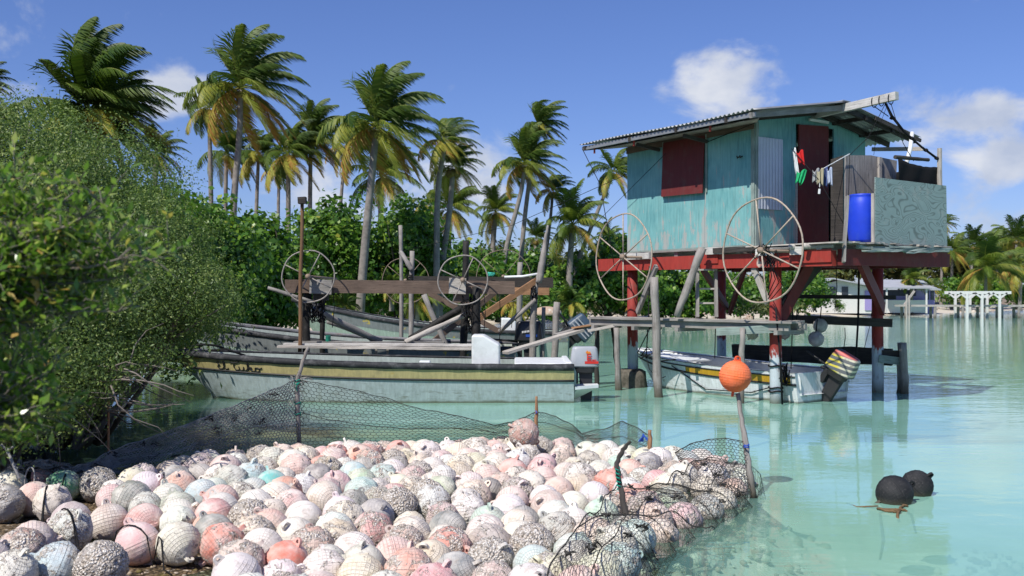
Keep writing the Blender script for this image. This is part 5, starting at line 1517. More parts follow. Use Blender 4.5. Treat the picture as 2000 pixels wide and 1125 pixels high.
# the long skiff in front
b1 = thing('motor_skiff', (1.03, 17.5, 0), 'long skiff with yellow band and white console, lettered El Tuko on its bow', 'boat', 'skiffs moored at the boat lifts', False, PI-.005)
L1 = 7.05
P, gz, hb_, kl = make_boat(b1, L1, 1.0, .625, .84, M['hull_blue'], M['band_yellow'], M['rubber'], (.37, .55), .2)
def lettering(root, strokes, org, ux, uz, size, mat, surf=None, r=.011, name='lettering', z0=0):
    mb = MB()
    for st in strokes:
        pts = []
        for i in range(len(st)):
            pts.append(st[i])
        # smooth by Chaikin
        for _ in range(2):
            q = [pts[0]]
            for a, b in zip(pts, pts[1:]): q += [(a[0]*.75+b[0]*.25, a[1]*.75+b[1]*.25), (a[0]*.25+b[0]*.75, a[1]*.25+b[1]*.75)]
            q.append(pts[-1]); pts = q
        mb.tube([surf(p[0]*size, p[1]*size) for p in pts], r, 6)
    return mb.build(name, mat, root, smooth=True, origin=(0, 0, 0))
# hand-painted script: E l  T u k o   (x to the right as read, y up)
ST = [
 [(.75,1.30),(.55,1.5),(.25,1.35),(.25,1.0),(.5,.82),(.2,.7),(.02,.35),(.2,.02),(.55,.05),(.75,.3)],
 [(.75,.3),(1.15,1.0),(1.2,1.45),(1.02,1.45),(.92,1.0),(.88,.4),(1.0,.05),(1.25,.1),(1.35,.3)],
 [(1.85,1.2),(1.95,1.42),(2.3,1.35),(2.7,1.38),(3.0,1.5)],
 [(2.6,1.38),(2.3,1.2),(2.15,.8),(2.12,.4),(2.3,.05),(2.6,.1),(2.75,.3)],
 [(2.75,.72),(2.72,.35),(2.85,.05),(3.1,.1),(3.25,.4),(3.3,.72)], [(3.3,.72),(3.25,.3),(3.4,.05),(3.6,.25)],
 [(3.6,.25),(3.95,1.0),(4.0,1.42),(3.85,1.35),(3.78,.8),(3.76,.02)], [(3.76,.45),(4.1,.75),(4.25,.62),(4.05,.42),(3.9,.42),(4.15,.15),(4.4,.05),(4.55,.2)],
 [(4.95,.68),(4.7,.72),(4.55,.4),(4.65,.05),(4.95,.05),(5.12,.35),(5.0,.66),(4.9,.6),(5.15,.55),(5.4,.72)]]
def surf1(a, b):
    # a = metres right of the start (towards the stern), b = metres up
    x = 6.16-a; s = x/L1
    lo = P(s, kl(s), 1); hi = P(s, 1, 1); f = .10+b*.62/(max(.05, (hi-lo).length))
    p = P(s, kl(s)+(1-kl(s))*f, 1); p.y += .014; return p
lettering(b1, ST, None, None, None, .168, M['black'], surf1, .0085)
mb = MB(); mb.prism([Vector((1.42, .18, .26)), Vector((.95, .18, .26)), Vector((.95, .18, .96)), Vector((1.02, .18, 1.0)), Vector((1.22, .18, 1.12)), Vector((1.42, .18, 1.12))], Vector((0, .60, 0)))
mb.xf(Matrix.Translation((.28, 0, 0))); mb.build('console', M['white_gel'], b1, origin=(0, 0, 0), bevel=.03)
mb = MB(); mb.box((.50, 0, .57), (.98, 1.6, .17)); mb.build('stern_seat', M['white_gel'], b1, origin=(0, 0, 0), bevel=.03)
mb = MB(); mb.box((.08, 0, .50), (.10, 1.75, .36)); mb.build('transom_cap', M['white_gel'], b1, origin=(0, 0, 0), bevel=.02)
for x in (4.42, 2.48):
    mb = MB(); mb.box((x, .72, .63), (.18, .12, .13)); mb.build('cleat_block', M['white_gel'], b1, origin=(0, 0, 0), bevel=.015)
for x in (3.4, 5.0): 
    mb = MB(); mb.box((x, 0, .44), (.32, 1.55 if x < 4 else 1.2, .05)); mb.build('thwart', M['white_gel'], b1, origin=(0, 0, 0), bevel=.015)
mb = MB(); mb.prism([Vector((-.02, .35, .22)), Vector((-.02, .85, .22)), Vector((-.42, .7, .24)), Vector((-.42, .45, .24))], Vector((0, 0, .05))); mb.build('swim_bracket', M['white_gel'], b1, origin=(0, 0, 0))
mb = MB(); mb.prism([Vector((-.02, .35, .0)), Vector((-.4, .55, .22)), Vector((-.02, .8, .22))], Vector((0, .02, 0))); mb.build('bracket_web', M['white_gel'], b1, origin=(0, 0, 0))
o, c = motor(b1, (-.02, .30, .52), M['cowl_grey'], 0.0, .96)
mb = MB(); mb.tube([Vector((6.3+.3*math.cos(a), .2*math.sin(a)+.1, .84+.10*abs(math.sin(a)))) for a in [k*.3 for k in range(12)]], .02, 6); mb.tube([Vector((6.2, .3, .84)), Vector((5.9, .35, .86)), Vector((5.6, .3, .75))], .02, 6); mb.build('bow_rope', M['rope_black'], b1, smooth=True, origin=(0, 0, 0))
mb = MB(); mb.box((-.315, .163, .13), (.24, .006, .045)); mb.build('stripe', M['mark_red'], o, origin=(0, 0, 0)) 
mb = MB()
for (x, z) in ((0, .0), (0, .045), (0, .09)): mb.box((-.27-x, .163, .175+z), (.075, .006, .02))
mb.box((-.245, .1635, .22), (.022, .006, .11)); mb.box((-.36, .163, .172), (.08, .006, .018))
mb.build('letter', M['mark_red'], o, origin=(0, 0, 0))
mb = MB(); mb.prism([Vector((-.23, .150, .285)), Vector((-.21, .150, .31)), Vector((-.24, .150, .345)), Vector((-.262, .150, .315)), Vector((-.285, .150, .33)), Vector((-.305, .150, .288))], Vector((0, .008, 0))); mb.build('flame_mark', M['mark_orange'], o, origin=(0, 0, 0))
# second skiff
b2 = thing('motor_skiff', (.10, 20.9, 0), 'pale green skiff with worn grey and yellow topsides, between the other two moored at left', 'boat', 'skiffs moored at the boat lifts', False, PI-.03)
P2_, _, _, _ = make_boat(b2, 7.0, 1.0, .74, 1.28, M['hull_green'], M['band_worn'], M['rubber'], (.42, .85), .2, False)
mb = MB(); mb.tube([P2_(s/30, 1, -1)+Vector((0, -.03, .03)) for s in range(31)], .035, 8); mb.build('far_rail', M['rail_worn'], b2, smooth=True, origin=(0, 0, 0))
mb = MB(); mb.box((.3, 0, .5), (.5, 1.6, .2)); mb.build('stern_seat', M['band_yellow'], b2, origin=(0, 0, 0), bevel=.02)
for x in (2.2, 4.0): mb = MB(); mb.box((x, 0, .5), (.3, 1.7, .05)); mb.build('thwart', M['white_boat'], b2, origin=(0, 0, 0))
o, c = motor(b2, (-.02, .1, .78), M['cowl_black'], 0.0, 1.15)
mb = MB()
for i in range(9): mb.box((-.09-.028*i, .168, .215+.004*i), (.018, .006, .035))
mb.build('lettering', M['mark_white'], o, origin=(0, 0, 0))
mb = MB(); mb.box((-.25, .168, .15), (.2, .006, .045)); mb.build('stripe', M['mark_blue'], o, origin=(0, 0, 0))
# third skiff, pulled up behind
b3 = thing('motor_skiff', (1.35, 26.2, 0), 'pale skiff with high dark rubbered bow, farthest of the three moored at left', 'boat', 'skiffs moored at the boat lifts', False, PI+.06)
make_boat(b3, 7.0, 1.05, .85, 1.70, M['hull_green'], M['band_worn'], M['rubber'], (.6, 1.3), .25, False, 1.0)
mb = MB(); mb.prism([Vector((1.7, .2, .3)), Vector((1.3, .2, .3)), Vector((1.3, .2, 1.12)), Vector((1.42, .2, 1.2)), Vector((1.66, .2, 1.2))], Vector((0, .6, 0))); mb.build('console', M['white_gel'], b3, origin=(0, 0, 0), bevel=.03)
o, c = motor(b3, (-.05, .2, .95), M['cowl_navy'], R(48), 1.35)
mb = MB()
for i in range(3): mb.box((-.2, .172, .12+.07*i), (.4, .006, .025))
mb.build('stripe', M['cowl_grey'], o, origin=(0, 0, 0))
# small boat under the hut
ang = math.atan2(.836, -.549)
b4 = thing('motor_skiff', (5.24, 16.93, .0), 'small white boat with yellow stripe and tilted striped motor, floating under the hut', 'boat', 'skiffs moored at the boat lifts', False, ang+R(2))
M['band_amber'] = paint('band_amber', (.52, .30, .02), (.7, .72, .7), .22, .5, (1, 1, 1), 2)
P4, gz4, hb4, kl4 = make_boat(b4, 4.75, .78, .50, .70, M['white_boat'], M['white_boat'], M['white_gel'], (.30, .56), .14, True, .6, rail_r=.026, cap_mat=M['white_gel'], inner=M['white_gel'])
mb = MB(); mb.grid(lambda u, v: P4(.02+.50*u, kl4(.02+.5*u)+(.88-kl4(.02+.5*u))*v, 1)+Vector((0, .012, 0)), 16, 3); mb.build('stripe', M['band_amber'], b4, origin=(0, 0, 0))
mb = MB(); mb.tube([P4(i/30, 1, 1)+Vector((0, .012, .0)) for i in range(31)], .001, 6); mb.tube([P4(i/30, .90, 1)+Vector((0, .014, .0)) for i in range(31)], .011, 6); mb.tube([P4(i/30, .9, -1)+Vector((0, -.012, .0)) for i in range(31)], .011, 6); mb.build('gunwale_trim', M['black'], b4, smooth=True, origin=(0, 0, 0))
mb = MB(); mb.box((.05, 0, .32), (.06, 1.3, .34)); mb.build('transom_board', M['wood_tan'], b4, origin=(0, 0, 0))
mb = MB(); mb.box((.55, 0, .30), (.4, 1.25, .05)); mb.box((2.2, 0, .33), (.3, 1.3, .05)); mb.build('thwart', M['wood_grey'], b4, origin=(0, 0, 0))
mb = MB(); mb.prism([Vector((3.0, -.5, .5)), Vector((3.0, .5, .5)), Vector((4.3, .12, .62)), Vector((4.3, -.12, .62))], Vector((0, 0, .03))); mb.build('foredeck', M['white_gel'], b4, origin=(0, 0, 0))
mb = MB(); mb.tube([P4(.02, .75, 1)+Vector((0, .03, 0)), P4(.2, .35, 1)+Vector((0, .03, 0)), P4(.42, .3, 1)+Vector((0, .03, 0)), P4(.6, .85, 1)+Vector((0, .03, 0))], .01, 6); mb.build('grab_line', M['rope_black'], b4, origin=(0, 0, 0))
def striped():
    t = NT('cowl_striped'); v = t.coord('Object', (1, 1, 1), (0, R(-12), 0)); sp = t.n('ShaderNodeSeparateXYZ'); t.l(v, sp.inputs[0])
    s = t.math('FRACT', t.math('MULTIPLY', sp.outputs[2], 11)); n = t.noise(v, 9, 3)
    st = t.mapr(t.math('ADD', s, t.math('MULTIPLY', n, .3)), .52, .56)
    c = t.mix(st, (.52, .5, .38), (.10, .11, .12))
    yl = t.mapr(t.math('ADD', sp.outputs[0], t.math('MULTIPLY', sp.outputs[1], .0)), -.28, -.2)
    c = t.mix(t.math('MULTIPLY', yl, t.math('SUBTRACT', 1.0, st)), c, (.6, .5, .06))
    c = t.mix(t.mapr(sp.outputs[2], .30, .33), c, (.5, .10, .09))
    c = t.mix(t.mapr(sp.outputs[2], .37, .385), c, (.05, .06, .07)); c = t.mix(t.mapr(t.noise(v, 14, 6, .7), .5, .64, 0, .7), c, (.12, .12, .11))
    return t.done(t.pr(c, .5, None, .4))
o, c = motor(b4, (-.06, -.05, .56), striped(), R(30), .96, R(14))

# ---------------------------------------------------------------- boat lift over the skiffs
lift = 'boat lift of brown beams and dark posts standing among the skiffs'
def post3(x, y0, x2, y1, d, r, mat, label, name='lift_post', cat='post', r1=None, wob=.012, grp=None, d2=None):
    a = W(x2, y1, d2 or d); b = W(x, y0, d)
    return stick(name, [a, a.lerp(b, .5)+Vector((random.uniform(-wob, wob)*2, 0, 0)), b], [r, r, r1 or r*.9], mat, label, cat, wob=wob, group=grp)
bar('lift_beam', W(557, 559, 18.95), W(1005, 562, 19.35), .08, .25, 'wood_brown', 'long brown timber across the near side of the boat lift, both small wheels in front of it', 'beam', seg=10, wav=.004)
bar('lift_beam', W(808, 549, 21.6), W(1080, 552, 21.9), .09, .22, 'wood_dark', 'darker timber across the far side of the boat lift', 'beam', seg=6, wav=.004)
bar('lift_beam', W(1000, 567, 23.5), W(1073, 568, 23.4), .06, .2, 'wood_tan', 'short orange brown timber behind the right end of the boat lift', 'beam')
bar('block', W(605, 559, 18.88), W(648, 561, 18.88), .05, .27, 'wood_grey', 'grey square board on the long brown beam behind the left small wheel', 'board')
bar('block', W(877, 558, 19.1), W(910, 559, 19.1), .05, .3, 'wood_pale', 'whitish square board on the long brown beam behind the right small wheel', 'board')
bar('block', W(885, 581, 19.2), W(916, 582, 19.2), .06, .2, 'wood_brown', 'small brown board hanging under the whitish one', 'board')
bar('block', W(612, 578, 19.0), W(642, 579, 19.0), .06, .16, 'wood_dark', 'small dark board hanging below the pale one at the left wheel', 'board')
w3 = W(602, 540, 18.7); w4 = W(904, 547, 18.9)
VX = Vector((1, .04, 0)).normalized()
wheel(w3, .485, .013, 'wheel_grey', 'small grey hand wheel at the left end of the long brown beam', g_, (VX, Vector((0, 0, 1))), 4, R(63), w3+Vector((0, 3.0, 0)))
wheel(w4, .465, .013, 'wheel_grey', 'small grey hand wheel before the whitish board on the brown beam', g_, (VX, Vector((0, 0, 1))), 4, R(65), w4+Vector((0, 2.9, 0)))
w5 = W(792, 548, 26.0); w6 = W(983, 540, 27.0)
wheel(w5, .60, .009, 'rust', 'thin rusty hand wheel far behind the forked pole', g_, (VX, Vector((0, 0, 1))), 4, R(50))
wheel(w6, .72, .009, 'rust', 'thin rusty hand wheel farthest back, behind the diagonal braces', g_, (VX, Vector((0, 0, 1))), 4, R(50))
T_ = [ # top px,y, bottom px,y, depth, radius, material, label
 (600, 545, 598, 775, 19.15, .075, 'tarred', 'black rubber wrapped post under the left small wheel'),
 (630, 560, 629, 760, 20.0, .05, 'tarred', 'black post just right of the left small wheel'),
 (910, 470, 904, 760, 19.9, .07, 'tarred', 'tall black post behind the right small wheel'),
 (930, 560, 926, 765, 19.2, .085, 'tarred', 'thick black lumpy post right of the right small wheel'),
 (805, 490, 800, 720, 21.8, .058, 'pole', 'thick grey forked post rising through the brown beam'),
 (782, 440, 784, 700, 23.0, .048, 'pole', 'thin grey pole just left of the forked post'),
 (1016, 512, 1012, 640, 24.5, .07, 'pole', 'grey pole stub behind the right part of the lift'),
 (1045, 552, 1038, 745, 20.6, .075, 'pole', 'grey post carrying the right end of the lift'),
 (1088, 590, 1078, 745, 20.2, .07, 'pole', 'weathered post that the sloping plank rests on'),
 (1062, 600, 1058, 740, 20.8, .045, 'pole', 'thin post between the two at the sloping plank'),
 (1030, 625, 1031, 720, 22.0, .035, 'pole', 'slim stake beside the black motor'),
 (1166, 645, 1165, 757, 19.4, .05, 'wood_dark', 'dark boardwalk pile farthest left'),
 (1197, 640, 1212, 757, 19.9, .045, 'wood_dark', 'dark slanting boardwalk pile behind the pale one'),
 (1204, 640, 1212, 762, 18.9, .06, 'pole', 'pale boardwalk pile left of the concrete footing'),
 (1278, 541, 1290, 772, 17.6, .075, 'pole', 'tall pale pole standing up through the boardwalk'),
 (1450, 640, 1449, 780, 16.6, .05, 'pole', 'grey pile under the boardwalk behind the orange float'),
 (1758, 669, 1755, 766, 18.4, .06, 'pole', 'left one of the twin jetty piles at far right'),
 (1764, 669, 1768, 768, 18.2, .07, 'pole', 'right one of the twin jetty piles at far right'),
 (590, 388, 583, 720, 18.6, .036, 'wood_pole', 'tall square brown pole with a small box on top')]
for (x, y0, x2, y1, d, r, m_, l) in T_:
    b = W(x2, y1, d); b.z = -.75; post3(x, y0, x2+(b.z*0), 575+(CH+.75)/d*FP, d, r, m_, l)
bar('pole_box', W(583, 392, 18.55), W(598, 391, 18.55), .16, .12, 'wood_dark', 'small weathered box on top of the tall brown pole', 'box')
# forked limb and tall bent pole
stick('branch', [W(805, 528, 21.75), W(793, 508, 21.75), W(782, 492, 21.9)], [.06, .05, .045], 'pole', 'short limb forking from the thick grey post', 'pole')
stick('bent_pole', [W(1052, 552, 20.5), W(1057, 525, 20.5), W(1061, 500, 20.5), W(1065, 470, 20.6), W(1070, 440, 20.6)], [.075, .07, .06, .04, .02], 'pole', 'bent driftwood pole rising above the right end of the lift')
mb = MB(); mb.tube([W(985, 541, 20.6), W(1020, 540, 20.6), W(1050, 535, 20.5)], .025, 8); tag(mb.build('pipe', M['white_gel'], smooth=True), 'white pipe lying along the top of the far beam', 'pipe')
D_ = [ # diagonals
 ((612, 605, 19.3), (742, 668, 20.2), .075, 'wood_grey', 'grey diagonal log from the left post down to the planks'),
 ((640, 628, 20.5), (745, 665, 21.5), .05, 'wood_grey', 'thinner grey log beside the left diagonal log'),
 ((915, 612, 19.5), (792, 668, 18.9), .055, 'wood_pale', 'pale diagonal pole from the black post down to the planks'),
 ((905, 600, 20.3), (800, 662, 20.4), .07, 'tarred', 'dark diagonal brace beside the pale diagonal pole'),
 ((828, 575, 21.5), (878, 690, 21.5), .06, 'wood_grey', 'grey curved brace running down right of the forked post'),
 ((1052, 545, 20.6), (930, 625, 20.0), .06, 'wood_tan', 'long tan brace rising right to the bent pole'),
 ((980, 560, 23.0), (830, 680, 22.0), .06, 'wood_brown', 'long brown brace crossing behind the black posts'),
 ((838, 572, 22.6), (980, 650, 22.6), .06, 'wood_brown', 'brown brace falling right behind the right small wheel'),
 ((1046, 585, 20.5), (975, 648, 20.5), .05, 'pole', 'grey stick leaning right against the end post'),
 ((523, 562, 18.8), (612, 590, 18.9), .035, 'wood_grey', 'thin grey pole sticking out left below the left small wheel')]
for a, b, r, m_, l in D_:
    if m_ in ('wood_tan', 'wood_brown'): bar('brace', W(*a), W(*b), .05, r*2.2, m_, l, 'brace', up=(0, 1, 0)) if False else bar('brace', W(*a), W(*b), .06, r*2.0, m_, l, 'brace')
    else: stick('brace', [W(*a), W(*b)], [r, r*.9], m_, l, 'brace', wob=.01)
def tangle(px, py, d, n, w, h, label):
    mb = MB(); c = W(px, py, d); last = c
    for k in range(n):
        pts = [last]; 
        for q in range(3): pts.append(c+Vector((random.uniform(-w, w), random.uniform(-.08, .08), random.uniform(-h, h))))
        mb.tube(pts, random.uniform(.006, .014), 5); last = pts[-1]
    tag(mb.build('rope_tangle', M['rope_black'], smooth=True), label, 'rope')
tangle(618, 600, 19.1, 16, .22, .32, 'black ropes knotted round the posts under the left small wheel')
tangle(920, 612, 19.2, 18, .2, .4, 'black ropes knotted round the thick black post right of the console')
tangle(800, 540, 21.7, 6, .1, .12, 'black rope lashed round the fork of the thick grey post')
tangle(1043, 575, 20.5, 8, .08, .2, 'black rope lashed round the post at the right end of the lift')
for (x, y0, y1, d, l) in ((650, 560, 640, 19.0, 'thin hanging cord just right of the left small wheel'), (945, 565, 660, 19.1, 'thin hanging cord right of the thick black post'), (975, 565, 690, 19.6, 'thin hanging cord between the thick black post and the end post'), (1000, 560, 640, 21.6, 'thin hanging cord from the far beam of the lift')):
    rope('rope', [W(x, y0, d), W(x+3, (y0+y1)/2, d), W(x-1, y1, d)], .008, 'rope_black', l)
# plank walk between the boats
def plank(a, b, w, h, mat, label, **k): return bar('plank', a, b, w, h, mat, label, 'plank', **k)
gp_ = None
plank(W(555, 672, 18.75), W(930, 674, 18.75), .22, .04, 'wood_white', 'long pale plank of the walkway between the first two skiffs, the front one', seg=8, wav=.004, jit=.004)
plank(W(543, 677, 18.5), W(925, 681, 18.55), .2, .045, 'wood_pale', 'split pale plank lying lowest of the walkway, its left tip farthest out', seg=8, wav=.005, jit=.005)
plank(W(575, 668, 19.05), W(868, 669, 19.05), .2, .03, 'wood_grey', 'greyer plank at the back of the walkway between the skiffs', seg=6, wav=.004, jit=.004)
for (x, l) in ((735, 'left'), (757, 'right')):
    bar('bracket', W(x, 676, 18.7), W(x, 694, 18.7), .04, .04, 'wood_pale', 'small pale bracket under the walkway planks, the %s of two' % l, 'bracket')
mb = MB(); mb.lathe((0, 0, 0), [(.045, 0), (.05, .02), (.05, .12), (.055, .125), (.05, .13)], 14); mb.xf(Matrix.Translation(W(641, 669, 19.0))); M['cup'] = plain('cup_green', (.02, .25, .17), .5)
tag(mb.build('tin', M['cup'], smooth=True), 'small green tin standing on the walkway plank', 'tin')
mb = MB(); 
for k in range(6): mb.tube([W(960+random.uniform(-8, 8), 536+random.uniform(-3, 3), 21.6) for _ in range(4)], .03, 6)
M['cl_teal'] = plain('cloth_teal', (.05, .4, .3), .9); tag(mb.build('net_bundle', M['cl_teal'], smooth=True), 'teal bundle of net resting on the far beam of the lift', 'bundle'); 
plank(W(987, 689, 18.8), W(1135, 645, 19.6), .24, .05, 'wood_pale', 'long pale plank sloping up from the console to the boardwalk, lower of two', seg=6, wav=.006)
plank(W(1085, 655, 19.6), W(1190, 626, 19.9), .26, .05, 'wood_grey', 'grey plank sloping up to the boardwalk, upper of two', seg=5, wav=.006)
# boardwalk below the hut
bw = thing('boardwalk', W(1350, 628, 18), 'narrow grey boardwalk on piles leading under the hut', 'boardwalk')
A = [W(1150, 636, 19.3), W(1240, 626, 18.9)]
pA, pB = W(1172, 620, 19.6), W(1560, 633, 16.35)
pA.z = pB.z = 1.35
dv = (pB-pA).normalized(); sv = Vector((dv.y, -dv.x, 0))
off = -.30
for k in range(5):
    st_ = random.uniform(-.35, .2); en = random.uniform(-.15, .1)
    mb = MB(); mb.beam(pA+dv*st_-sv*(off+k*.14), pB+dv*en-sv*(off+k*.14), .13, .035, seg=8, wav=.004, jit=.004)
    mb.build('board', M[random.choice(['wood_pale', 'wood_grey'])], bw)
for f in (-.27, .22):
    mb = MB(); mb.beam(pA-sv*f+Vector((0, 0, -.08)), pB-sv*f+Vector((0, 0, -.08)), .06, .12, seg=4, wav=.004); mb.build('stringer', M['wood_grey'], bw)
for i in range(5):
    q = pA.lerp(pB, .04+.23*i); mb = MB(); mb.beam(q+sv*.4+Vector((0, 0, -.17)), q-sv*.4+Vector((0, 0, -.17)), .07, .07); mb.build('bearer', M['wood_grey'], bw)
mb = MB(); mb.beam(W(1120, 640, 19.7), W(1242, 622, 19.3), .3, .035, seg=4, wav=.005); mb.build('board', M['wood_tan'], bw)
mb = MB(); mb.beam(W(1150, 646, 19.2), W(1225, 632, 18.9), .12, .05, seg=4, wav=.005); mb.build('board', M['wood_pale'], bw)
# wires
rope('wire', [W(1137, 290, 19.6), W(1172, 360, 19.4), W(1200, 520, 18.9)], .007, 'rope_black', 'thin dark wire falling from the left eave past the left large wheel', 'wire')
rope('wire', [W(745, 500, 30), W(1000, 440, 25), W(1225, 340, 20), W(1475, 240, 16.9)], .006, 'rope_black', 'long thin wire rising from the trees to the hut eave, upper of two', 'wire')
rope('wire', [W(1100, 500, 22), W(1190, 410, 20), W(1300, 300, 18.6)], .005, 'rope_black', 'thin wire crossing the hut wall toward the shutter, lower of two', 'wire')
mb = MB(); 
for (y) in (700, 742, 770):
    mb.tube([Vector((4.36, 16.62, CH+(575-y)/16.5*FP**0*16.5/FP*1))+Vector((.11*math.cos(a), .11*math.sin(a), .01*math.sin(3*a)+(0))) for a in [k*PI/8 for k in range(17)]], .012, 6)
for v in mb.v: pass
mb.v = []; mb.f = []; mb.uv = []
for z in (.62, .2, .26): mb.tube([Vector((4.36+.115*math.cos(a), 16.62+.115*math.sin(a), z+.01*math.sin(3*a))) for a in [k*PI/8 for k in range(17)]], .014, 6)
for k in range(7):
    q = Vector((4.46, 16.5, .5)); mb.tube([q+Vector((random.uniform(-.08, .1), random.uniform(-.06, .06), random.uniform(-.22, .18))) for _ in range(4)], .012, 5)
tag(mb.build('rope_coil', M['rope_black'], smooth=True), 'black rope wound round the front stilt above the water', 'rope')
mb = MB(); mb.tube([W(1245, 690, 18.8), W(1270, 640, 18.7), W(1290, 600, 18.6)], .01, 5)
mb.tube([W(1262, 695, 18.8), W(1268, 720, 18.7), W(1285, 742, 18.6), W(1300, 735, 18.5)], .008, 5); mb.tube([W(1255, 692, 18.9), W(1290, 705, 18.6), W(1320, 702, 18.5)], .012, 5); mb.tube([W(1250, 700, 18.8), W(1275, 690, 18.7), W(1265, 678, 18.7), W(1252, 695, 18.8)], .014, 5)
tag(mb.build('mooring_line', M['rope_black'], smooth=True), 'black mooring line looped from the bow of the small boat', 'rope')
# ---------------------------------------------------------------- coconut palms
def palm_crown(seed, n=26, Lf=4.0, wind=.55, old=.25, leaf=52, wdir=Vector((1, .12, 0))):
    """fronds blown over to the right; returns vertex, face and uv arrays, origin at the crown's heart"""
    rnd = random.Random(seed); V = []; F = []; U = []
    for k in range(n):
        az_ = rnd.uniform(0, 2*PI); q = (k+.5)/n
        elv = R(80)-q*R(106)+rnd.uniform(-.15, .15)
        d = Vector((math.cos(az_)*math.cos(elv), math.sin(az_)*math.cos(elv), math.sin(elv)))
        L = Lf*rnd.uniform(.8, 1.08)*(1-.15*abs(q-.5)); p = Vector((0, 0, 0)); w = wind*rnd.uniform(.6, 1.3)
        tint = rnd.random()*.55 if q < .55 else .25+rnd.random()*.55
        if q > 1-old and rnd.random() < .5: tint = rnd.uniform(.8, 1)
        seg = 13; rach = []; ups = []
        for i in range(seg+1):
            rach.append(p.copy()); t = i/seg
            d = (d+Vector((0, 0, -1))*(.105+.06*q)*(.4+t)*1.05+wdir*w*.16*(.3+t)).normalized()
            p = p+d*(L/seg)
        # rachis
        pr = None
        for i in range(seg+1):
            T = (rach[min(i+1, seg)]-rach[max(i-1, 0)]).normalized(); sd = T.cross(Vector((0, 0, 1)))
            if sd.length < .05: sd = Vector((0, 1, 0))
            sd.normalize(); up = sd.cross(T); w_ = .035*(1-.75*i/seg)
            n0 = len(V); V += [rach[i]+sd*w_, rach[i]-sd*w_, rach[i]+up*w_*1.2]
            if pr is not None:
                for a, b in ((0, 1), (1, 2), (2, 0)):
                    F.append((pr+a, pr+b, n0+b, n0+a)); U += [(max(.6, tint), 0)]*4
            pr = n0
        for j in range(leaf):
            t = .14+.86*(j/leaf)**.95; x = t*seg; i = min(int(x), seg-1); f = x-i; c = rach[i].lerp(rach[i+1], f)
            T = (rach[i+1]-rach[i]).normalized(); sd = T.cross(Vector((0, 0, 1)))
            if sd.length < .05: sd = Vector((0, 1, 0))
            sd.normalize(); up = sd.cross(T).normalized()
            ll = Lf*.25*(math.sin(PI*min(1, .22+.78*t))**.6+.12)*rnd.uniform(.85, 1.1); wd = .070*Lf/4
            for s in (-1, 1):
                dr = (sd*s*.85+T*(.5+.4*t)+up*(.25)+Vector((0, 0, -.35-.25*q))+wdir*w*.8*rnd.uniform(.6, 1.4)).normalized()
                m = c+dr*ll*.5; e = c+(dr+Vector((0, 0, -.35))+wdir*w*.4).normalized()*ll
                wv = T*wd
                n0 = len(V); V += [c-wv*.4, c+wv*.4, m+wv*.55, m-wv*.55, e]
                tt = min(1, max(0, tint+rnd.uniform(-.12, .12)))
                F.append((n0, n0+1, n0+2, n0+3)); U += [(tt, t)]*4
                F.append((n0+3, n0+2, n0+4, n0+4)); U += [(tt, t)]*4
    V = np.array([tuple(v) for v in V]); return V, F, np.array(U)
def fr_mesh(name, V, F, U, mat):
    me = bpy.data.meshes.new(name)
    Ff = [f if f[2] != f[3] else f[:3] for f in F]
    Uf = []; k = 0
    for f in F:
        Uf += [tuple(u) for u in U[k:k+(4 if f[2] != f[3] else 3)]]; k += 4
    me.from_pydata([tuple(v) for v in V], [], Ff); l = me.uv_layers.new(name='UVMap'); l.data.foreach_set('uv', np.array(Uf).astype(np.float32).ravel())
    me.materials.append(mat); me.update(); return me
CROWN = {}
for nm, (sd_, n_, w_, o_, lf_) in {'a': (1, 35, .85, .25, 56), 'b': (2, 30, .65, .35, 52), 'c': (3, 27, .55, .4, 46), 'd': (4, 33, .9, .25, 50), 'e': (5, 28, .35, .35, 46), 'f': (8, 25, .8, .45, 44), 'g': (13, 46, .88, .12, 60)}.items():
    CROWN[nm] = fr_mesh('crown', *palm_crown(sd_, n_, 4.0, w_, o_, lf_), M['palm_leaf'])
NUT = None
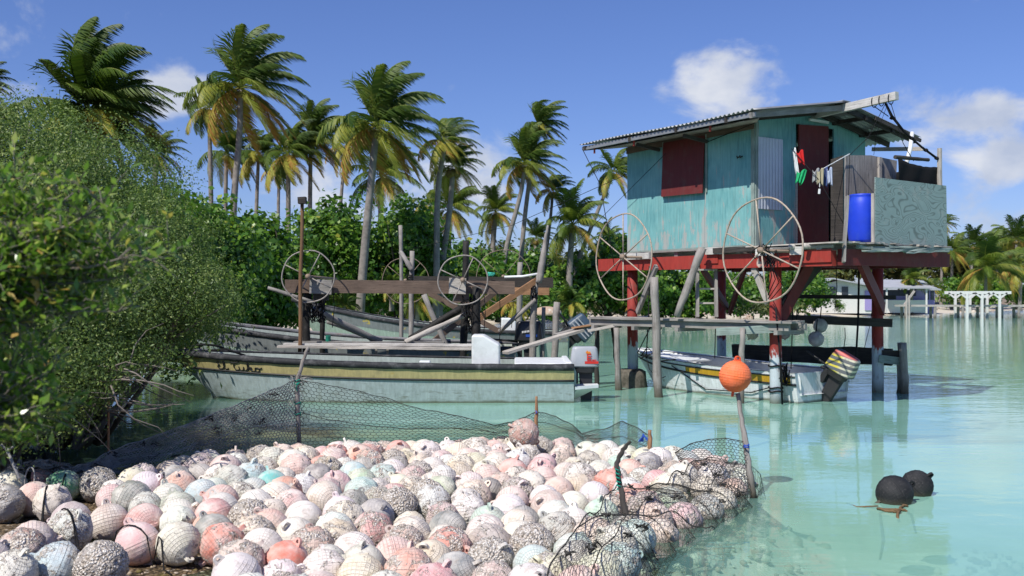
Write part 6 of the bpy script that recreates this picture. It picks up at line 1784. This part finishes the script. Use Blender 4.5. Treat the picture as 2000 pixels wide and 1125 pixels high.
def palm(px, py, rad, d, base, kind, label, mid=None, tr=.15, rot=None, group='coconut palms along the shore', flat=1.0):
    c = W(px, py, d); b = W(base[0], base[1], d); b.z = min(b.z, .3) if b.z > .3 else b.z
    zb = .2
    # extend the line of the trunk down to the ground
    b0 = W(base[0], base[1], d)
    dirv = (b0-c).normalized(); 
    if b0.z > zb:
        ext = (b0.z-zb)*(-.25*(dirv.x/dirv.z) if dirv.z else 0); gb = Vector((b0.x+dirv.x/abs(dirv.z)*(b0.z-zb)*.35, d, zb))
    else: gb = b0
    root = thing('coconut_palm', gb, label, 'palm tree', group)
    pts = [gb, b0] if b0.z > zb+.3 else [gb]
    if mid: pts.append(W(mid[0], mid[1], d))
    pts.append(c+Vector((0, 0, -.1)))
    # smooth curve
    for _ in range(2):
        q = [pts[0]]
        for a, e in zip(pts, pts[1:]): q += [a*.75+e*.25, a*.25+e*.75]
        q.append(pts[-1]); pts = q
    tot = sum((a-e).length for a, e in zip(pts, pts[1:])); acc = 0; rr = [tr*1.5]
    for a, e in zip(pts, pts[1:]): acc += (a-e).length; t = acc/tot; rr.append(tr*(1.15-.4*t) if t > .06 else tr*1.3)
    mb = MB(); mb.tube(pts, rr, 9); mb.build('trunk', M['bark_palm'], root, smooth=True)
    o = bpy.data.objects.new('crown', CROWN[kind]); COL.objects.link(o); o.parent = root
    s = rad*d/FP/3.35; o.location = c-gb; o.scale = (s*.86, s*.9, s*flat*1.0); o.rotation_euler = (random.uniform(-.06, .06), random.uniform(-.1, .1), random.uniform(-.25, .25) if rot is None else rot)
    mb = MB()
    for k in range(7):
        a = random.uniform(0, 6.28); a = k*.9; q = c+Vector((math.cos(a)*.17, math.sin(a)*.17, -.25-random.uniform(0, .1)))
        mb.lathe(q, [(.02, -.16), (.11, -.10), (.15, 0), (.12, .09), (.02, .16)], 7)
    mb.build('coconuts', M['nuts'], root, smooth=True)
    return root
M['nuts'] = plain('nuts', (.22, .17, .04), .6, .5, .3, 6)
PALMS = [
 (172, 222, 190, 46, (230, 420), 'g', 'huge dense dark palm rising behind the shrub at far left', None, .2),
 (215, 225, 120, 48, (260, 420), 'd', 'palm crown merged into the right side of the huge dark one', None, .17),
 (470, 172, 145, 48, (455, 400), 'a', 'tall windblown palm with the highest crown left of the middle', (468, 270), .17),
 (408, 210, 72, 55, (412, 360), 'b', 'pale palm just left of the highest windblown one', None, .14),
 (442, 300, 85, 62, (440, 420), 'c', 'lower palm behind the trunk of the highest windblown one', None, .15),
 (505, 300, 70, 60, (500, 420), 'd', 'half hidden palm right of the highest windblown one', None, .13),
 (305, 300, 66, 58, (303, 390), 'c', 'small palm low between the huge dark one and the tall one', None, .15),
 (563, 300, 88, 55, (563, 430), 'b', 'palm with orange hanging fronds left of the brown pole', None, .15),
 (607, 268, 88, 56, (605, 420), 'a', 'dark leaning crown above the brown pole', None, .14),
 (545, 330, 50, 70, (543, 430), 'f', 'thin distant palm left of the orange fronded one', None, .13),
 (676, 285, 62, 66, (664, 400), 'f', 'thin palm behind and left of the big central palm', None, .13),
 (735, 248, 150, 37, (703, 600), 'a', 'big central palm with shaggy brown skirt and long curved trunk', (715, 450), .16),
 (745, 345, 95, 52, (742, 500), 'e', 'lower spreading palm behind the central trunk', None, .17),
 (868, 275, 80, 40, (853, 520), 'f', 'taller of the two slim palms right of the central one', (853, 380), .13),
 (885, 325, 68, 41, (862, 520), 'c', 'shorter of the two slim palms right of the central one', (878, 420), .13),
 (878, 410, 82, 66, (876, 500), 'e', 'low broad palm behind the two slim ones', None, .2),
 (838, 400, 45, 75, (840, 480), 'f', 'small far palm left of the low broad one', None, .2),
 (1052, 245, 72, 58, (1018, 490), 'd', 'upper windswept palm of the pair left of the hut', (1032, 360), .14),
 (1025, 320, 90, 57, (985, 490), 'a', 'lower leaning palm of the pair left of the hut', (1018, 380), .15),
 (1080, 372, 52, 60, (1062, 530), 'f', 'small palm on a thin trunk right of the pair', (1074, 440), .11),
 (968, 415, 62, 64, (962, 480), 'e', 'low yellowish palm left of the pair', None, .2),
 (1118, 440, 88, 58, (1112, 530), 'e', 'bushy low palm left of the wire', None, .2),
 (1048, 465, 46, 70, (1046, 520), 'c', 'small dark palm top between the pair and the bushy one', None, .2),
 (1198, 335, 62, 60, (1115, 545), 'b', 'curved leaning palm just left of the hut wall', (1160, 430), .13),
 (1185, 470, 45, 70, (1186, 540), 'e', 'low palm showing behind the left large wheel', None, .2),
 (-32, 165, 62, 40, (-40, 400), 'b', 'palm frond tips entering the frame at the far left', None, .15),
 (5, 240, 60, 44, (-10, 400), 'd', 'palm half hidden by the frame and shrub at far left', None, .15)]
for (px, py, rad, d, base, kind, label, mid, tr) in PALMS: palm(px, py, rad, d, base, kind, label, mid, tr)
FARP = [
 (1925, 525, 84, 88, (1925, 590), 'e', 'wide spreading palm nearest the white pergola'),
 (1985, 468, 62, 105, (1985, 590), 'c', 'tall palm at the right frame edge on the far shore'),
 (1860, 490, 56, 108, (1858, 590), 'b', 'palm beside the right edge of the teal porch panel on the far shore'),
 (1780, 545, 42, 88, (1780, 585), 'e', 'palm leaning over the purple walled house'),
 (1900, 480, 54, 112, (1895, 590), 'c', 'palm crown behind the spreading one on the far shore'),
 (1995, 520, 66, 98, (1992, 590), 'f', 'low palm at the right frame edge on the far shore'),
 (1945, 482, 50, 115, (1950, 590), 'a', 'high far palm between two others on the far shore'),
 (1842, 435, 34, 120, (1838, 580), 'f', 'tallest far palm peeking past the teal porch panel'),
 (1620, 528, 30, 105, (1620, 580), 'e', 'palm top over the white house roof'),
 (1700, 530, 32, 108, (1700, 580), 'c', 'palm top over the gap between the two houses'),
 (1820, 560, 30, 92, (1820, 590), 'f', 'small palm right of the purple house'),
 (1545, 560, 36, 78, (1545, 600), 'e', 'yellow green palm behind the front stilt')]
for (px, py, rad, d, base, kind, label) in FARP: palm(px, py, rad, d, base, kind, label, None, .16, group='palms on the far shore', flat=.9)

# ---------------------------------------------------------------- leaf clouds
def leaf_cloud(name, lobes, n, size, mat, parent=None, aspect=.5, clump=.22, per=26, shade=0.0, seed=1, up=.5, inner=.3, zmin=.05, bumpy=.45):
    """lobes: (cx,cy,cz,rx,ry,rz). n leaves sit in small clumps over uneven lobes, gaps between"""
    rng = np.random.default_rng(seed)
    lb = np.array(lobes); wgt = (lb[:, 3]*lb[:, 5]+lb[:, 3]*lb[:, 4]+lb[:, 4]*lb[:, 5]); wgt = wgt/wgt.sum()
    nc = max(1, n//per)
    li = rng.choice(len(lb), nc, p=wgt)
    d = rng.normal(size=(nc, 3)); d /= np.linalg.norm(d, axis=1, keepdims=True)
    # uneven outline
    bump_ = np.array([noise.noise(Vector((float(a[0])*1.8+k*3.3, float(a[1])*1.8, float(a[2])*1.8))) for a, k in zip(d, li)])
    rad = np.where(rng.random(nc) < inner, rng.uniform(.3, .85, nc), rng.uniform(.84, 1.08, nc))*(1+bumpy*bump_)
    C = lb[li, :3]+d*lb[li, 3:6]*rad[:, None]
    out_ = d.copy()
    m = nc*per
    cc = np.repeat(C, per, 0); oo = np.repeat(out_, per, 0)
    off = rng.normal(size=(m, 3))*clump*rng.uniform(.5, 1.3, (m, 1)); off[:, 2] *= .7
    c = cc+off
    nrm = oo*.9+rng.normal(size=(m, 3))*.75+np.array([0, 0, up]); nrm /= np.linalg.norm(nrm, axis=1, keepdims=True)
    a = np.cross(nrm, rng.normal(size=(m, 3))); a /= np.linalg.norm(a, axis=1, keepdims=True); b = np.cross(nrm, a)
    s = size*rng.uniform(.6, 1.25, (m, 1))
    V = np.stack([c-a*s*.5, c+b*s*.5*aspect+nrm*s*.06, c+a*s*.5, c-b*s*.5*aspect+nrm*s*.06], 1)
    keep = V[:, :, 2].min(1) > zmin; V = V[keep]
    tint = np.repeat(rng.random(nc)*.5, per)[keep]+rng.random(keep.sum())*.46
    F = np.arange(len(V)*4).reshape(-1, 4)
    uv = np.stack([np.repeat(tint, 4), np.tile([0, .3, 1, .3], len(V))], 1)
    return np_mesh(name, V.reshape(-1, 3), F, M[mat], uv, parent), C
def shrub(name, label, cat, lobes, n, size, mat, base, group=None, seed=1, wood='bark', nb=14, **k):
    root = thing(name, base, label, cat, group)
    o, C = leaf_cloud('foliage', lobes, n, size, mat, root, seed=seed, **k)
    mb = MB(); rnd = random.Random(seed)
    for i in range(nb):
        t = Vector(C[rnd.randrange(len(C))]); b = Vector(base)+Vector((rnd.uniform(-.3, .3), rnd.uniform(-.3, .3), 0))
        h = (t-b).length; md = b.lerp(t, .5)+Vector((rnd.uniform(-.12, .12)*h, rnd.uniform(-.1, .1)*h, .05*h))
        r = .012*h+.01; mb.tube([b, b.lerp(md, .6), md, md.lerp(t, .6), t], [r, r*.8, r*.6, r*.35, r*.12], 6)
    mb.build('branches', M[wood], root, smooth=True)
    return root
def lobes_px(L): # (px, py, d, rpx, rpy, rdepth m)
    out_ = []
    for (px, py, d, rx, ry, rd) in L:
        w = W(px, py, d); out_.append((w.x, w.y, w.z, rx*d/FP, rd, ry*d/FP))
    return out_
B_ = 'broadleaf bushes behind the boats'
BUSH = [
 ([(395, 465, 31, 70, 60, 2.0), (430, 540, 30, 80, 85, 2.0), (350, 540, 30, 60, 80, 1.5), (375, 600, 30, 70, 60, 1.5)], 17000, 'broadleaf bush rising behind the bow of the second skiff', 11),
 ([(495, 485, 34, 62, 55, 2.0), (490, 545, 33, 70, 85, 2.0), (560, 560, 34, 45, 65, 1.6), (470, 600, 32, 60, 50, 1.5)], 17000, 'broadleaf bush left of the tall brown pole', 12),
 ([(658, 462, 40, 62, 60, 2.2), (610, 520, 40, 50, 70, 2.0), (680, 540, 40, 60, 70, 2.0)], 14000, 'rounded dark bush between the brown pole and the central palm trunk', 13),
 ([(800, 462, 42, 58, 60, 2.4), (740, 530, 42, 60, 60, 2.0), (820, 530, 42, 60, 70, 2.0)], 15000, 'rounded dark bush right of the central palm trunk', 14),
 ([(905, 520, 50, 60, 40, 2.2), (940, 550, 50, 60, 40, 2.0), (870, 560, 50, 50, 40, 2.0)], 8000, 'low green bush behind the right small wheel', 15),
 ([(1010, 525, 62, 60, 40, 2.5), (1060, 555, 60, 55, 40, 2.2), (985, 565, 60, 50, 35, 2.2)], 8000, 'bush behind the bent pole at the end of the lift', 16),
 ([(1180, 530, 62, 60, 45, 2.6), (1130, 560, 61, 50, 40, 2.2), (1235, 560, 62, 60, 45, 2.2), (1210, 500, 64, 40, 40, 2.0)], 12000, 'bush behind the left large wheel', 17),
 ([(1330, 560, 66, 60, 45, 2.6), (1390, 570, 66, 55, 40, 2.2), (1290, 575, 65, 40, 35, 2.0)], 8000, 'dark bush seen through the ladder under the hut', 18),
 ([(1480, 570, 72, 60, 40, 2.6), (1540, 565, 74, 50, 38, 2.2), (1575, 560, 78, 30, 35, 2.2)], 8000, 'dark bush beyond the front stilt', 19)]
for L, n, lb_, sd_ in BUSH:
    lo = lobes_px(L); bx = sum(l[0] for l in lo)/len(lo); by = sum(l[1] for l in lo)/len(lo)
    shrub('bush', lb_, 'bush', lo, n, .22 if L[0][2] < 45 else .3, 'broad_leaf', (bx, by, .2), B_, sd_, 'bark_dark', 12, aspect=.75, clump=.26, per=20, inner=.35, bumpy=.8)
# fill of low growth and young palms along the shore
def strip(px0, px1, y0, d, n, size, label, sd_, mat='far_leaf', rr=28, name='undergrowth', zb=0.3):
    L = []; rnd = random.Random(sd_); k = int((px1-px0)/(rr*1.1))
    for i in range(k):
        L.append((px0+(px1-px0)*(i+.5)/k, y0+rnd.uniform(-8, 10), d+rnd.uniform(-1.5, 1.5), rr*rnd.uniform(.8, 1.3), rr*rnd.uniform(.7, 1.3), 2.0))
    o, C = leaf_cloud(name, lobes_px(L), n, size, mat, None, .45, .45, 24, seed=sd_, inner=.4, zmin=zb)
    return tag(o, label, 'vegetation', None, 'stuff')
strip(560, 1120, 590, 56, 15000, .32, 'low tangled undergrowth along the near shore behind the lift', 31, 'broad_leaf', 26)
strip(300, 1250, 530, 78, 24000, .5, 'distant belt of trees behind the palms', 32, 'far_leaf', 38)
strip(1200, 1640, 565, 92, 12000, .45, 'distant trees seen between the stilts', 33, 'far_leaf', 30)
strip(1600, 2120, 505, 125, 26000, .7, 'dense wood behind the far shore houses', 34, 'far_leaf', 42)
strip(1840, 2080, 568, 104, 7000, .45, 'low growth under the far palms', 35, 'broad_leaf', 18)
strip(1080, 1560, 596, 68, 5000, .3, 'brush and litter on the shore below the bushes', 36, 'far_leaf', 12)
# young yellowish palms at the foot of the trees
for i, (px, py, rad, d, l) in enumerate([(815, 585, 52, 37, 'stemless young palm behind the forked post'), (672, 598, 34, 36, 'stemless young palm between the left wheel and the central trunk'), (935, 560, 46, 38, 'stemless yellow palm behind the right small wheel'),
        (1115, 592, 42, 45, 'stemless yellow palm on the beach behind the sloping plank'), (765, 560, 38, 37, 'stemless young palm left of the forked post'), (1010, 592, 44, 40, 'stemless young palm behind the lift braces'), (1240, 590, 30, 60, 'stemless young palm behind the left red post')]):
    c = W(px, py, d); root = thing('young_palm', (c.x, c.y, max(.1, c.z-.9)), l, 'young palm', 'young palms at the water edge')
    mb = MB(); mb.tube([(c.x, c.y, root.location.z), c], [.1, .06], 7); mb.build('stem', M['bark_palm'], root)
    o = bpy.data.objects.new('crown', CROWN[['e', 'c', 'f'][i % 3]]); COL.objects.link(o); o.parent = root; s = rad*d/FP/3.35; o.location = c-Vector(root.location); o.scale = (s, s, s*1.1); o.rotation_euler = (0, 0, i*1.3)

# ---------------------------------------------------------------- shrubs at the left
S_ = 'fine leaved shrubs overhanging the water at left'
shrub('shrub', 'tall grey green fine leaved shrub at the left, reaching up to the huge palm', 'shrub', lobes_px([(60, 300, 12.5, 130, 80, 1.4), (200, 350, 12, 120, 85, 1.3), (110, 430, 11.5, 150, 110, 1.3), (-60, 330, 12, 120, 120, 1.2)]), 88000, .040, 'fine_leaf', (-5.9, 12, .1), S_, 41, aspect=.45, clump=.14, per=20, inner=.35, nb=60, up=.3, bumpy=.75)
shrub('shrub', 'fine leaved shrub in the middle left whose tips hang before the skiff bows', 'shrub', lobes_px([(300, 470, 11.5, 100, 75, 1.1), (320, 560, 11, 100, 80, 1.1), (375, 580, 10.8, 75, 50, .8), (250, 590, 10.5, 120, 90, 1.0), (200, 480, 11.3, 110, 90, 1.0), (240, 650, 10.5, 90, 50, .8), (330, 640, 11.2, 40, 28, .5)]), 96000, .038, 'fine_leaf', (-5.0, 11.3, .1), S_, 42, aspect=.45, clump=.13, per=20, inner=.35, nb=60, up=.3, bumpy=.75)
shrub('shrub', 'dark low shrub at the left edge spreading twigs over the black water', 'shrub', lobes_px([(120, 640, 9.5, 130, 80, 1.0), (40, 560, 9.5, 120, 110, 1.0), (110, 730, 9.2, 130, 60, .8), (180, 700, 9.4, 110, 45, .7), (30, 800, 8.6, 90, 60, .6), (-40, 700, 9.0, 90, 120, .8), (90, 800, 9.0, 60, 40, .6)]), 80000, .038, 'fine_leaf', (-5.1, 9.4, .05), S_, 43, aspect=.45, clump=.12, per=20, inner=.4, nb=50, up=.3)
# taller growth beyond the left edge of the frame; its shade falls on the bows and the black water
shrub('tree', 'spreading shore tree just outside the frame at left, shading the water and skiff bows', 'tree', [(-6.9, 7.0, 4.1, .8, .9, .8), (-7.1, 7.4, 3.0, .8, .9, .9), (-7.6, 8.2, 3.8, 1.1, 1.2, 1.2), (-8.0, 10.0, 4.2, 1.2, 1.4, 1.4), (-9.0, 11.8, 4.4, 1.3, 1.4, 1.3), (-9.9, 13.4, 4.6, 1.3, 1.5, 1.5), (-8.8, 8.8, 3.3, 1.4, 1.4, 1.4), (-7.4, 8.4, 2.2, 1.0, 1.1, 1.2)], 30000, .13, 'broad_leaf', (-8.6, 11.2, .2), None, 46, 'bark_dark', aspect=.7, clump=.22, per=22, inner=.5, nb=16)
# bare twigs reaching out over the water
tw = MB(); rnd = random.Random(5)
for k in range(60):
    x, y, d = rnd.uniform(40, 250), rnd.uniform(700, 810), rnd.uniform(8.6, 10.4); p = W(x, y, d); dr = Vector((rnd.uniform(.3, 1), rnd.uniform(-.3, .3), rnd.uniform(-.35, .1))); pts = [p]; 
    for q in range(4): dr += Vector((rnd.uniform(-.3, .3), rnd.uniform(-.3, .3), rnd.uniform(-.2, .2))); pts.append(pts[-1]+dr.normalized()*rnd.uniform(.1, .22))
    tw.tube(pts, [.009, .007, .006, .004, .002], 5)
tag(tw.build('dead_twigs', M['bark'], smooth=True), 'tangle of bare grey twigs hanging under the shrubs at left', 'twigs', None, 'stuff')
# dark growth on the bank behind, closing the view under the shrubs
shrub('shrub', 'deep shaded shrub on the bank behind the left shrubs', 'shrub', lobes_px([(100, 600, 17, 230, 90, 1.5), (330, 620, 19, 110, 60, 1.4), (200, 690, 17.5, 190, 40, 1.2), (-60, 560, 16, 150, 140, 1.3)]), 26000, .11, 'fine_leaf', (-8.6, 17.5, .1), S_, 44, aspect=.5, clump=.2, per=20, inner=.5, nb=30)
shrub('tree', 'sunlit broadleaf tree between the left shrubs and the skiff bows', 'tree', lobes_px([(300, 420, 26, 60, 50, 1.6), (350, 470, 25, 60, 60, 1.5), (430, 500, 27, 60, 60, 1.5), (400, 585, 25, 70, 60, 1.4), (280, 470, 25, 60, 60, 1.5)]), 20000, .17, 'broad_leaf', (-8.7, 25.5, .1), None, 45, 'bark_dark', aspect=.7, clump=.24, per=22, inner=.35, nb=16)

# near branch, out of focus at the left edge
def spray(name, label, stems, n_leaf, size, seed, base):
    rnd = random.Random(seed); root = thing(name, base, label, 'branch', None)
    mb = MB(); V = []; U = []
    for st in stems:
        P = [W(*p) for p in st]; Q = []
        for a, b in zip(P, P[1:]):
            for k in range(5): Q.append(a.lerp(b, k/5)+Vector([rnd.uniform(-.008, .008) for _ in range(3)]))
        Q.append(P[-1]); mb.tube(Q, [.007*(1-.75*i/len(Q)) for i in range(len(Q))], 5)
        for i in range(3, len(Q)):
            for tw_ in range(6):
                d = (Vector((rnd.gauss(.2, .8), rnd.gauss(0, .8), rnd.gauss(.3, .6)))).normalized(); L = rnd.uniform(.06, .19)*(1.1-.4*i/len(Q)); e = Q[i]+d*L
                mb.tube([Q[i], Q[i]+d*L*.5+Vector((0, 0, .01)), e], [.002, .0015, .001], 4)
                for j in range(n_leaf):
                    t = rnd.uniform(.25, 1.05); c = Q[i].lerp(e, t)
                    ld = (d*.5+Vector((rnd.gauss(0, .7), rnd.gauss(0, .7), rnd.gauss(.35, .6)))).normalized(); s = size*rnd.uniform(.6, 1.2)
                    sd = ld.cross(Vector((rnd.gauss(0, .4), rnd.gauss(0, .4), 1))).normalized(); up_ = sd.cross(ld)
                    V += [c, c+ld*s*.5+sd*s*.2+up_*s*.04, c+ld*s, c+ld*s*.5-sd*s*.2+up_*s*.04]
                    U += [(min(1, max(0, rnd.betavariate(2, 2)+.12*(t-.5))), 0)]*4
    mb.build('twigs', M['bark'], root, smooth=True)
    V = np.array([tuple(v) for v in V]); np_mesh('leaves', V, np.arange(len(V)).reshape(-1, 4), M['near_leaf'], np.array(U), root)
D0 = 3.0
def fan(ox, oy, tips, d0, d1):
    return [[(ox, oy, d0), ((ox*.55+x*.45)+random.uniform(-15, 15), (oy*.55+y*.45)-18, (d0+d1)/2), (x, y, d1+random.uniform(-.15, .25))] for x, y in tips]
st = fan(-160, 620, [(30, 350), (90, 385), (150, 372), (200, 400), (150, 440), (230, 450), (215, 490), (275, 500), (330, 500), (250, 540), (60, 440), (20, 480), (120, 500), (180, 540), (100, 570), (200, 590), (40, 560), (140, 620), (60, 640), (230, 610), (-10, 400), (0, 620), (90, 690), (-20, 540), (170, 480), (60, 520)], 2.7, 2.9)
spray('leafy_branch', 'glossy green branch close to the camera at the left edge, blurred', st, 6, .039, 3, tuple(W(-160, 640, 2.7)))
st = fan(-140, 900, [(20, 715), (60, 700), (100, 730), (60, 770), (130, 790), (10, 780), (-10, 740), (40, 820), (90, 800)], 2.7, 2.9)
spray('leafy_branch', 'smaller glossy branch lower at the left edge above the floats, blurred', st, 6, .038, 4, tuple(W(-140, 920, 2.7)))

# ---------------------------------------------------------------- far shore
def px_house():
    d = 84.0
    h1 = thing('house', W(1690, 612, d), 'white wooden house with grey roof and dark windows on the far shore', 'house')
    M['hw'] = plain('house_white', (.68, .68, .64), .7, .12); M['hp'] = plain('house_purple', (.33, .27, .55), .7, .15); M['roofg'] = plain('roof_grey', (.42, .43, .45), .5, .2, .4, 1.5); M['win'] = plain('window_dark', (.03, .035, .045), .25, .2, .6)
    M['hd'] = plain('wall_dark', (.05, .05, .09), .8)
    x = lambda p: (p-1000)/FP*d
    z = lambda y: CH+(575-y)/FP*d
    zb = z(612)
    # gabled end towards us: wall 1600-1705, eave 568, ridge 545
    mb = MB(); mb.prism([Vector((x(1592), d, zb)), Vector((x(1702), d, zb)), Vector((x(1702), d, z(562))), Vector((x(1640), d, z(547))), Vector((x(1592), d, z(560)))], Vector((0, 7, 0))); mb.build('wall', M['hw'], h1)
    mb = MB(); mb.beam(Vector((x(1588), d+3.2, z(558))), Vector((x(1624), d+3.2, z(544.5))), 7.6, .1, up=(-.35, 0, 1)); mb.beam(Vector((x(1622), d+3.2, z(544))), Vector((x(1722), d+3.2, z(563))), 7.8, .1, up=(.2, 0, 1)); mb.build('roof', M['roofg'], h1)
    for (a, b, y0, y1) in ((1620, 1632, 560, 578), (1644, 1656, 560, 577)):
        mb = MB(); mb.box(((x(a)+x(b))/2, d-.03, (z(y0)+z(y1))/2), (x(b)-x(a), .08, z(y0)-z(y1))); f = mb.build('window', M['win'], h1)
        mb = MB(); mb.box(((x(a)+x(b))/2, d-.06, z(y0)+.04), (x(b)-x(a)+.16, .06, .08)); mb.box(((x(a)+x(b))/2, d-.06, z(y1)-.04), (x(b)-x(a)+.16, .06, .08)); mb.build('frame', M['hw'], f)
    mb = MB(); mb.box((x(1700), d-.05, z(587)), (x(1712)-x(1690), .1, z(570)-z(608))); mb.build('door', M['hp'], h1)
    d2 = 88.0; x2 = lambda p: (p-1000)/FP*d2; z2 = lambda y: CH+(575-y)/FP*d2
    h2 = thing('house', W(1775, 610, d2), 'low house with purple walls, white skirt and wide metal porch roof on the far shore', 'house')
    mb = MB(); mb.box(((x2(1722)+x2(1828))/2, d2+2.5, (z2(612)+z2(566))/2), (x2(1828)-x2(1722), 4.5, z2(566)-z2(612))); mb.build('wall', M['hp'], h2)
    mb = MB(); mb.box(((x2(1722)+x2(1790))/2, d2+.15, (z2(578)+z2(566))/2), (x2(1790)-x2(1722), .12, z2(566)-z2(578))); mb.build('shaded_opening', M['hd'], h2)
    mb = MB(); mb.box(((x2(1715)+x2(1808))/2, d2-.1, (z2(611)+z2(586))/2), (x2(1808)-x2(1715), .2, z2(586)-z2(611))); mb.build('skirt', M['hw'], h2)
    mb = MB(); mb.beam(Vector((x2(1760), d2-2.2, z2(563))), Vector((x2(1762), d2+3.4, z2(546))), x2(1806)-x2(1708), .1, up=(0, -.3, 1)); mb.build('roof', M['roofg'], h2)
    mb = MB(); mb.beam(Vector((x2(1815), d2+0, z2(566))), Vector((x2(1815), d2+4.0, z2(556))), x2(1842)-x2(1795), .1); mb.build('side_roof', M['roofg'], h2)
    for p in (1716, 1792): mb = MB(); mb.beam(Vector((x2(p), d2-1.9, z2(611))), Vector((x2(p), d2-1.9, z2(563))), .12, .12, up=(0, 1, 0)); mb.build('porch_post', M['hw'], h2)
    for p in (1813, 1823): mb = MB(); mb.box((x2(p), d2+.22, z2(576)), (.28, .1, .85)); mb.build('window', M['win'], h2)
    mb = MB(); mb.box((x2(1840), d2+3.5, z2(590)), (.9, 2, 1.6)); tag(mb.build('water_tank', M['hd'], bevel=.2), 'dark square tank standing right of the purple house', 'tank')
px_house()
# jetty with white pergola
dj = 77.0
xj = lambda p: (p-1000)/FP*dj
zj = lambda y: CH+(575-y)/FP*dj
jt = thing('jetty', (xj(1900), dj, 0), 'long pale jetty crossing the far water with small piles', 'jetty')
mb = MB(); mb.beam((xj(1752), dj, zj(597)), (xj(2040), dj, zj(597.5)), 1.0, .14, seg=8); mb.build('deck', M['wood_pale'], jt)
for p in (1765, 1822, 1876, 1914, 1952, 1985, 2020):
    for dy in (-.4, .4): mb = MB(); mb.tube([(xj(p), dj+dy, -.8), (xj(p), dj+dy, zj(598))], .11, 8); mb.build('pile', M['pole'], jt)
pg = thing('pergola', (xj(1907), dj, zj(597)), 'white pergola with braced posts on the far jetty', 'pergola')
mb = MB()
for dy in (-1.0, 1.0): mb.beam((xj(1856), dj+dy, zj(571.5)), (xj(1962), dj+dy, zj(571.5)), .12, .22)
mb.build('roof_beam', M['hw'], pg)
for p in (1877, 1906, 1940):
    for dy in (-1.0, 1.0):
        mb = MB(); mb.beam((xj(p), dj+dy, -.3), (xj(p), dj+dy, zj(572)), .16, .16, up=(0, 1, 0))
        for s in (-1, 1): mb.beam((xj(p), dj+dy, zj(583)), (xj(p+s*14), dj+dy, zj(572)), .12, .12, up=(0, 1, 0))
        mb.build('post', M['hw'], pg)
for i, (a, b, l) in enumerate([((1765, 600), (1765, 575), 'left mooring post on the jetty before the purple house'), ((1770, 600), (1770, 577), 'right mooring post on the jetty before the purple house')]):
    mb = MB(); mb.tube([(xj(a[0]), dj-.6, -.5), (xj(b[0]), dj-.6, zj(b[1]))], .07, 7); tag(mb.build('mooring_post', M['wood_pale']), l, 'post')
mb = MB(); mb.beam((xj(1772), dj+.6, zj(596)), (xj(1792), dj+.6, zj(568)), .14, .14); tag(mb.build('leaning_timber', M['wood_pale']), 'pale timber leaning up from the jetty before the purple house', 'timber')
# coral rubble bank and stones on the beaches
def scatter(px0, px1, y0, y1, n, rmin, rmax, label, mat='rubble', lift=0.0):
    P = []
    for _ in range(n):
        g = G(random.uniform(px0, px1), random.uniform(y0, y1), .3); h = ground_h(g.x, g.y); 
        if h > -.05: P.append((g.x, g.y, h+lift*random.random()))
    stones(mat, P, rmin, rmax, M[mat], label, 'rubble')
scatter(1555, 1690, 598, 607, 420, .12, .5, 'coral rubble bank before the white house on the far shore', lift=.5)
scatter(1080, 1560, 607, 622, 500, .08, .4, 'coral rubble and litter along the beach behind the hut')
scatter(1690, 2050, 596, 606, 160, .08, .3, 'scattered coral stones along the far beach')
bb = W(1715, 602, 80); 
shrub('bush', 'small round green bush on the rubble bank before the white house', 'bush', [(W(1636, 597, 81).x, 81, W(1636, 597, 81).z, .45, .45, .5)], 900, .14, 'broad_leaf', (W(1636, 600, 81).x, 81, .5), None, 61, nb=3, clump=.12)
shrub('tree', 'dark leafy tree at the left end of the white house', 'tree', lobes_px([(1585, 560, 80, 22, 24, 1.2), (1600, 575, 80, 16, 14, 1.0)]), 3500, .3, 'broad_leaf', (W(1588, 600, 80).x, 80, .4), None, 62, nb=5, clump=.3)
sp_ = []
for _ in range(650):
    g = G(random.gauss(1400, 90), random.uniform(950, 1180), -.15); h = ground_h(g.x, g.y)
    if h < -.03: sp_.append((g.x, g.y, h+.01))
for _ in range(160):
    g = G(random.gauss(1960, 50), random.gauss(1075, 18), -.5); h = ground_h(g.x, g.y); sp_.append((g.x, g.y, h+.02))
M['reef'] = stone_mat('reef', [(.34, .3, .22), (.46, .41, .32), (.25, .22, .15), (.56, .52, .42), (.36, .33, .23)])
stones('submerged_stones', sp_, .012, .075, M['reef'], 'brown stones and coral lumps lying under the clear water at lower right', 'stones')
# overturned dinghy and oddments on the near beach
mb = MB(); c = W(1068, 616, 40)
mb.grid(lambda u, v: c+Vector((.62*(u-.5)*2*.9, .4*math.cos(v*PI)*math.sin(PI*(.08+.84*u))**.5, (.34*math.sin(v*PI)*math.sin(PI*(.08+.84*u))**.5))), 16, 10)
M['dinghy'] = paint('dinghy', (.5, .36, .26), (.55, .5, .42), .5, .7, (2, 2, 2), 2)
tag(mb.build('dinghy', M['dinghy'], smooth=True, solid=.02), 'overturned faded orange dinghy lying on the beach behind the skiffs', 'boat')
